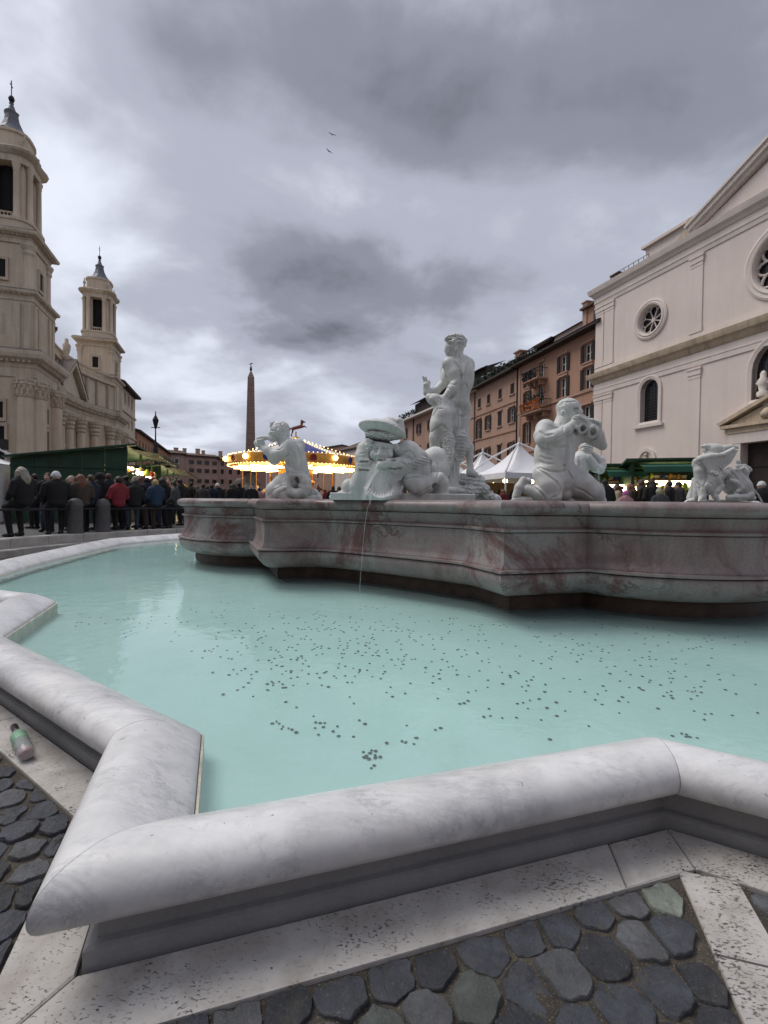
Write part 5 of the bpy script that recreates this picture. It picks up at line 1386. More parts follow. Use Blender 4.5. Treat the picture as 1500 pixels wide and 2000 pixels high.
# portal
mb = CH.mb()
for a, b in ((SC - 2.95, SC - 2.15), (SC + 2.15, SC + 2.95)): mb.box(a, b, 0.002, 0.28, 0.3, 5.3)
mb.box(SC - 2.95, SC + 2.95, 0.004, 0.3, 5.3, 5.95); portal = mb.build('portal', M_PINKT, church)
mb = CH.mb(); mb.box(SC - 3.1, SC + 3.1, 0.005, 0.36, 5.95, 6.3); mb.box(SC - 3.3, SC + 3.3, 0.006, 0.55, 6.3, 6.5); mb.build('entablature', M_BUFF, portal)
mb = CH.mb(); mb.extr([(SC - 3.0, 6.5), (SC + 3.0, 6.5), (SC, 7.75)], 0.007, 0.3); mb.build('tympanum', M_BUFF, portal)
for sg in (1, -1):
    mb = CH.mb(); q = [(SC - 3.35, 6.5), (SC, 7.95), (SC, 8.2), (SC - 3.5, 6.68)]
    mb.extr([(x if sg > 0 else 2 * SC - x, z) for x, z in q], 0.008, 0.58); mb.build('raking_cornice', M_BUFF, portal)
mb = CH.mb(); mb.lathe([(0.3, 7.95), (0.32, 8.2), (0.2, 8.3), (0.26, 8.6), (0.3, 8.9), (0.16, 9.1), (0.17, 9.3), (0.1, 9.45), (0.02, 9.5)], SC - 0.9, 0.3, 10); mb.tube([(SC - 1.25, 0.3, 8.75), (SC - 0.9, 0.35, 8.95), (SC - 0.6, 0.3, 8.7)], 0.1, 6); mb.build('angel_figure', M_PINKT, portal)
mb = CH.mb(); mb.lathe([(0.1, 6.62), (0.35, 6.7), (0.38, 6.95), (0.2, 7.2), (0.02, 7.3)], SC - 0.6, 0.3, 8); mb.build('relief', M_BUFF, portal)
mb = CH.mb(); mb.box(SC - 2.15, SC - 0.02, -0.5, -0.4, 0.38, 5.3); mb.box(SC + 0.02, SC + 2.15, -0.5, -0.4, 0.38, 5.3)
for c in (SC - 1.1, SC + 1.1):
    for z in (1.0, 2.4, 3.8): mb.box(c - 0.75, c + 0.75, -0.4, -0.36, z, z + 1.1)
mb.build('door', M_SHUT, portal)

# ------------------------------------------------------------------ right: terracotta palazzi
def railing(F, s0, s1, d, z0, z1, name, parent, material=M_IRON, step=0.16):
    mb = F.mb()
    for k in range(int((s1 - s0) / step) + 1): mb.box(s0 + k * step - 0.012, s0 + k * step + 0.012, d - 0.012, d + 0.012, z0, z1)
    mb.box(s0, s1, d - 0.03, d + 0.03, z1, z1 + 0.05)
    return mb.build(name, material, parent)
PL = facade_from(1157, 43, 505)
rw = random.Random(8)
M_PLANT = surf('terrace_plants', (0.030, 0.042, 0.022), 0.9, 0.5, 3, 0.6, 12, 0.05)
def leaves(F, parent, s0, s1, d0, d1, z0, z1, n, name='plants', material=None, size=0.12):
    mb = F.mb()
    for k in range(n):
        c = (rw.uniform(s0, s1), rw.uniform(d0, d1), rw.uniform(z0, z1)); sz = size * rw.uniform(0.6, 1.4)
        a = Vector((rw.gauss(0, 1), rw.gauss(0, 1), rw.gauss(0, 1))).normalized() * sz; b = Vector((rw.gauss(0, 1), rw.gauss(0, 1), rw.gauss(0, 1))).normalized() * sz * 0.7
        c = Vector(c); mb.add([tuple(c - a), tuple(c - b), tuple(c + a), tuple(c + b)], [(0, 1, 2, 3)])
    return mb.build(name, material or M_PLANT, parent)
# palazzo next to the church
pz = PL.empty('palazzo', 'terracotta palazzo with two balconies next to the pale church', 'building')
s0, s1 = -13.1, 1.5
wins = []
for (a, b), nm in zip(((-1.5, -0.4), (-5.15, -4.05), (-11.55, -10.65)), 'abc'):
    wins += [(a, b, 14.55, 16.2), (a, b, 12.05, 14.0), (a, b, 8.2 if nm != 'a' else 8.6, 10.5)]
wins += [(-8.9, -7.9, 12.1, 14.1), (-8.9, -7.9, 14.7, 16.5), (-8.9, -7.9, 8.3, 10.6), (-5.15, -4.05, 4.6, 6.8), (-11.55, -10.65, 4.6, 6.8)]
wall_holes(PL, rect(s0, s1, 0.3, 17.3), [rect(*w) for w in wins], 0.3, 9, 'wall', M_TERRA, pz)
for w in wins: window(PL, pz, *w, shutters='both' if w[0] > -8 or w[0] < -9.5 else 'none', open_=0.85, trim=M_TERRA2, bars=1)
PL.mb().box(s0, s1, 0.002, 0.12, 11.75, 11.95).build('string_course', M_TERRA2, pz)
PL.mb().box(s0, s1, 0.002, 0.10, 7.2, 7.35).build('string_course', M_TERRA2, pz)
for sc_ in (-13.0, 1.2): PL.mb().box(sc_ - 0.08, sc_ + 0.42, 0.002, 0.06, 0.3, 17.0).build('quoin_strip', M_TERRA2, pz)
mb = PL.mb(); mb.extr([(s0 - 0.2, 17.25), (s1, 17.25), (s1, 17.5), (s0 - 0.2, 17.5)], -9, 0.95); mb.build('eaves', M_EAVE, pz)
mb = PL.mb()
mb.add([(s0 - 0.2, 1.0, 17.5), (s1, 1.0, 17.5), (s1, -1.6, 18.4), (s0 - 0.2, -1.6, 18.4), (s0 - 0.2, -9, 18.4), (s1, -9, 18.4)], [(0, 1, 2, 3), (3, 2, 5, 4)]); mb.build('roof', M_ROOF, pz)
# two balconies: a dark one above, one bright with orange flowers below
for z, sa, sb, nm in ((14.55, -10.1, -7.3, 'upper'), (11.1, -10.6, -6.5, 'lower')):
    mb = PL.mb(); mb.box(sa, sb, 0.002, 1.25, z, z + 0.18); o = mb.build('balcony', M_TERRA2, pz)
    mb = PL.mb()
    for c in (sa + 0.5, (sa + sb) / 2, sb - 0.5): PL.mb().extr([(c - 0.12, z - 0.002), (c + 0.12, z - 0.002), (c + 0.12, z - 0.5), (c - 0.12, z - 0.5)], 0.003, 0.7).build('bracket', M_TERRA2, o)
    railing(PL, sa, sb, 1.2, z + 0.18, z + 1.15, 'railing', o)
    mb = PL.mb()
    for c in (sa, sb): 
        for k in range(7): mb.box(c - 0.012, c + 0.012, 0.1 + 0.17 * k, 0.125 + 0.17 * k, z + 0.18, z + 1.15)
        mb.box(c - 0.03, c + 0.03, 0.01, 1.16, z + 1.15, z + 1.2)
    mb.build('railing', M_IRON, o)
    if nm == 'lower':
        fl_m = [surf('orange_flowers', (0.50, 0.13, 0.02), 0.7, 0.3, 6, 0), surf('yellow_flowers', (0.55, 0.25, 0.05), 0.7, 0.3, 6, 0)]
        leaves(PL, o, sa, sb, 1.25, 1.45, z + 0.25, z + 1.25, 260, 'flowers', fl_m[0], 0.10); leaves(PL, o, sa, sb, 1.26, 1.48, z + 0.25, z + 1.2, 90, 'flowers', fl_m[1], 0.09); leaves(PL, o, sa + 0.5, sb, 0.7, 1.2, z + 1.1, z + 1.9, 160, 'plants', None, 0.13)
    else:
        leaves(PL, o, sa, sb, 1.22, 1.35, z + 0.2, z + 1.1, 200, 'plants', surf('dark_screen', (0.035, 0.04, 0.04), 0.8, 0.3, 5, 0), 0.13)
# attic rooms on its roof
mb = PL.mb(); mb.box(-3.2, 1.5, -7, -1.2, 17.8, 20.2); o = mb.build('attic', M_TERRA, pz)
PL.mb().box(-3.4, 1.6, -7.2, -0.8, 20.2, 20.4).build('attic_roof', M_ROOF, pz); mb = PL.mb(); mb.box(-3.35, -2.75, -2.4, -1.1, 18, 20.9); mb.box(-3.45, -2.65, -2.5, -1.0, 20.9, 21.0); mb.build('chimney', M_TERRA2, pz)
PL.mb().box(-1.8, -0.2, -1.19, -1.14, 18.3, 19.7).build('attic_window', M_GLASS, pz)
mb = PL.mb(); mb.extr([(-8.6, 18.0), (-3.2, 18.0), (-3.2, 19.3), (-8.0, 19.3)], -6, -1.3); mb.build('attic', M_PINKT, pz)
mb = PL.mb(); mb.add([(-9.2, -0.9, 19.2), (-3.3, -0.9, 19.2), (-3.3, -4, 20.2), (-8.4, -4, 20.2), (-8.4, -8, 19.3), (-3.3, -8, 19.3)], [(0, 1, 2, 3), (3, 2, 5, 4)]); mb.build('attic_roof', M_ROOF, pz)
mb = PL.mb(); mb.box(-12.0, -8.8, -5, -1.6, 18.0, 19.4); mb.build('attic', M_SHUT, pz)
PL.mb().box(-12.2, -8.6, -5.2, -1.2, 19.4, 19.55).build('attic_roof', M_EAVE, pz)
mb = PL.mb(); mb.add([(-12.3, -0.3, 18.75), (-8.9, -0.3, 18.75), (-8.9, -1.6, 19.3), (-12.3, -1.6, 19.3)], [(0, 1, 2, 3)]); mb.build('awning', M_WHITE, pz)
railing(PL, -12.8, -8.8, 0.6, 17.55, 18.35, 'terrace_railing', pz); leaves(PL, pz, -13, -9, 0.2, 0.8, 17.6, 18.3, 160, 'plants', None, 0.16)
mb = PL.mb(); mb.tube([(-13.2, 0.12, 0.4), (-13.2, 0.12, 17.2)], 0.07, 8); mb.build('drain_pipe', M_IRON, pz)
# middle palazzo
pz = PL.empty('palazzo', 'salmon palazzo with small square top windows behind the standing figure', 'building')
s0, s1 = -26.9, -13.35
wins = []; kinds = []
for c in (-23.25, -20.55, -17.45, -14.5):
    wins += [(c - 0.45, c + 0.45, 14.55, 15.8)]; kinds += ['closed']
    big = c < -23
    wins += [(c - 0.5, c + 0.5, 10.3 if big else 11.15, 12.9)]; kinds += ['closed' if abs(c + 17.45) < 0.1 else 'both']
    wins += [(c - 0.5, c + 0.5, 6.6, 8.7)]; kinds += ['closed' if abs(c + 17.45) < 0.1 else 'both']
wall_holes(PL, rect(s0, s1, 0.3, 17.2), [rect(*w) for w in wins], 0.3, 9, 'wall', M_TERRA2, pz)
for w, kd in zip(wins, kinds): window(PL, pz, *w, shutters=kd, open_=0.8, trim=M_TERRA2, lintel=w[3] < 13.5)
for z in (10.6, 14.0): PL.mb().box(s0, s1, 0.002, 0.1, z - 0.55, z - 0.4).build('string_course', M_TERRA, pz)
mb = PL.mb(); mb.box(s0 - 0.3, s1, -9, 0.9, 17.15, 17.4); mb.build('eaves', M_EAVE, pz)
mb = PL.mb(); mb.box(s0 + 0.2, s1, -1.6, -0.0, 17.42, 18.6); mb.build('parapet', surf('dark_terrace_screen', (0.032, 0.036, 0.036), 0.85, 0.4, 2, 0.4, 10, 0.03), pz)
mb = PL.mb(); mb.add([(s0 + 0.5, -1.7, 18.6), (s1, -1.7, 18.6), (s1, -3.4, 20.2), (s0 + 1.0, -3.4, 20.2), (s0 + 1.0, -9, 18.5), (s1, -9, 18.5)], [(0, 1, 2, 3), (3, 2, 5, 4)]); mb.box(s0 + 0.8, s1, -8.5, -2.0, 17.42, 18.6); mb.build('roof', M_ROOF, pz)
mb = PL.mb(); mb.box(-19.5, -18.3, -4.2, -3.2, 19.9, 21.1); mb.box(-19.7, -18.1, -4.4, -3.0, 21.1, 21.25); mb.build('chimney', M_TERRA, pz)
mb = PL.mb(); mb.box(-25.2, -24.4, -4.2, -3.4, 19.6, 20.7); mb.box(-25.35, -24.25, -4.35, -3.25, 20.7, 20.8); mb.build('chimney', M_ROOF, pz)
leaves(PL, pz, s0 + 0.3, s1, -0.1, 0.5, 17.5, 18.7, 420, 'plants', None, 0.18)
for k in range(6): PL.mb().box(-25 + 1.9 * k, -24.3 + 1.9 * k, -1.2, -0.1, 18.6, 18.72).build('parapet_coping', M_PINKT, pz)
mb = PL.mb(); mb.tube([(s0 + 2.4, 0.12, 0.4), (s0 + 2.4, 0.12, 17.0)], 0.07, 8); mb.build('drain_pipe', M_IRON, pz)
# far palazzo, between hat and standing figure
PF = facade_from(915, 69, 425)
PF.P = PF.P; pz = PF.empty('palazzo', 'distant salmon palazzo with plants along its roof edge between hat and standing figure', 'building')
sE, zE = PF.px(782, 822); s0, s1 = sE, 3.0
zE = PF.px(850, 797)[1]
wins = []
for u in (792, 818, 840, 862, 884):
    for v0, v1 in ((822, 852), (868, 900)):
        sm = PF.px(u, 850)[0]; za = PF.px(818, 829)[1]; zb = PF.px(818, 847)[1]; zc_ = PF.px(818, 872)[1]; zd = PF.px(818, 892)[1]
        a, b = (zb, za) if v0 == 822 else (zd, zc_)
        wins.append((sm - 0.6, sm + 0.6, a, b))
wall_holes(PF, rect(s0, s1, 0.3, zE - 0.3), [rect(*w) for w in wins], 0.3, 10, 'wall', M_TERRA2, pz)
for w in wins: window(PF, pz, *w, shutters='both', open_=0.8, trim=M_TERRA)
mb = PF.mb(); mb.box(s0 - 0.6, s1, -10, 1.0, zE - 0.3, zE); mb.build('eaves', M_PINKT, pz)
mb = PF.mb(); sA = PF.px(803, 800)[0]; mb.extr([(sA, zE), (s1, zE), (s1, zE + 3.3), (sA, zE + 2.6)], -8, -0.8); mb.build('attic', M_SHUT, pz)
mb = PF.mb(); mb.add([(sA - 1.2, 0.0, zE + 2.6), (s1, 0.0, zE + 2.9), (s1, -4, zE + 4.4), (sA + 1, -4, zE + 4.0)], [(0, 1, 2, 3)]); mb.build('attic_roof', M_ROOF, pz)
leaves(PF, pz, s0, sA + 3, -0.4, 0.6, zE, zE + 1.3, 260, 'plants', None, 0.22); railing(PF, s0, sA, 0.8, zE, zE + 0.9, 'railing', pz, step=0.4)
mb = PF.mb(); mb.tube([(PF.px(808, 850)[0], 0.12, 0.4), (PF.px(808, 850)[0], 0.12, zE - 0.4)], 0.09, 8); mb.build('drain_pipe', M_IRON, pz)
# low gabled houses further on
def block(name, label, pts, z, mats, cat='building', roof=None, wins=()):
    """pts: plan corners, counter-clockwise seen from above; z: eaves height"""
    c = np.mean([p[:2] for p in pts], 0)
    o = empty(name, (c[0], c[1], 0), 0, label, cat)
    loc = [(p[0] - c[0], p[1] - c[1]) for p in pts]
    MB().prism(loc, 0.3, z).build('wall', mats[0], o)
    big = [(x * 1.05, y * 1.05) for x, y in loc]
    MB().prism(big, z, z + 0.35).build('eaves', mats[2] if len(mats) > 2 else M_EAVE, o)
    if roof:
        mb = MB(); n = len(big); rx = [(x * 0.25, y * 0.25) for x, y in big]
        mb.rings([[(x, y, z + 0.35) for x, y in big], [(x, y, z + 0.35 + roof) for x, y in rx]], cap=(False, True)); mb.build('roof', mats[1], o)
    return o
pA, pB = aty(655, 900, 118), aty(712, 900, 105)
block('house', 'distant house with dark gabled roof beside the carousel canopy', [(pA[0], pA[1]), (pB[0], pB[1]), (pB[0] + 10, pB[1] + 10), (pA[0] + 10, pA[1] + 14)], aty(680, 880, 112)[2], (M_PINKT, M_ROOF), roof=2.6)
pA, pB = aty(622, 900, 150), aty(668, 900, 140)
block('house', 'far low house with a boxy roof terrace beside the carousel top', [(pA[0], pA[1]), (pB[0], pB[1]), (pB[0] + 6, pB[1] + 14), (pA[0] + 6, pA[1] + 14)], aty(640, 874, 145)[2], (M_TERRA2, M_ROOF), roof=1.0)
# ------------------------------------------------------------------ left: baroque church with two bell towers
AX = np.array([-0.30, 0.954]); AX = AX / np.linalg.norm(AX); NX = np.array([AX[1], -AX[0]])     # along the piazza, and across it towards the right
T1 = aty(25, 980, 58)[:2]
A2 = float((aty(190, 980, 95)[:2] - T1) @ AX)                                               # second tower, along the axis
SF = Facade(T1, AX, NX)                     # local x along the piazza, y towards the piazza
sa_ch = SF.empty('baroque_church', 'cream baroque church with two bell towers and a concave columned front', 'church')
def tower(a0, b0):
    """bell tower over a square base, belfry with columns, lead spire; local middle at (a0, b0)"""
    K_ = 0.80
    fr_ = (SF.fr[1] * a0 + SF.fr[2] * b0, SF.fr[1] * K_, SF.fr[2] * K_, SF.fr[3])
    a0 = b0 = 0.0
    def mb_(): return MB(fr_)
    h = 4.3
    mb = mb_(); mb.box(a0 - h, a0 + h, b0 - h, b0 + h, 0.3, 15.4); mb.build('tower_base', M_CREAM, sa_ch)
    # giant pilasters and half columns with rich capitals on the two visible sides
    for fx, fy, n in ((0, 1, 3), (-1, 0, 3), (1, 0, 3)):
        for t in (-3.3, 3.3):
            cx, cy = (a0 + t, b0 + h + 0.15) if fy else (a0 + fx * (h + 0.15), b0 + t)
            mb = mb_(); mb.lathe([(1.25, 0.4), (1.25, 1.6), (1.1, 1.8), (1.1, 12.4), (1.02, 13.0)], cx, cy, 16); o = mb.build('column', M_CREAM, sa_ch)
            mb = mb_(); mb.lathe([(1.04, 13.0), (1.2, 13.15), (1.1, 13.5), (1.36, 13.8), (1.2, 14.1), (1.48, 14.5), (1.36, 14.7), (1.5, 14.9), (1.5, 15.2)], cx, cy, 14, smooth=False)
            for z_, r_, n_ in ((13.3, 1.2, 12), (13.95, 1.32, 12), (14.45, 1.42, 8)):
                for j_ in range(n_):
                    t_ = 2 * PI * (j_ + (0.5 if z_ > 13.5 else 0)) / n_; x_, y_ = cx + r_ * math.cos(t_), cy + r_ * math.sin(t_)
                    mb.box(x_ - 0.14, x_ + 0.14, y_ - 0.14, y_ + 0.14, z_, z_ + 0.42)
            mb.build('capital', M_CREAM2, o)
        for z0, z1, w in ((4.2, 9.6, 0.7), (10.6, 12.4, 0.55)):
            s = fx if fx else 1
            mb = mb_()
            if fy: mb.box(a0 - w, a0 + w, b0 + h + 0.003, b0 + h + 0.05, z0, z1)
            else: mb.box(*sorted((a0 + fx * (h + 0.003), a0 + fx * (h + 0.05))), b0 - w, b0 + w, z0, z1)
            o = mb.build('window', M_VOID, sa_ch)
            mb = mb_(); fq = lambda k, d: [((a0 + x, b0 + h + d, z) if fy else (a0 + fx * (h + d), b0 + x, z)) for x, z in ((-w - k, z0 - k), (w + k, z0 - k), (w + k, z1 + k), (-w - k, z1 + k))]
            mb.rings([fq(0.4, 0.002), fq(0.4, 0.35), fq(0.02, 0.3), fq(0.02, 0.002)])
            mb.build('frame', M_CREAM2, o)
    def ent(z, hh, pr, name='entablature', m=M_CREAM2, soffit=M_DARKSTONE):
        mb = mb_()
        prof = [(0.0, 0.0), (0.12, 0.0), (0.12, 0.35), (0.2, 0.4), (0.2, 0.55), (0.45, 0.6), (0.9, 0.72), (1.0, 0.86), (1.0, 1.0)]
        rr = [[(a0 + sx * (hh + p * pr), b0 + sy * (hh + p * pr), z[0] + q * (z[1] - z[0])) for sx, sy in ((-1, -1), (1, -1), (1, 1), (-1, 1))] for p, q in prof]
        mb.rings(rr, cap=(True, True)); o = mb.build(name, m, sa_ch)
        md = mb_(); nm_ = 13; zc0, zc1 = z[0] + 0.56 * (z[1] - z[0]), z[0] + 0.74 * (z[1] - z[0]); ew = hh + pr * 0.62
        for k_ in range(nm_):
            c_ = -hh + 2 * hh * (k_ + 0.5) / nm_
            md.box(a0 + c_ - 0.13, a0 + c_ + 0.13, b0 + hh, b0 + ew, zc0, zc1); md.box(a0 - ew, a0 - hh, b0 + c_ - 0.13, b0 + c_ + 0.13, zc0, zc1)
        tag(md.build('modillions', m, o), kind='stuff')
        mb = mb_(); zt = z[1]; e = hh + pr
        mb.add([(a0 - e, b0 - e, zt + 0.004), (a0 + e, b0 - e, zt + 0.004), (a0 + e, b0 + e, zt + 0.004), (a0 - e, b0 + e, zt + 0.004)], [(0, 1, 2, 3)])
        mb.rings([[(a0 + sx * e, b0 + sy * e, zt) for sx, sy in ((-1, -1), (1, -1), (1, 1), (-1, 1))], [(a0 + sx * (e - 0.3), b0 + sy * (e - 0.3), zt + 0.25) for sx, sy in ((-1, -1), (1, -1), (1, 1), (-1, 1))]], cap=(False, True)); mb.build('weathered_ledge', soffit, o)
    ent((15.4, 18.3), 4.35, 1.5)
    mb = mb_(); mb.box(a0 - 4.1, a0 + 4.1, b0 - 4.1, b0 + 4.1, 18.3, 24.3); mb.build('attic', M_CREAM, sa_ch)
    for t in (-3.5, -2.1, 2.1, 3.5):
        mb = mb_(); mb.box(a0 + t - 0.45, a0 + t + 0.45, b0 + 4.103, b0 + 4.35, 18.5, 24.0); mb.build('pilaster', M_CREAM2, sa_ch)
        mb = mb_(); mb.box(a0 - 4.35, a0 - 4.103, b0 + t - 0.45, b0 + t + 0.45, 18.5, 24.0); mb.build('pilaster', M_CREAM2, sa_ch)
    for fy in (0, 1):
        mb = mb_()
        q = arch(-0.75, 0.75, 20.2, 22.9, 8)
        if fy: mb.add([(a0 + x, b0 + 4.108, z) for x, z in q], tess(q))
        else: mb.add([(a0 - 4.108, b0 + x, z) for x, z in q], tess(q))
        mb.build('niche', M_CREAM2, sa_ch)
    ent((24.3, 25.4), 4.15, 0.7)
    # upper stage with a window and broken curves
    mb = mb_(); mb.box(a0 - 3.6, a0 + 3.6, b0 - 3.6, b0 + 3.6, 25.4, 31.0); mb.build('tower_stage', M_CREAM, sa_ch)
    for sx, sy in ((-1, 1), (1, 1), (-1, -1), (1, -1)):
        mb = mb_(); c1, c2 = a0 + sx * 3.35, b0 + sy * 3.35
        mb.lathe([(0.75, 25.5), (0.75, 26.2), (0.62, 26.3), (0.62, 29.7)], c1, c2, 12); o = mb.build('column', M_CREAM, sa_ch)
        mb = mb_(); mb.lathe([(0.64, 29.7), (0.8, 30.0), (0.72, 30.3), (1.0, 30.8), (1.0, 31.0)], c1, c2, 10, smooth=False); mb.build('capital', M_CREAM2, o)
    for fx, fy in ((0, 1), (-1, 0), (1, 0)):
        for z0, z1, w, m, nm in ((26.9, 28.9, 0.62, M_VOID, 'window'),):
            mb = mb_()
            if fy: mb.box(a0 - w, a0 + w, b0 + 3.603, b0 + 3.66, z0, z1)
            else: mb.box(*sorted((a0 + fx * 3.603, a0 + fx * 3.66)), b0 - w, b0 + w, z0, z1)
            o = mb.build(nm, m, sa_ch)
            mb = mb_(); fq = lambda k, d: [((a0 + x, b0 + 3.6 + d, z) if fy else (a0 + fx * (3.6 + d), b0 + x, z)) for x, z in ((-w - k, z0 - k), (w + k, z0 - k), (w + k, z1 + k), (-w - k, z1 + k))]
            mb.rings([fq(0.35, 0.002), fq(0.35, 0.3), fq(0.02, 0.26), fq(0.02, 0.002)])
            mb.build('frame', M_CREAM2, o)
    ent((31.0, 32.3), 3.7, 1.1)
    # belfry: pedestal, four piers, dark openings with arches, paired columns, curved cornice
    NB = 32
    def ringr(z, r, k=0.10): return [(a0 + (r * (1 + k * math.cos(4 * t)) ) * math.cos(t + PI / 4), b0 + (r * (1 + k * math.cos(4 * t))) * math.sin(t + PI / 4), z) for t in [2 * PI * j / NB for j in range(NB)]]
    mb = mb_(); mb.rings([ringr(32.5, 3.75), ringr(33.7, 3.75), ringr(33.8, 3.95), ringr(34.1, 3.95), ringr(34.15, 3.55)], cap=(True, True)); mb.build('belfry_pedestal', M_CREAM, sa_ch)
    mb = mb_()
    for q in range(4):
        t = PI / 4 + q * PI / 2
        for dt0, dt1 in ((-0.33, 0.33),):
            prof = [(3.0 * math.cos(t + dt0), 3.0 * math.sin(t + dt0)), (3.3 * math.cos(t), 3.3 * math.sin(t)), (3.0 * math.cos(t + dt1), 3.0 * math.sin(t + dt1)), (2.2 * math.cos(t + dt1), 2.2 * math.sin(t + dt1)), (2.2 * math.cos(t + dt0), 2.2 * math.sin(t + dt0))]
            mb.prism([(a0 + x, b0 + y) for x, y in prof], 34.15, 40.6)
    mb.build('belfry_pier', M_CREAM, sa_ch)
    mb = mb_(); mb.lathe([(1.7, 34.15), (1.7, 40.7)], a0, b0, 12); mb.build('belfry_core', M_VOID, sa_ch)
    for q in range(4):
        for dt in (-0.36, 0.36):
            t = PI / 4 + q * PI / 2 + dt * 0.75
            mb = mb_(); cx, cy = a0 + 3.35 * math.cos(t), b0 + 3.35 * math.sin(t)
            mb.lathe([(0.5, 34.15), (0.5, 34.5), (0.4, 34.6), (0.36, 39.7), (0.42, 39.8), (0.4, 40.0), (0.56, 40.4), (0.56, 40.6)], cx, cy, 10); mb.build('column', M_CREAM, sa_ch)
        t = q * PI / 2
        mb = mb_(); mb.tube([(a0 + 2.6 * math.cos(t) - 1.15 * math.sin(t), b0 + 2.6 * math.sin(t) + 1.15 * math.cos(t), 34.85), (a0 + 2.6 * math.cos(t) + 1.15 * math.sin(t), b0 + 2.6 * math.sin(t) - 1.15 * math.cos(t), 34.85)], 0.12, 6)
        for k in range(5):
            w = -0.9 + 0.45 * k; mb.tube([(a0 + 2.6 * math.cos(t) - w * math.sin(t), b0 + 2.6 * math.sin(t) + w * math.cos(t), 34.15), (a0 + 2.6 * math.cos(t) - w * math.sin(t), b0 + 2.6 * math.sin(t) + w * math.cos(t), 34.8)], 0.1, 6)
        mb.build('balustrade', M_CREAM2, sa_ch)
    mb = mb_(); mb.rings([ringr(40.6, 3.5), ringr(40.95, 3.55), ringr(41.3, 3.55), ringr(41.4, 3.8), ringr(41.7, 4.25, 0.13), ringr(41.95, 4.4, 0.13), ringr(42.1, 4.2, 0.13), ringr(42.2, 2.6)], cap=(True, True)); mb.build('belfry_cornice', M_CREAM2, sa_ch)
    mb = mb_(); mb.rings([ringr(42.2, 2.9, 0.06), ringr(44.2, 2.75, 0.06), ringr(44.3, 3.0, 0.06), ringr(44.6, 3.0, 0.06), ringr(44.7, 2.6, 0.06)], cap=(True, True)); mb.build('drum', M_CREAM, sa_ch)
    for q in range(4):
        t = PI / 4 + q * PI / 2; cx, cy = a0 + 3.7 * math.cos(t), b0 + 3.7 * math.sin(t)
        mb = mb_(); mb.lathe([(0.3, 42.2), (0.3, 42.6), (0.12, 42.75), (0.34, 43.2), (0.3, 43.5), (0.1, 43.7), (0.14, 44.0), (0.02, 44.2)], cx, cy, 8); mb.build('urn', M_CREAM2, sa_ch)
    def oct_(z, r): return [(a0 + r * math.cos(2 * PI * j / 16) * (1.0 if j % 4 else 1.12), b0 + r * math.sin(2 * PI * j / 16) * (1.0 if j % 4 else 1.12), z) for j in range(16)]
    mb = mb_(); mb.rings([oct_(44.7, 2.5), oct_(45.1, 1.95), oct_(45.8, 1.35), oct_(46.7, 0.92), oct_(47.4, 0.78), oct_(47.75, 0.9), oct_(48.0, 0.5), oct_(48.4, 0.35), oct_(48.7, 0.22), oct_(48.9, 0.3), oct_(49.0, 0.1)], cap=(True, True)); mb.build('spire', M_LEAD, sa_ch)
    mb = mb_(); mb.lathe([(0.02, 48.95), (0.3, 49.1), (0.42, 49.4), (0.3, 49.7), (0.02, 49.85)], a0, b0, 10); mb.tube([(a0, b0, 49.8), (a0, b0, 51.6)], 0.07, 6); mb.tube([(a0 - 0.45, b0, 51.0), (a0 + 0.45, b0, 51.0)], 0.06, 6); mb.build('cross', M_IRON, sa_ch)
tower(0, 0); tower(A2, 0)
# concave front between the towers
FA0, FA1 = 3.45, A2 - 3.45; MID = (FA0 + FA1) / 2; HALF = (FA1 - FA0) / 2
def fb(a): return 3.3 - 4.2 * (1 - ((a - MID) / HALF) ** 2)
NF = 24
aa = [FA0 + (FA1 - FA0) * k / NF for k in range(NF + 1)]
mb = SF.mb(); mb.rings([[(a, fb(a), 0.3) for a in aa], [(a, fb(a), 15.4) for a in aa]], close=False, smooth=True); mb.build('front_wall', M_CREAM, sa_ch)
prof = [(0.0, 15.4), (0.15, 15.4), (0.15, 16.3), (0.25, 16.4), (0.25, 16.9), (0.6, 17.05), (1.2, 17.45), (1.35, 17.9), (1.4, 18.3), (0.0, 18.45)]
mb = SF.mb(); mb.rings([[(a, fb(a) + d, z) for a in aa] for d, z in prof], close=False); mb.build('entablature', M_CREAM2, sa_ch)
md = SF.mb()
for k in range(44):
    a = FA0 + 0.4 + (FA1 - FA0 - 0.8) * k / 43; md.box(a - 0.14, a + 0.14, fb(a) + 0.26, fb(a) + 1.0, 16.95, 17.3)
tag(md.build('modillions', M_CREAM2, sa_ch), kind='stuff')
for k in range(12):
    a = FA0 + 1.2 + (FA1 - FA0 - 2.4) * k / 11; SF.mb().box(a - 0.4, a + 0.4, fb(a) - 0.19, fb(a) + 0.12, 18.75, 23.2).build('pilaster', M_CREAM2, sa_ch)
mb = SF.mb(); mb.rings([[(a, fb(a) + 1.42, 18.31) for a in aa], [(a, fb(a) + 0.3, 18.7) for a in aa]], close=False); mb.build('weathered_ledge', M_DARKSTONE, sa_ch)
mb = SF.mb(); mb.rings([[(a, fb(a) - 0.2, 18.3) for a in aa], [(a, fb(a) - 0.2, 23.2) for a in aa], [(a, fb(a) + 0.4, 23.4) for a in aa], [(a, fb(a) + 0.4, 23.8) for a in aa], [(a, fb(a) - 3, 23.9) for a in aa]], close=False); mb.build('attic', M_CREAM, sa_ch)
for k in range(46):
    pass
mb = SF.mb()
for k in range(60):
    a = FA0 + 0.4 + (FA1 - FA0 - 0.8) * k / 59; mb.lathe([(0.09, 23.8), (0.16, 24.1), (0.08, 24.6), (0.12, 24.9)], a, fb(a) + 0.1, 6)
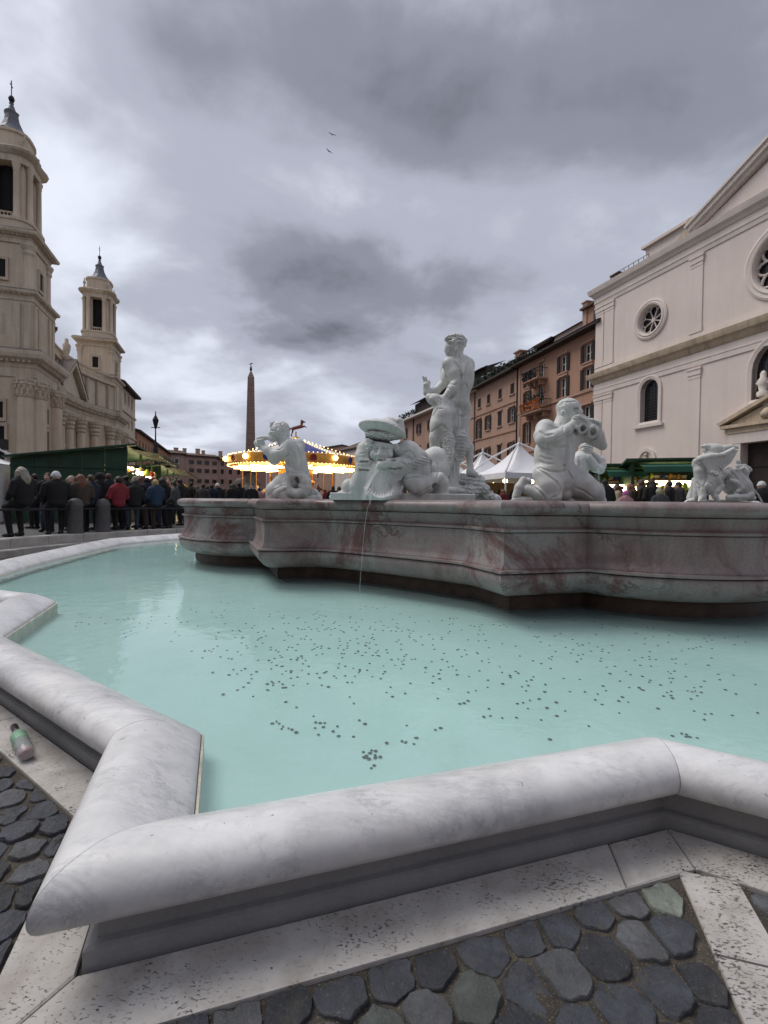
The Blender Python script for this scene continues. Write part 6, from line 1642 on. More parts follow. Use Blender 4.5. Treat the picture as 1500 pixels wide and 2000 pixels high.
mb.rings([[(a, fb(a) - 0.1, 24.9) for a in aa], [(a, fb(a) + 0.3, 24.9) for a in aa], [(a, fb(a) + 0.3, 25.2) for a in aa], [(a, fb(a) - 0.1, 25.2) for a in aa]], close=False); mb.build('balustrade', M_CREAM2, sa_ch)
NCOL = 8
for k in range(NCOL):
    a = FA0 + 1.6 + (FA1 - FA0 - 3.2) * k / (NCOL - 1); b = fb(a) + 0.55
    mb = SF.mb(); mb.lathe([(0.8, 0.4), (0.8, 1.6), (0.66, 1.8), (0.64, 12.2), (0.56, 12.9)], a, b, 14); o = mb.build('column', M_CREAM, sa_ch)
    mb = SF.mb(); mb.lathe([(0.64, 12.9), (0.8, 13.05), (0.7, 13.4), (0.95, 13.75), (0.8, 14.1), (1.08, 14.5), (1.0, 14.7), (1.15, 14.95), (1.15, 15.35)], a, b, 12, smooth=False); mb.build('capital', M_CREAM2, o)
    if k < NCOL - 1:
        am = a + (FA1 - FA0 - 3.2) / (NCOL - 1) / 2; bm_ = fb(am) + 0.06
        mb = SF.mb(); q = arch(am - 0.7, am + 0.7, 4.0, 9.5, 8)
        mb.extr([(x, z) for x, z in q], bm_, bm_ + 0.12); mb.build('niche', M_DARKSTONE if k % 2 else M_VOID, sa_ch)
        mb = SF.mb(); mb.extr([(am - 1.1, 9.7), (am + 1.1, 9.7), (am, 10.9)] if k % 2 else [(am - 1.1, 9.7), (am + 1.1, 9.7), (am + 1.1, 10.2), (am - 1.1, 10.2)], bm_, bm_ + 0.5); mb.build('window_hood', M_CREAM2, sa_ch)
# pediment over the middle of the front
pb = fb(MID) + 1.5
mb = SF.mb(); mb.extr([(MID - 5.2, 18.3), (MID + 5.2, 18.3), (MID, 22.6)], pb - 1.6, pb); ped = mb.build('pediment', M_CREAM, sa_ch)
for sg in (-1, 1):
    mb = SF.mb(); q = [(MID + sg * 5.9, 18.3), (MID, 22.9), (MID, 23.7), (MID + sg * 6.3, 18.7)]; mb.extr(q, pb - 1.5, pb + 0.8); mb.build('raking_cornice', M_CREAM2, ped)
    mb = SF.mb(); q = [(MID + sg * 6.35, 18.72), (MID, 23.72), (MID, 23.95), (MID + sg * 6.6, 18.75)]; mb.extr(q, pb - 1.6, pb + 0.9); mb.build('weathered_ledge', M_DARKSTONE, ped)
mb = SF.mb(); mb.lathe([(0.5, 23.6), (0.7, 24.2), (0.3, 24.5), (0.5, 25.2), (0.6, 26.0), (0.25, 26.5), (0.3, 26.9), (0.02, 27.2)], MID, pb - 0.6, 10); mb.build('statue_finial', M_CREAM2, sa_ch)
# nave block behind
mb = SF.mb(); mb.box(FA0 + 1, FA1 - 1, -18, -1.6, 15, 24.5); mb.build('nave_wall', M_CREAM, sa_ch)

# ------------------------------------------------------------------ wing beyond the second tower, then lower houses to the end of the piazza
def simple_facade(F, name, label, s0, s1, z1, cols, rows, w, h, mats, thick=10, roof=2.0, eave=0.9, shutters=False, group=None):
    o = F.empty(name, label, 'building', group)
    wins = []
    for c in cols:
        for r in rows: wins.append((c - w / 2, c + w / 2, r, r + h))
    wall_holes(F, rect(s0, s1, 0.3, z1), [rect(*q) for q in wins], 0.35, thick, 'wall', mats[0], o)
    for q in wins:
        mb = F.mb(); fq = lambda k, d: [(q[0] - k, d, q[2] - k), (q[1] + k, d, q[2] - k), (q[1] + k, d, q[3] + k), (q[0] - k, d, q[3] + k)]
        mb.rings([fq(0.22, 0.002), fq(0.22, 0.13), fq(0.01, 0.1), fq(0.01, -0.1)]); wo = mb.build('window', mats[1], o)
        F.mb().box(q[0], q[1], -0.35, -0.3, q[2], q[3]).build('pane', M_GLASS, wo)
        if shutters:
            sw = w * 0.45
            for a_, b_ in ((q[0] - sw, q[0] - 0.03), (q[1] + 0.03, q[1] + sw)): F.mb().box(a_, b_, 0.14, 0.19, q[2], q[3]).build('shutter', M_SHUT, wo)
    mb = F.mb(); mb.box(s0 - 0.3, s1 + 0.3, -thick, eave, z1, z1 + 0.45); mb.build('eaves', mats[2], o)
    if roof:
        mb = F.mb(); mb.add([(s0 - 0.3, eave, z1 + 0.45), (s1 + 0.3, eave, z1 + 0.45), (s1 + 0.3, -thick / 2, z1 + 0.45 + roof), (s0 - 0.3, -thick / 2, z1 + 0.45 + roof), (s0 - 0.3, -thick, z1 + 0.45), (s1 + 0.3, -thick, z1 + 0.45)], [(0, 1, 2, 3), (3, 2, 5, 4)]); mb.build('roof', M_ROOF, o)
    return o
e1 = A2 + 3.6
wz = SF.px(231, 735)[1]
sEnd = SF.px(266, 800)[0]
WG = Facade(T1 + NX * 2.6, AX, NX)
sEnd = min(max(WG.px(264, 800)[0], e1 + 10), e1 + 40)
zW = WG.px(262, 778)[1]
ow = simple_facade(WG, 'palazzo', 'cream palace wing with heavy eaves right of the farther bell tower', e1, sEnd, zW, [e1 + 2.6 + 3.6 * k for k in range(int((sEnd - e1 - 2) / 3.6))], [zW - 3.0, zW - 8.0, zW - 13.2, zW - 18], 1.2, 2.0, (M_CREAM, M_CREAM2, M_EAVE), roof=2.2, eave=1.3)
for z in (zW - 5.2, zW - 10.2): WG.mb().box(e1, sEnd, 0.002, 0.3, z, z + 0.4).build('string_course', M_CREAM2, ow)
OR = Facade(T1 + NX * 3.0 + AX * 0, AX, NX)
s2 = sEnd + 0.4; zO = OR.px(275, 848)[1]; s3 = OR.px(345, 880)[0]; s3 = min(s3, s2 + 70)
simple_facade(OR, 'house', 'orange plastered terrace of houses beyond the cream palace wing', s2, s3, zO, [s2 + 3 + 4.5 * k for k in range(int((s3 - s2 - 3) / 4.5))], [zO - 4, zO - 8.4, zO - 12.6], 1.3, 2.2, (M_ORANGE, M_TERRA2, M_EAVE), roof=1.6)
# far end: rose-coloured curved block closing the piazza
q0 = aty(330, 980, 172)[:2]; q1 = aty(470, 980, 188)[:2]; dE = (q1 - q0) / np.linalg.norm(q1 - q0); nE = np.array([dE[1], -dE[0]])
if nE @ (np.array([0, 0]) - q0) < 0: nE = -nE
FE = Facade(q0, dE, nE)
zT = FE.px(400, 893)[1]
cols_ = [FE.px(u, 920)[0] for u in (374, 389, 404, 419)]
rows_ = [FE.px(400, 908)[1], FE.px(400, 924)[1], FE.px(400, 944)[1]]
oe = simple_facade(FE, 'palazzo', 'rose plastered block with rows of square windows closing the far end', FE.px(362, 900)[0], FE.px(426, 900)[0], zT, cols_, rows_, 1.7, 1.5, (M_ROSE, M_TERRA2, M_EAVE), roof=1.2, shutters=False)
simple_facade(FE, 'palazzo', 'rose plastered block behind the obelisk foot at the far end', FE.px(426.6, 900)[0], FE.px(520, 900)[0], zT - 0.6, [FE.px(u, 920)[0] for u in (434, 450, 466, 482, 498)], [r for r in rows_], 1.2, 1.7, (surf('dusky_rose_plaster', (0.40, 0.25, 0.215), 0.88, 0.1, 0.3, 0.1, 8, 0.02, streak=0.2), M_TERRA2, M_EAVE), roof=1.5)
simple_facade(FE, 'palazzo', 'pale block next to the street lamp at the far end', FE.px(318, 900)[0], FE.px(361.5, 900)[0], zT + 0.4, [FE.px(u, 920)[0] for u in (330, 345)], [r for r in rows_], 1.2, 1.7, (M_ROSE, M_PINKT, M_EAVE), roof=1.5)
for u, w, h in ((392, 1.4, 1.6), (403, 1.0, 1.1), (437, 1.2, 1.3), (349, 1.4, 1.4), (366, 1.1, 1.4)):
    s_ = FE.px(u, 890)[0]; mb = FE.mb(); mb.box(s_ - w / 2, s_ + w / 2, -4.5, -3.4, zT + 0.5, zT + 1.6 + h); mb.box(s_ - w / 2 - 0.15, s_ + w / 2 + 0.15, -4.6, -3.3, zT + 1.6 + h, zT + 1.8 + h); mb.build('chimney', M_TERRA2, oe)
q0 = aty(520, 980, 185)[:2]; q1 = aty(640, 980, 150)[:2]; dE = (q1 - q0) / np.linalg.norm(q1 - q0); FG = Facade(q0, dE, np.array([dE[1], -dE[0]]))
simple_facade(FG, 'palazzo', 'far brownish block half hidden behind the carousel', 0, float(np.linalg.norm(q1 - q0)), FG.px(560, 896)[1], [4 + 5 * k for k in range(8)], [5, 9, 13], 1.3, 2.0, (M_TERRA2, M_PINKT, M_EAVE), roof=1.5)

# ------------------------------------------------------------------ obelisk on its rocky base
M_GRAN = surf('red_granite', (0.27, 0.175, 0.14), 0.75, 0.25, 1.5, 0.3, 8, 0.03)
ob = aty(488.5, 980, 100)
obr = empty('obelisk', (ob[0], ob[1], 0), 0.3, 'tall red granite obelisk with a bronze dove finial', 'obelisk')
zt = aty(489, 738, 100)[2]; zb = aty(488.5, 888, 100)[2]; zx = aty(489, 727, 100)[2]
w0, w1 = 0.98, 0.66
mb = MB(); mb.rings([[(sx * w, sy * w, z) for sx, sy in ((-1, -1), (1, -1), (1, 1), (-1, 1))] for w, z in ((w0, zb), (w1, zt), (0.05, zt + 1.6))], cap=(True, True)); sh_ = mb.build('shaft', M_GRAN, obr)
mb = MB()
rg = random.Random(5)
for f in range(4):
    for k in range(24):
        z = zb + 0.6 + (zt - zb - 1.2) * k / 24; w = w0 + (w1 - w0) * (z - zb) / (zt - zb) + 0.004
        for q in range(3):
            x = -0.5 + 0.5 * q + rg.uniform(-0.08, 0.08); s_ = rg.uniform(0.08, 0.2); hh = rg.uniform(0.08, 0.25)
            pts = [(x - s_, -w), (x + s_, -w)]
            c, s2_ = math.cos(f * PI / 2), math.sin(f * PI / 2)
            P_ = lambda px, py: (px * c - py * s2_, px * s2_ + py * c)
            a = P_(x - s_, -w); b = P_(x + s_, -w); mb.add([(*a, z), (*b, z), (*b, z + hh), (*a, z + hh)], [(0, 1, 2, 3)])
mb.build('carved_signs', surf('cut_granite', (0.20, 0.13, 0.105), 0.85, 0.2, 2, 0.2, 10, 0.02), sh_)
mb = MB(); mb.lathe([(0.02, zt + 1.4), (0.28, zt + 1.6), (0.2, zt + 2.1), (0.08, zt + 2.5), (0.02, zt + 3.0)], 0, 0, 8); mb.tube([(-0.35, 0, zt + 2.75), (0, 0, zt + 2.95), (0.4, 0, zt + 3.1)], [0.05, 0.14, 0.03], 6); mb.build('finial', M_IRON, obr)
mb = MB(); mb.box(-1.25, 1.25, -1.25, 1.25, zb - 0.6, zb); mb.box(-1.5, 1.5, -1.5, 1.5, zb - 3.2, zb - 0.6); mb.box(-1.8, 1.8, -1.8, 1.8, zb - 3.7, zb - 3.2); mb.build('pedestal', M_CREAM2, obr)
rk_ = SDF(0.3, 0.7)
for a in range(12):
    t_ = a * 2 * PI / 12; rr_ = random.Random(a).uniform(1.2, 2.4); rk_.ell((rr_ * math.cos(t_), rr_ * math.sin(t_), random.Random(a + 50).uniform(0.8, 5.0)), (1.1, 1.1, 1.3))
rk_.cap((0, 0, 0.6), (0, 0, zb - 3.5), 1.9, 1.3); link('rock_base', rk_.mesh('rock_base', 0.4), M_DARKSTONE, obr)

# ------------------------------------------------------------------ birds
def bird(u, v, y, span, rot, label):
    p = aty(u, v, y); mb = MB(); s_ = span / 2
    mb.tube([(0, -0.28 * s_, 0), (0, -0.1 * s_, 0.01), (0, 0.15 * s_, 0.02), (0, 0.32 * s_, 0.03)], [0.02 * s_, 0.09 * s_, 0.08 * s_, 0.02 * s_], 8)
    o = empty('gull', tuple(p), rot, label, 'bird', 'gulls in the sky')
    mb.build('body', surf('gull_body_' + str(u), (0.35, 0.35, 0.36), 0.8, 0.1, 5, 0), o)
    for sg in (-1, 1):
        mb = MB(); top = [(0, 0.14, 0.02), (sg * 0.42, 0.2, 0.22), (sg * 1.0, -0.02, 0.12)]; bot = [(0, -0.12, 0.02), (sg * 0.42, -0.04, 0.20), (sg * 1.0, -0.06, 0.115)]
        P_ = [tuple(s_ * c for c in q) for q in top + bot]; Q_ = [(x, y_, z - 0.012 * s_) for x, y_, z in P_]
        mb.add(P_ + Q_, [(0, 1, 4, 3), (1, 2, 5, 4), (6, 9, 10, 7), (7, 10, 11, 8), (0, 6, 7, 1), (1, 7, 8, 2), (3, 4, 10, 9), (4, 5, 11, 10), (2, 8, 11, 5)]); mb.build('wing', bpy.data.materials['gull_body_' + str(u)], o)
bird(649, 263, 60, 1.15, 0.5, 'upper of the two gulls gliding in the cloudy sky')
bird(643, 296, 60, 1.15, 0.9, 'lower of the two gulls gliding in the cloudy sky')

# ------------------------------------------------------------------ unseen near end of the piazza, behind the viewer: added to block low sky
for (x0, y0, x1, y1, h_, m_, lb) in ((34, -22, 6, -44, 21, M_TERRA, 'unseen terracotta palazzo behind the viewer towards the right, added to block low sky'), (6, -44, -22, -38, 22, M_ROSE, 'unseen rose palazzo behind the viewer closing the piazza, added to block low sky'), (-22, -38, -34, -4, 23, M_TERRA2, 'unseen salmon palazzo behind the viewer towards the left, added to block low sky')):
    d_ = np.array([x1 - x0, y1 - y0]); L_ = float(np.linalg.norm(d_)); n_ = np.array([d_[1], -d_[0]])
    if n_ @ (np.array([0, 5]) - np.array([x0, y0])) < 0: n_ = -n_
    simple_facade(Facade((x0, y0), d_, n_), 'palazzo', lb, 0, L_, h_, [2.5 + 4.4 * k for k in range(int((L_ - 3) / 4.4))], [4.5, 9.2, 13.8], 1.3, 2.3, (m_, M_PINKT, M_EAVE), roof=2)
# ------------------------------------------------------------------ carousel
M_GOLD = surf('gilded_boards', (0.62, 0.33, 0.07), 0.35, 0.25, 3, 0.3, 14, 0.02, metal=0.35)
M_BLUE = surf('blue_canopy_cloth', (0.045, 0.055, 0.22), 0.75, 0.15, 1.5, 0.1, 10, 0.01)
M_CLOTH = surf('white_canopy_cloth', (0.62, 0.57, 0.50), 0.75, 0.1, 1.5, 0.1, 10, 0.01)
M_BULB = glow('warm_bulbs', (1.0, 0.62, 0.22), 4.0)
M_TUBE = glow('warm_tubes', (1.0, 0.66, 0.24), 6.0)
M_RED = surf('red_paint', (0.28, 0.03, 0.025), 0.4, 0.2, 3, 0.05)
CD = 37.0
cc = aty(577, 980, CD)
zR = aty(577, 897, CD)[2]; zA = aty(582, 858, CD)[2]; RC = 125 * CD / F_PX
car = empty('carousel', (cc[0], cc[1], 0), 0.42, 'lit carousel with blue and white canopy, gilded boards and horse finial', 'carousel')
NS = 10
def pol(r, k, z, n=NS): return (r * math.cos(2 * PI * k / n), r * math.sin(2 * PI * k / n), z)
for k in range(NS):
    mb = MB(); mb.add([pol(RC, k, zR), pol(RC, k + 1, zR), pol(RC * 0.5, k + 1, zR + (zA - zR) * 0.48), pol(RC * 0.5, k, zR + (zA - zR) * 0.48), pol(0.25, k + 1, zA), pol(0.25, k, zA)], [(0, 1, 2, 3), (3, 2, 4, 5)])
    mb.build('canopy_panel', M_BLUE if k % 2 else M_CLOTH, car)
    mb = MB(); rr = []
    for r, z in ((RC + 0.02, zR - 0.62), (RC + 0.10, zR - 0.58), (RC + 0.10, zR + 0.04), (RC + 0.02, zR + 0.08)): rr.append([pol(r, k + 0.01, z), pol(r, k + 0.99, z)])
    mb.rings(rr, close=False); 
    c_ = pol(RC + 0.09, k + 0.5, zR - 0.27); o = mb.build('rounding_board', M_GOLD, car)
    mb = MB(); a_ = 2 * PI * (k + 0.5) / NS; ex = (-math.sin(a_), math.cos(a_)); n_ = (math.cos(a_), math.sin(a_))
    mb.rings([[(c_[0] + ex[0] * rr_ * math.cos(2 * PI * j / 14) + n_[0] * d_, c_[1] + ex[1] * rr_ * math.cos(2 * PI * j / 14) + n_[1] * d_, c_[2] + rr_ * math.sin(2 * PI * j / 14)) for j in range(14)] for rr_, d_ in ((0.24, 0.0), (0.24, 0.06), (0.17, 0.06), (0.15, 0.02), (0.01, 0.02))]); mb.build('roundel', M_RED if k % 2 else M_BLUE, o)
def octa(mb, p, r): 
    x, y, z = p; mb.add([(x + r, y, z), (x - r, y, z), (x, y + r, z), (x, y - r, z), (x, y, z + r), (x, y, z - r)], [(0, 2, 4), (2, 1, 4), (1, 3, 4), (3, 0, 4), (2, 0, 5), (1, 2, 5), (3, 1, 5), (0, 3, 5)])
mb = MB()
for k in range(NS):
    for j in range(15):
        f = (j + 0.5) / 15
        r = RC * (1 - f) + 0.25 * f; z = zR + (zA - zR) * (0.96 * f if f < 0.5 else 0.48 + 1.04 * (f - 0.5))
        octa(mb, pol(r, k, z + 0.07), 0.045)
tag(mb.build('rib_bulbs', M_BULB, car), kind='stuff')
mb = MB()
for k in range(NS * 10): octa(mb, pol(RC + 0.06, k, zR - 0.64, NS * 10), 0.045); octa(mb, pol(RC + 0.04, k, zR + 0.1, NS * 10), 0.035)
tag(mb.build('edge_bulbs', M_BULB, car), kind='stuff')
for k in range(NS):
    mb = MB(); p = pol(RC + 0.22, k, zR - 0.22); mb.lathe([(0.02, p[2] - 0.2), (0.15, p[2] - 0.12), (0.2, p[2]), (0.15, p[2] + 0.12), (0.02, p[2] + 0.2)], p[0], p[1], 10); mb.build('globe_lamp', M_TUBE, car)
    for k2 in (k, k + 0.5):
        mb = MB(); mb.tube([pol(1.5, k2, zR - 0.78), pol(RC - 0.3, k2, zR - 0.78)], 0.06, 6); mb.build('tube_light', M_TUBE, car)
mb = MB(); mb.rings([[pol(r, k, z, 48) for k in range(48)] for r, z in ((1.45, zR - 0.5), (RC, zR - 0.5))]); mb.build('ceiling', M_GOLD, car)
mb = MB(); mb.lathe([(1.5, 0.6), (1.5, 1.1), (1.35, 1.2), (1.35, 2.6), (1.5, 2.8), (1.35, 3.0), (1.35, zR - 0.9), (1.9, zR - 0.5)], 0, 0, 16, smooth=False); mb.build('centre_drum', M_GOLD, car)
mb = MB(); mb.lathe([(RC - 0.1, 0.38), (RC - 0.1, 0.62), (RC - 0.3, 0.64)], 0, 0, 48); mb.build('platform', M_RED, car)
mb = MB(); mb.tube([(0, 0, zA - 0.2), (0, 0, zA + 0.6)], 0.05, 8); mb.lathe([(0.3, zA - 0.05), (0.32, zA + 0.1), (0.1, zA + 0.2)], 0, 0, 10); mb.build('mast', M_GOLD, car)
def horse_mesh():
    S = SDF(0.022, 0.06)
    S.path([(-0.42, 0, 0.0), (0, 0, 0.03), (0.36, 0, 0.06)], [0.17, 0.16, 0.19]); S.path([(0.42, 0, 0.12), (0.58, 0, 0.38), (0.62, 0, 0.52)], [0.15, 0.10, 0.09]); S.path([(0.60, 0, 0.54), (0.76, 0, 0.44), (0.86, 0, 0.36)], [0.085, 0.07, 0.05]); S.cap((0.58, 0.04, 0.6), (0.58, 0.05, 0.7), 0.03, 0.015); S.cap((0.58, -0.04, 0.6), (0.58, -0.05, 0.7), 0.03, 0.015)
    for y in (0.1, -0.1): S.path([(0.42, y, -0.05), (0.72, y, 0.02 + y * 0.6), (0.86, y, -0.14)], [0.075, 0.05, 0.035], k=0.03); S.path([(-0.46, y, -0.05), (-0.56, y, -0.34), (-0.74, y, -0.55), (-0.72, y, -0.68)], [0.10, 0.06, 0.04, 0.045], k=0.03)
    S.path([(-0.55, 0, 0.08), (-0.72, 0, 0.02), (-0.82, 0, -0.2)], [0.05, 0.07, 0.03]); S.path([(0.46, 0, 0.34), (0.52, 0, 0.5), (0.56, 0, 0.62)], [0.06, 0.06, 0.05])
    return S.mesh('carousel_horse')
hm = horse_mesh()
M_HORSE = [surf('horse_white', (0.6, 0.55, 0.48), 0.4, 0.1, 4, 0), surf('horse_brown', (0.16, 0.05, 0.035), 0.4, 0.2, 4, 0)]
def with_mat(o, m):
    o.material_slots[0].link = 'OBJECT'; o.material_slots[0].material = m
    return o
hm.materials.append(M_HORSE[0])
o = link('finial_horse', hm, None, car, (0.1, 0, zA + 0.9), 0.0); with_mat(o, M_HORSE[1]); o.scale = (0.8, 0.8, 0.8); o.rotation_euler = (0, -0.25, -0.12)
for k in range(12):
    p = pol(RC * (0.86 if k % 2 else 0.6), k, 1.55 + 0.25 * math.sin(k * 2.3), 12)
    o = link('horse', hm, None, car, p, 2 * PI * k / 12 + PI / 2); with_mat(o, M_HORSE[k % 2]); 
    mb = MB(); mb.tube([(p[0], p[1], 0.62), (p[0], p[1], zR - 0.5)], 0.03, 6); mb.build('pole', M_GOLD, car)

# ------------------------------------------------------------------ market stalls
M_GREEN = surf('dark_green_boards', (0.022, 0.060, 0.036), 0.6, 0.25, 2, 0.2, 20, 0.01)
M_GREEN2 = surf('green_awning_cloth', (0.016, 0.085, 0.052), 0.75, 0.2, 1.5, 0.1, 15, 0.01)
M_AWN = surf('dark_awning_cloth', (0.016, 0.026, 0.021), 0.8, 0.2, 1.5, 0.1, 15, 0.01)
M_LAMPW = glow('stall_lamp', (1.0, 0.80, 0.45), 9.0)
M_TENT = surf('white_tent_cloth', (0.74, 0.74, 0.76), 0.7, 0.05, 1, 0.1, 8, 0.02)
M_ALU = surf('white_metal_tube', (0.66, 0.66, 0.67), 0.4, 0.05, 3, 0)
M_WOOD = surf('stall_wood', (0.20, 0.12, 0.06), 0.7, 0.25, 3, 0.2, 20, 0.01)
GOODS = [surf('goods_' + n, c, 0.6, 0.2, 6, 0.1) for n, c in (('red', (0.42, 0.03, 0.03)), ('amber', (0.55, 0.27, 0.04)), ('green', (0.10, 0.26, 0.05)), ('cream', (0.55, 0.45, 0.3)), ('blue', (0.05, 0.10, 0.32)), ('lime', (0.42, 0.5, 0.06)))]
rg2 = random.Random(31)
def goods_on(parent, F, s0, s1, d0, d1, z, n, hang=False):
    for k in range(n):
        s_ = s0 + (s1 - s0) * (k + rg2.uniform(0.1, 0.9)) / n; d_ = rg2.uniform(d0, d1); h_ = rg2.uniform(0.14, 0.32); r_ = rg2.uniform(0.08, 0.16); z_ = z - h_ if hang else z
        mb = F.mb(); mb.lathe([(r_ * 0.5, z_), (r_, z_ + h_ * 0.25), (r_ * 0.9, z_ + h_ * 0.7), (r_ * 0.3, z_ + h_ * 0.9), (r_ * 0.35, z_ + h_)], s_, d_, 8); mb.build('merchandise', GOODS[rg2.randrange(6)], parent)
def stall(F, name, label, L, D, zf, zb, side_first=True, awn=1.3, cat='market stall', awn_mat=None, group=None):
    """timber booth: x along the front, y out of the front; origin at one front corner"""
    o = F.empty(name, label, cat, group)
    nb_ = 5
    for k in range(nb_):                         # boarded side wall towards the fountain, one board panel after the other
        y0, y1 = -D + D * k / nb_ + 0.006, -D + D * (k + 1) / nb_ - 0.006
        za, zb2 = zb + (zf - zb) * k / nb_, zb + (zf - zb) * (k + 1) / nb_
        mb = F.mb(); mb.add([(0, y0, 0.4), (0, y1, 0.4), (0, y1, zb2), (0, y0, za), (0.05, y0, 0.4), (0.05, y1, 0.4), (0.05, y1, zb2), (0.05, y0, za)], [(0, 1, 2, 3), (4, 5, 6, 7), (0, 1, 5, 4), (1, 2, 6, 5), (2, 3, 7, 6), (3, 0, 4, 7)]); mb.build('side_panel', M_GREEN, o)
    mb = F.mb(); mb.box(-0.04, 0.0, -D, 0, 2.55, 2.62); mb.box(-0.04, 0, -D, 0, 1.2, 1.27); mb.build('batten', M_GREEN, o)
    mb = F.mb(); mb.box(L - 0.05, L, -D, 0, 0.4, zb); mb.build('side_panel', M_GREEN, o)
    mb = F.mb(); mb.box(0.051, L - 0.051, -D, -D + 0.05, 0.4, zb); mb.build('back_wall', M_CLOTH, o)
    mb = F.mb(); mb.add([(-0.25, 0.35, zf + 0.06), (L + 0.25, 0.35, zf + 0.06), (L + 0.25, -D - 0.2, zb + 0.0), (-0.25, -D - 0.2, zb + 0.0), (-0.25, 0.35, zf + 0.14), (L + 0.25, 0.35, zf + 0.14), (L + 0.25, -D - 0.2, zb + 0.08), (-0.25, -D - 0.2, zb + 0.08)], [(0, 1, 2, 3), (4, 5, 6, 7), (0, 1, 5, 4), (1, 2, 6, 5), (2, 3, 7, 6), (3, 0, 4, 7)]); mb.build('roof', M_GREEN, o)
    npost = max(2, int(L / 3) + 1)
    for k in range(npost):
        s_ = 0.06 + (L - 0.12) * k / (npost - 1); F.mb().box(s_ - 0.05, s_ + 0.05, -0.1, -0.001, 0.4, zf).build('post', M_GREEN, o)
    for k in range(npost - 1):
        s_, e_ = 0.2 + (L - 0.12) * k / (npost - 1), -0.05 + (L - 0.12) * (k + 1) / (npost - 1)
        mb = F.mb(); mb.add([(s_, 0.02, zf - 0.05), (e_, 0.02, zf - 0.05), (e_, awn, zf - 0.22), (s_, awn, zf - 0.22), (e_, awn + 0.03, zf - 0.42), (s_, awn + 0.03, zf - 0.42)], [(0, 1, 2, 3), (3, 2, 4, 5)]); aw = mb.build('awning', awn_mat or M_GREEN2, o)
        mb = F.mb(); mb.tube([(s_ + 0.1, awn * 0.9, zf - 0.3), (e_ - 0.1, awn * 0.9, zf - 0.3)], 0.03, 6); mb.build('awning_bar', M_ALU, aw)
        mb = F.mb(); mb.tube([(s_ + 0.2, -0.3, zf - 0.75), (e_ - 0.2, -0.3, zf - 0.75)], 0.07, 6); mb.build('tube_light', M_LAMPW, o)
        mb = F.mb(); mb.tube([(s_ + 0.2, 0.1, zf - 0.85), (e_ - 0.2, 0.1, zf - 0.85)], 0.07, 6); mb.build('tube_light', M_LAMPW, o)
        for b_ in range(3):
            mb = F.mb(); c_ = s_ + (e_ - s_) * (b_ + 0.5) / 3; mb.lathe([(0.02, zf - 1.05), (0.07, zf - 1.0), (0.07, zf - 0.92), (0.02, zf - 0.85)], c_, 0.1, 8); mb.build('bulb', M_LAMPW, o)
        F.mb().box(s_, e_, -1.0, 0.12, 1.15, 1.25).build('counter', M_WOOD, o); F.mb().box(s_, e_, 0.06, 0.12, 0.42, 1.15).build('counter_front', M_GREEN, o)
        for z_ in (1.9, 2.4): F.mb().box(s_, e_, -D + 0.06, -D + 0.4, z_, z_ + 0.04).build('shelf', M_WOOD, o); goods_on(o, F, s_, e_, -D + 0.15, -D + 0.35, z_ + 0.04, 6)
        goods_on(o, F, s_, e_, -0.7, 0.05, 1.25, 7); goods_on(o, F, s_, e_, -0.25, 0.5, zf - 0.75, 6, True)
    return o
LC = aty(248, 980, 19.3)[:2]
FL = Facade(LC, AX, NX)
stall(FL, 'market_stall', 'long dark green market stall with boarded side and lit front on the left', 6.4, 4.0, 3.45, 2.85, awn_mat=M_AWN)
FL2 = Facade(LC + AX * 7.0 + NX * 0.3, AX, NX)
stall(FL2, 'market_stall', 'second dark green market stall with flapping awnings behind the long one', 9.0, 3.6, 3.2, 2.8, awn_mat=M_AWN)
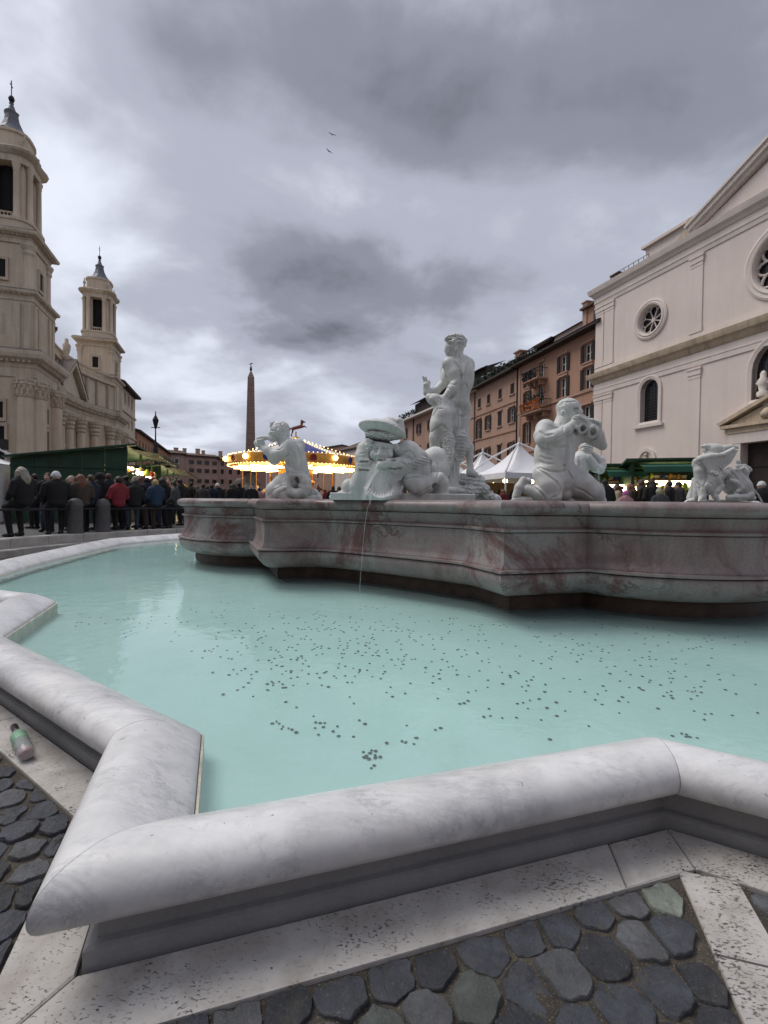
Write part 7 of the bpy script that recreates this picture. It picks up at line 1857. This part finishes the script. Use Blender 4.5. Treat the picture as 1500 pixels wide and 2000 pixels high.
# right: green awning stalls in front of the pale church
RCp = aty(1168, 980, 19.5)[:2]
dRr = np.array([0.96, -0.28])
FR1 = Facade(RCp, dRr, np.array([-0.28, -0.96]))
stall(FR1, 'market_stall', 'small green awning stall with a bright lamp right of the kneeling triton', 1.75, 2.4, 2.85, 2.5, awn=0.9)
RC2 = aty(1232, 980, 18.2)[:2]
FR2 = Facade(RC2, dRr, np.array([-0.28, -0.96]))
stall(FR2, 'market_stall', 'wider green awning stall with a glowing tube lamp beside the winged beasts', 2.6, 2.4, 2.95, 2.6, awn=1.0)
def pagoda(u, y, w, zE, zP, rz, label, lit=True, walls=()):
    p = aty(u, 980, y); o = empty('pagoda_tent', (p[0], p[1], 0), rz, label, 'tent')
    h = w / 2; n = 6
    for q in range(4):
        mb = MB(); c, s_ = math.cos(q * PI / 2), math.sin(q * PI / 2); rot = lambda x, y_: (x * c - y_ * s_, x * s_ + y_ * c); rr = []
        for k in range(n + 1):
            f = k / n; hw = h * (1 - f) + 0.08 * f; z = zE + (zP - zE) * (0.32 * f + 0.68 * f ** 2.4)
            rr.append([(*rot(-hw, -hw), z), (*rot(hw, -hw), z)])
        mb.rings(rr, close=False, smooth=True); mb.add([(*rot(-h, -h), zE), (*rot(h, -h), zE), (*rot(h, -h), zE - 0.3), (*rot(-h, -h), zE - 0.3)], [(0, 1, 2, 3)]); mb.build('roof_panel', M_TENT, o)
        mb = MB(); x, y_ = rot(-h, -h); mb.tube([(x, y_, 0.38), (x, y_, zE)], 0.045, 8); mb.build('post', M_ALU, o)
        mb = MB(); mb.tube([(x, y_, zE + 0.05), (x * 0.5, y_ * 0.5, zE + 0.66 * (zP - zE)), (0, 0, zP + 0.18)], 0.05, 8); mb.build('frame_tube', M_ALU, o)
    mb = MB(); mb.tube([(0, 0, zP - 0.2), (0, 0, zP + 0.5)], 0.04, 8); mb.build('mast', M_ALU, o)
    for q in walls:
        c, s_ = math.cos(q * PI / 2), math.sin(q * PI / 2); rot = lambda x, y_: (x * c - y_ * s_, x * s_ + y_ * c)
        mb = MB(); mb.add([(*rot(-h, -h + 0.03), 0.4), (*rot(h, -h + 0.03), 0.4), (*rot(h, -h + 0.03), zE - 0.31), (*rot(-h, -h + 0.03), zE - 0.31)], [(0, 1, 2, 3)]); mb.build('side_wall', M_TENT, o)
    if lit:
        for k in (-1, 1):
            mb = MB(); mb.lathe([(0.02, zE - 0.45), (0.12, zE - 0.4), (0.14, zE - 0.28), (0.02, zE - 0.2)], k * h * 0.4, 0, 8); mb.build('lamp', M_LAMPW, o)
        mb = MB(); mb.box(-h + 0.2, h - 0.2, -h * 0.5, -h * 0.2, 1.2, 1.3); mb.box(-h + 0.2, h - 0.2, -h * 0.5, -h * 0.46, 0.4, 1.2); mb.build('counter', M_WOOD, o)
        mb = MB(); mb.box(-h + 0.1, h - 0.1, h - 0.15, h - 0.1, 0.4, zE - 0.35); mb.build('back_board', M_WOOD, o)
    return o
pagoda(1012, 27.0, 4.3, 2.95, 4.62, 0.3, 'larger white pagoda tent with tube frame just left of the kneeling triton')
pagoda(941, 31.5, 4.2, 2.95, 4.55, 0.3, 'smaller white pagoda tent with tube frame right of the standing figure')
pagoda(885, 36, 4.0, 2.95, 4.5, 0.3, 'white tent roof partly showing behind the legs of the standing figure')
pagoda(-85, 18.6, 4.0, 2.62, 3.75, 0.28, 'white tent cut off by the left edge beside the green stall', walls=(0, 1))
mb = MB(); q_ = aty(2, 868, 20); mb.box(-0.2, 0.2, -0.15, 0.15, -0.22, 0.22); mb.lathe([(0.11, -0.001), (0.11, 0.001)], 0, 0, 8); fo = mb.build('flood_light', M_IRON, None, tuple(q_)); tag(fo, 'dark boxy floodlight above the white tent at the left edge', 'floodlight')

# ------------------------------------------------------------------ street lamp
lp = aty(303.5, 980, 45); zt_ = aty(303.5, 806, 45)[2]
la = empty('street_lamp', (lp[0], lp[1], 0), 0, 'tall dark cast iron street lamp behind the green stall', 'street lamp')
mb = MB(); mb.lathe([(0.32, 0.38), (0.34, 1.0), (0.2, 1.2), (0.16, 2.6), (0.12, 2.8), (0.1, 5.0), (0.16, 5.1), (0.13, 5.3), (0.22, 5.6), (0.24, 6.1), (0.15, 6.4), (0.2, 6.6), (0.09, 6.8), (0.065, 7.2), (0.05, zt_ - 1.4)], 0, 0, 10); mb.build('post', M_IRON, la)
mb = MB(); mb.tube([(-0.42, 0, zt_ - 1.4), (0.42, 0, zt_ - 1.4)], 0.04, 6); mb.lathe([(0.1, zt_ - 1.5), (0.16, zt_ - 1.25), (0.28, zt_ - 0.75), (0.3, zt_ - 0.7), (0.12, zt_ - 0.35), (0.05, zt_ - 0.2), (0.05, zt_), (0.01, zt_ + 0.2)], 0, 0, 8, smooth=False); mb.build('lantern', M_IRON, la)
mb = MB(); mb.box(-0.75, -0.2, -0.25, 0.25, 4.3, 4.75); mb.box(0.2, 0.8, -0.3, 0.3, 4.2, 4.9); mb.build('loudspeaker', M_IRON, la)

# ------------------------------------------------------------------ bollards and rails round the sunken ring
M_BOLL = surf('dark_stone_bollard', (0.085, 0.080, 0.085), 0.7, 0.25, 5, 0.3, 40, 0.006)
def ring_pt(u, R):
    d = ray(u, 980)[:2]; c = np.array(HC); a = d @ d; b = -2 * d @ c; c2 = c @ c - R * R
    t_ = (-b + math.sqrt(b * b - 4 * a * c2)) / (2 * a); return d * t_
def ang(p): return math.atan2(p[1] - HC[1], p[0] - HC[0])
bm_ = MB(); bm_.lathe([(0.20, 0.0), (0.20, 0.06), (0.19, 0.09), (0.18, 0.70), (0.195, 0.72), (0.195, 0.76), (0.18, 0.80), (0.15, 0.88), (0.08, 0.93), (0.01, 0.945)], 0, 0, 18)
bme = bm_.mesh('bollard'); bme.materials.append(M_BOLL)
a1, a2 = ang(ring_pt(147, 10.15)), ang(ring_pt(201, 10.15))
step = a1 - a2
angs = [a1 + step * 4.4, a1 + step * 3.2, a1, a2, a2 - step * 2.6, a2 - step * 4.2, a2 - step * 5.8, a2 - step * 7.4]
lab = ['', 'stone bollard just outside the left edge', 'dark domed stone bollard between the white cap and the brown jacket', 'dark stone bollard between the navy coat and the red jacket', 'stone bollard beside the inner basin edge', 'stone bollard behind the left lobe of the inner basin', '', '']
bp_ = [(HC[0] + 10.15 * math.cos(a), HC[1] + 10.15 * math.sin(a)) for a in angs]
for p, l_ in [list(zip(bp_, lab))[k] for k in (1, 2, 3, 5)]:
    o = link('bollard', bme, None, None, (p[0], p[1], Z_P + 0.008)); tag(o, l_, 'bollard', 'bollards round the fountain')
for k in range(1, 5):
    p, q = bp_[k], bp_[k + 1]; mb = MB(); mid_ = ((p[0] + q[0]) / 2, (p[1] + q[1]) / 2)
    mb.tube([(p[0] - mid_[0], p[1] - mid_[1], 0.66), (q[0] - mid_[0], q[1] - mid_[1], 0.66)], 0.03, 8)
    o = mb.build('rail', M_IRON, None, (mid_[0], mid_[1], Z_P)); tag(o, ('iron rail right of the ' + lab[k].replace('dark ', '').replace('stone ', '')), 'rail', 'rails between the bollards')

# ------------------------------------------------------------------ people
def skin_meshes(pose):
    """body, coat, trousers, shoes of one pose, facing +Y, feet at z=0, about 1.72 m when standing"""
    d = {}
    perch = pose == 'perch'; dz = -0.13 if perch else 0.0; ty = 0.03 if perch else 0.0
    hz = 0.80 if perch else 0.93
    S = SDF(0.016, 0.03)                     # head with face, ears and neck
    hy = 0.05 + ty; hzc = 1.585 + dz
    S.ell((0, hy, hzc), (0.077, 0.095, 0.112)); S.ell((0, hy + 0.035, hzc - 0.05), (0.058, 0.07, 0.07)); S.cap((0, hy - 0.02, hzc - 0.08), (0, hy - 0.05, hzc - 0.19), 0.055, 0.065)
    S.cap((0, hy + 0.098, hzc + 0.01), (0, hy + 0.118, hzc - 0.025), 0.010, 0.015, k=0.012)
    for x in (-1, 1):
        S.ell((x * 0.030, hy + 0.100, hzc + 0.012), (0.016, 0.014, 0.010), sub=True, k=0.012); S.ell((x * 0.080, hy - 0.005, hzc - 0.005), (0.012, 0.02, 0.03), k=0.008)
    S.ell((0, hy + 0.108, hzc - 0.062), (0.022, 0.012, 0.006), sub=True, k=0.008)
    d['body'] = S.mesh('body')
    S = SDF(0.02, 0.05)
    sh = 1.42 + dz
    S.ell((0, -0.01 + ty, sh - 0.16), (0.215, 0.145, 0.26)); S.ell((0, ty, hz + 0.14), (0.205, 0.15, 0.22)); S.cap((-0.14, ty, sh - 0.02), (0.14, ty, sh - 0.02), 0.085)
    S.ell((0, ty + 0.0, hz - 0.01), (0.20, 0.155, 0.10 if perch else 0.16)); S.torus((0, 0.005 + ty, sh + 0.055), 0.07, 0.035, nrm=(0, 0.25, 1))
    for x in (-1, 1):
        if perch: S.path([(x * 0.215, ty - 0.02, sh - 0.06), (x * 0.275, ty + 0.03, sh - 0.30), (x * 0.19, ty + 0.22, sh - 0.42)], [0.075, 0.068, 0.052], k=0.03)
        else: S.path([(x * 0.215, -0.02, sh - 0.06), (x * 0.285, -0.03, sh - 0.32), (x * 0.235, 0.10, sh - 0.50)], [0.075, 0.066, 0.052], k=0.03)
    d['coat'] = S.mesh('coat')
    S = SDF(0.02, 0.03)
    for x in (-1, 1):
        if perch: S.path([(x * 0.095, ty, hz), (x * 0.14, 0.36, hz - 0.12), (x * 0.13, 0.30, 0.12)], [0.105, 0.078, 0.055])
        else: S.path([(x * 0.09, 0, hz), (x * 0.10, 0.02, 0.5), (x * 0.11, -0.02, 0.09)], [0.10, 0.078, 0.06])
    d['trousers'] = S.mesh('trousers')
    S = SDF(0.016, 0.03)
    for x in (-1, 1):
        y0 = 0.30 if perch else -0.02; S.path([(x * 0.12, y0 - 0.03, 0.045), (x * 0.125, y0 + 0.10, 0.04), (x * 0.13, y0 + 0.18, 0.035)], [0.05, 0.05, 0.036]); S.cap((x * 0.12, y0, 0.05), (x * 0.12, y0, 0.11), 0.05)
    d['shoes'] = S.mesh('shoes', 0.0)
    for nm in ('short', 'long', 'bob', 'beanie', 'hood', 'bun'):
        S = SDF(0.015, 0.025); c = (0, hy, hzc)
        if nm == 'beanie': S.ell((0, hy - 0.01, hzc + 0.045), (0.092, 0.108, 0.100)); S.torus((0, hy - 0.005, hzc + 0.01), 0.088, 0.024, nrm=(0, 0.15, 1)); S.ell((0, hy + 0.13, hzc - 0.05), (0.07, 0.05, 0.05), sub=True, k=0.01)
        elif nm == 'hood': S.ell((0, hy - 0.03, hzc), (0.115, 0.13, 0.145)); S.cap((0, hy - 0.07, hzc - 0.12), (0, hy - 0.09, hzc - 0.2), 0.10, 0.12); S.ell((0, hy + 0.12, hzc - 0.01), (0.075, 0.10, 0.10), sub=True, k=0.02)
        else:
            S.ell((0, hy - 0.018, hzc + 0.022), (0.088, 0.102, 0.108), disp=((lambda p: 0.004 * np.sin(90 * p[..., 0]) * np.sin(40 * p[..., 2] + 2)), 0.004)); 
            if nm == 'long': S.path([(0, hy - 0.06, hzc), (0, hy - 0.095, hzc - 0.16), (0, hy - 0.11, hzc - 0.34)], [0.10, 0.115, 0.085], disp=((lambda p: 0.009 * np.sin(120 * p[..., 0] + 3 * np.sin(25 * p[..., 2]))), 0.009)); S.cap((-0.09, hy - 0.02, hzc), (-0.12, hy - 0.01, hzc - 0.28), 0.05, 0.04); S.cap((0.09, hy - 0.02, hzc), (0.12, hy - 0.01, hzc - 0.28), 0.05, 0.04)
            if nm == 'bob': S.cap((-0.05, hy - 0.03, hzc), (-0.06, hy - 0.04, hzc - 0.12), 0.07, 0.055); S.cap((0.05, hy - 0.03, hzc), (0.06, hy - 0.04, hzc - 0.12), 0.07, 0.055)
            if nm == 'bun': S.ell((0, hy - 0.11, hzc + 0.08), (0.05, 0.05, 0.05))
            S.ell((0, hy + 0.12, hzc - 0.03), (0.075, 0.085, 0.085), sub=True, k=0.02)
        d[nm] = S.mesh('hair_' + nm)
    return d
POSES = {'perch': skin_meshes('perch'), 'stand': skin_meshes('stand')}
for dd in POSES.values():
    for me in dd.values(): me.materials.append(M_IRON)
CLOTH = {}
def cloth(c, kind='cloth'):
    key = (c, kind)
    if key not in CLOTH:
        CLOTH[key] = surf('%s_%d' % (kind, len(CLOTH)), c, 0.85 if kind == 'cloth' else 0.6, 0.2, 9, 0.5 if kind == 'cloth' else 0.1, 30, 0.02)
    return CLOTH[key]
BLACK, NAVY, GREY, BROWN, RED_, BLUE_, OLIVE, PINK, WHITE_, BEIGE = (0.010, 0.0095, 0.011), (0.012, 0.016, 0.030), (0.042, 0.042, 0.046), (0.046, 0.034, 0.027), (0.17, 0.016, 0.024), (0.015, 0.032, 0.065), (0.03, 0.036, 0.02), (0.36, 0.19, 0.21), (0.55, 0.55, 0.56), (0.30, 0.24, 0.17)
H_DARK, H_BROWN, H_AUB, H_BLOND, H_GREY = (0.012, 0.009, 0.008), (0.055, 0.032, 0.02), (0.13, 0.05, 0.025), (0.38, 0.27, 0.13), (0.28, 0.25, 0.21)
JEAN = (0.04, 0.055, 0.085)
SKIN = surf('skin', (0.46, 0.28, 0.20), 0.55, 0.1, 12, 0.1)
rq = random.Random(9)
def person(xy, yaw, pose, coat, legs, hair, hcol, label, scale=1.0, group=None, z=None, shoe=BLACK, scarf=None):
    o = empty('person', (xy[0], xy[1], Z_P + 0.008 if z is None else z), yaw, label, 'person', group)
    o.scale = (scale * rq.uniform(0.96, 1.08), scale, scale); o.rotation_euler = (rq.uniform(-0.06, 0.06), rq.uniform(-0.05, 0.05), yaw)
    P_ = POSES[pose]
    for nm, m in (('body', SKIN), ('coat', cloth(coat)), ('trousers', cloth(legs)), ('shoes', cloth(shoe, 'leather'))): with_mat(link(nm, P_[nm], None, o), m)
    with_mat(link('cap' if hair == 'beanie' else 'hood' if hair == 'hood' else 'hair', P_[hair], None, o), cloth(hcol, 'hair' if hair not in ('beanie', 'hood') else 'cloth'))
    if scarf:
        mb = MB(); zz = (1.42 if pose == 'stand' else 1.29) + 0.07; yy = 0.005 if pose == 'stand' else 0.035
        mb.rings([[((0.075 + 0.035 * math.cos(2 * PI * j / 8)) * math.cos(2 * PI * i / 14), yy + (0.075 + 0.035 * math.cos(2 * PI * j / 8)) * math.sin(2 * PI * i / 14), zz + 0.035 * math.sin(2 * PI * j / 8)) for j in range(8)] for i in list(range(14)) + [0]], smooth=True); mb.build('scarf', cloth(scarf), o)
    return o
def out_yaw(p): return math.atan2(p[1] - HC[1], p[0] - HC[0]) - PI / 2
SIT = [  # u, coat, legs, hair, hair colour, label, scale, radius, pose, turn
    (52, BLACK, BLACK, 'long', H_GREY, 'person with long grey-blond hair in a black jacket sitting on the rail', 1.06, 10.1, 'perch', 0.0),
    (112, BLACK, BLACK, 'beanie', WHITE_, 'person in white knitted cap and black coat sitting on the rail', 1.03, 10.1, 'perch', -0.5),
    (138, BROWN, GREY, 'bob', H_GREY, 'person with pale grey hair standing beyond the white cap', 0.93, 11.6, 'stand', 2.6),
    (162, BROWN, BLACK, 'long', H_AUB, 'person with long reddish hair in a brown jacket sitting behind the bollard', 1.02, 10.2, 'perch', -0.3),
    (180, NAVY, BLACK, 'short', H_BROWN, 'person in navy coat sitting right of the brown jacket', 1.02, 10.35, 'perch', 0.2),
    (205, BLACK, BLACK, 'short', H_DARK, 'dark-haired person in black standing before the green stall wall', 1.03, 11.8, 'stand', 1.2),
    (230, RED_, BLACK, 'short', H_DARK, 'person in a bright red jacket sitting on the rail', 1.0, 10.15, 'perch', 0.0),
    (246, BLACK, BLACK, 'bun', H_DARK, 'person in black standing just behind the red jacket', 1.02, 12.4, 'stand', 0.5),
    (262, BLACK, JEAN, 'long', H_DARK, 'person with long black hair and pale jeans right of the red jacket', 0.98, 10.25, 'perch', -0.4),
    (281, GREY, JEAN, 'long', H_AUB, 'person with long auburn hair standing against the stall light', 1.04, 12.2, 'stand', 0.3),
    (297, RED_, BLACK, 'beanie', RED_, 'person in a red cap standing at the lit stall front', 1.02, 13.0, 'stand', 2.8),
    (305, BLUE_, BROWN, 'short', H_BLOND, 'blond person in a blue padded jacket sitting on the rail', 1.0, 10.2, 'perch', 0.1),
    (333, BLACK, BLACK, 'short', H_DARK, 'tall dark figure standing right of the lit stall', 1.06, 13.0, 'stand', 0.4),
    (348, GREY, BLACK, 'short', H_DARK, 'person in a grey jacket with pale scarf next to the inner basin', 0.98, 10.3, 'perch', 0.8),
    (345, OLIVE, BLACK, 'bob', H_BROWN, 'person in an olive green coat behind the grey jacket', 1.04, 13.6, 'stand', 0.1)]
SIT += [
    (66, GREY, BLACK, 'short', H_DARK, 'person in grey standing between the long-haired sitter and the white cap', 0.98, 13.0, 'stand', 0.4),
    (92, BLACK, JEAN, 'bob', H_BROWN, 'person in black with bobbed hair just left of the white cap', 0.96, 11.4, 'stand', 2.2),
    (150, BEIGE, BLACK, 'beanie', BEIGE, 'person in a beige cap showing between white cap and reddish hair', 0.95, 11.9, 'stand', 0.6),
    (192, BLACK, BLACK, 'hood', BLACK, 'hooded person in black in front of the stall wall', 1.0, 11.0, 'stand', 0.2),
    (217, NAVY, BLACK, 'short', H_BROWN, 'person in navy between the dark-haired one and the red jacket', 1.01, 11.2, 'stand', -0.4),
    (238, GREY, BLACK, 'long', H_BROWN, 'long-haired person in grey half behind the red jacket', 0.97, 11.1, 'stand', 0.9),
    (272, BLACK, BLACK, 'short', H_GREY, 'grey-haired person in black before the lit stall corner', 1.0, 11.5, 'stand', 1.5),
    (289, NAVY, BLACK, 'bob', H_DARK, 'dark-haired person in navy left of the red cap', 0.98, 11.3, 'stand', -0.7),
    (316, BLACK, JEAN, 'long', H_DARK, 'long-haired person in black right of the blue jacket', 0.98, 11.0, 'stand', 0.3),
    (326, BROWN, BLACK, 'short', H_BROWN, 'person in a brown coat left of the tall dark figure', 1.0, 11.6, 'stand', 2.4),
    (357, BLACK, BLACK, 'short', H_DARK, 'person in black squeezed against the inner basin edge', 1.0, 12.0, 'stand', 0.5)]
for u, c, l, h, hc, lb, sc_, R_, ps, tn in SIT:
    p = ring_pt(u, R_); person(p, out_yaw(p) + tn, ps, c, l, h, hc, lb, sc_, 'people around the fountain rail', scarf=WHITE_ if 'scarf' in lb else None)
CROWD = [  # u, depth, coat, hair, hair colour, words
    (372, 22, BLACK, 'short', H_DARK, 'left of the bearded pair, first head past the stall'), (384, 24, BEIGE, 'long', H_BROWN, 'in a beige coat with long brown hair behind the basin'), (397, 21, GREY, 'short', H_DARK, 'in a grey jacket facing away below the rose block'), (408, 26, BLACK, 'bob', H_DARK, 'in black with bobbed dark hair below the rose block'),
    (414, 21.5, NAVY, 'short', H_DARK, 'in navy just left of the white cap'), (427, 22, BLACK, 'beanie', WHITE_, 'in a white cap and black coat below the rose block'), (440, 27, OLIVE, 'short', H_BROWN, 'in olive green right of the white cap'), (455, 20, BLACK, 'long', H_DARK, 'in a black coat with long dark hair left of the obelisk'),
    (466, 20.5, BLACK, 'short', H_DARK, 'in a broad black coat directly below the obelisk'), (476, 25, BROWN, 'short', H_BROWN, 'in brown seen small between the black coats'), (490, 20, BLACK, 'short', H_DARK, 'facing us in black with a pale shirt left of the triton'), (507, 23, PINK, 'short', H_DARK, 'in a pink jacket close to the left triton'), (520, 26, BLACK, 'long', H_BROWN, 'in black partly hidden by the left triton'),
    (618, 30, BLACK, 'short', H_DARK, 'in front of the carousel right of the left triton'), (648, 24, BLACK, 'short', H_DARK, 'in black left of the marble mask group'), (659, 25, BROWN, 'bob', H_DARK, 'in brown right beside the marble mask group'), (635, 32, RED_, 'short', H_BROWN, 'in dark red before the carousel lights'),
    (985, 24, RED_, 'long', H_AUB, 'in red left of the kneeling horn blower'), (975, 27, BLACK, 'short', H_DARK, 'in black below the larger white tent'), (1002, 26, NAVY, 'bob', H_BROWN, 'in navy beside the raised foot of the horn blower'),
    (1178, 15.5, BLACK, 'short', H_DARK, 'in black just right of the horn blower'), (1190, 17, BROWN, 'long', H_BROWN, 'in brown with long hair under the small awning'), (1218, 14.5, PINK, 'beanie', (0.42, 0.09, 0.33), 'wearing a magenta knitted cap before the stalls'), (1211, 16.5, BEIGE, 'long', H_BROWN, 'in beige with long brown hair under the bright lamp'), (1236, 15.8, BROWN, 'long', H_AUB, 'with auburn hair in front of the glowing tube lamp'), (1252, 16, BROWN, 'bob', H_BROWN, 'in brown right of the glowing tube lamp'),
    (1275, 15.5, BLACK, 'long', H_DARK, 'with long black hair under the wide awning'), (1292, 14.0, GREY, 'beanie', (0.30, 0.29, 0.22), 'wearing a grey-green cap before the wide stall'), (1303, 16, BLACK, 'short', H_DARK, 'in black at the right end of the wide stall'), (1334, 15.0, BLACK, 'short', H_DARK, 'in a black jacket just left of the winged beasts'),
    (1488, 13.5, BLACK, 'beanie', (0.5, 0.5, 0.5), 'in a black coat and pale cap at the right picture edge')]
rp_ = random.Random(77)
for u, D, c, h, hc, words in CROWD:
    p = aty(u, 980, D)
    low = {1218: 0.80, 1292: 0.84, 985: 0.98, 507: 0.92}.get(u, rp_.uniform(0.96, 1.06))
    yaw = PI + 0.3 if 'facing us' in words else rp_.uniform(-1.2, 1.2)
    lb = ('person ' + words)
    person(p, yaw, 'stand', c, BLACK, h, hc, lb, low, 'crowd at the Christmas market' if False else 'crowd in the market', scarf=WHITE_ if 'pale shirt' in words else None)

# ------------------------------------------------------------------ litter: plastic bottle lying on the paving
b0_, b1_ = onz(52, 1478, 0.04), onz(24, 1413, 0.045)
bo = empty('plastic_bottle', (b0_[0], b0_[1], 0.052), math.atan2(b1_[1] - b0_[1], b1_[0] - b0_[0]), 'clear plastic bottle with green label and dark neck lying on the paving', 'bottle')
def clear_mat(name, c, a):
    m, nt, b = new_mat(name); b.inputs['Base Color'].default_value = (*c, 1); b.inputs['Alpha'].default_value = a; b.inputs['Roughness'].default_value = 0.12; return m
BL = 0.86 * float(np.linalg.norm(b1_[:2] - b0_[:2])); bo.scale = (1, 0.82, 0.82); bo.location.z = 0.05
def lx(prof, name, m, n=20):
    mb = MB(); rr = [[(x, r * math.cos(2 * PI * j / n), r * math.sin(2 * PI * j / n)) for j in range(n)] for x, r in prof]; mb.rings(rr, cap=(True, True), smooth=True); return mb.build(name, m, bo)
lx([(0.0, 0.030), (0.008, 0.043), (BL * 0.30, 0.044), (BL * 0.33, 0.041), (BL * 0.36, 0.044), (BL * 0.62, 0.043), (BL * 0.74, 0.030), (BL * 0.78, 0.018)], 'bottle_body', clear_mat('clear_plastic', (0.62, 0.66, 0.66), 0.42))
lx([(BL * 0.40, 0.0448), (BL * 0.62, 0.0445)], 'label_sleeve', surf('green_label', (0.22, 0.40, 0.27), 0.5, 0.25, 25, 0.05))
lx([(0.004, 0.026), (0.02, 0.036), (0.05, 0.036), (0.06, 0.02)], 'drink_rest', surf('pink_drink', (0.50, 0.24, 0.27), 0.3, 0.1, 10, 0))
lx([(BL * 0.78, 0.018), (BL * 0.80, 0.021), (BL * 1.0, 0.021), (BL * 1.0, 0.018)], 'neck', surf('black_neck', (0.018, 0.014, 0.014), 0.4, 0.2, 10, 0))
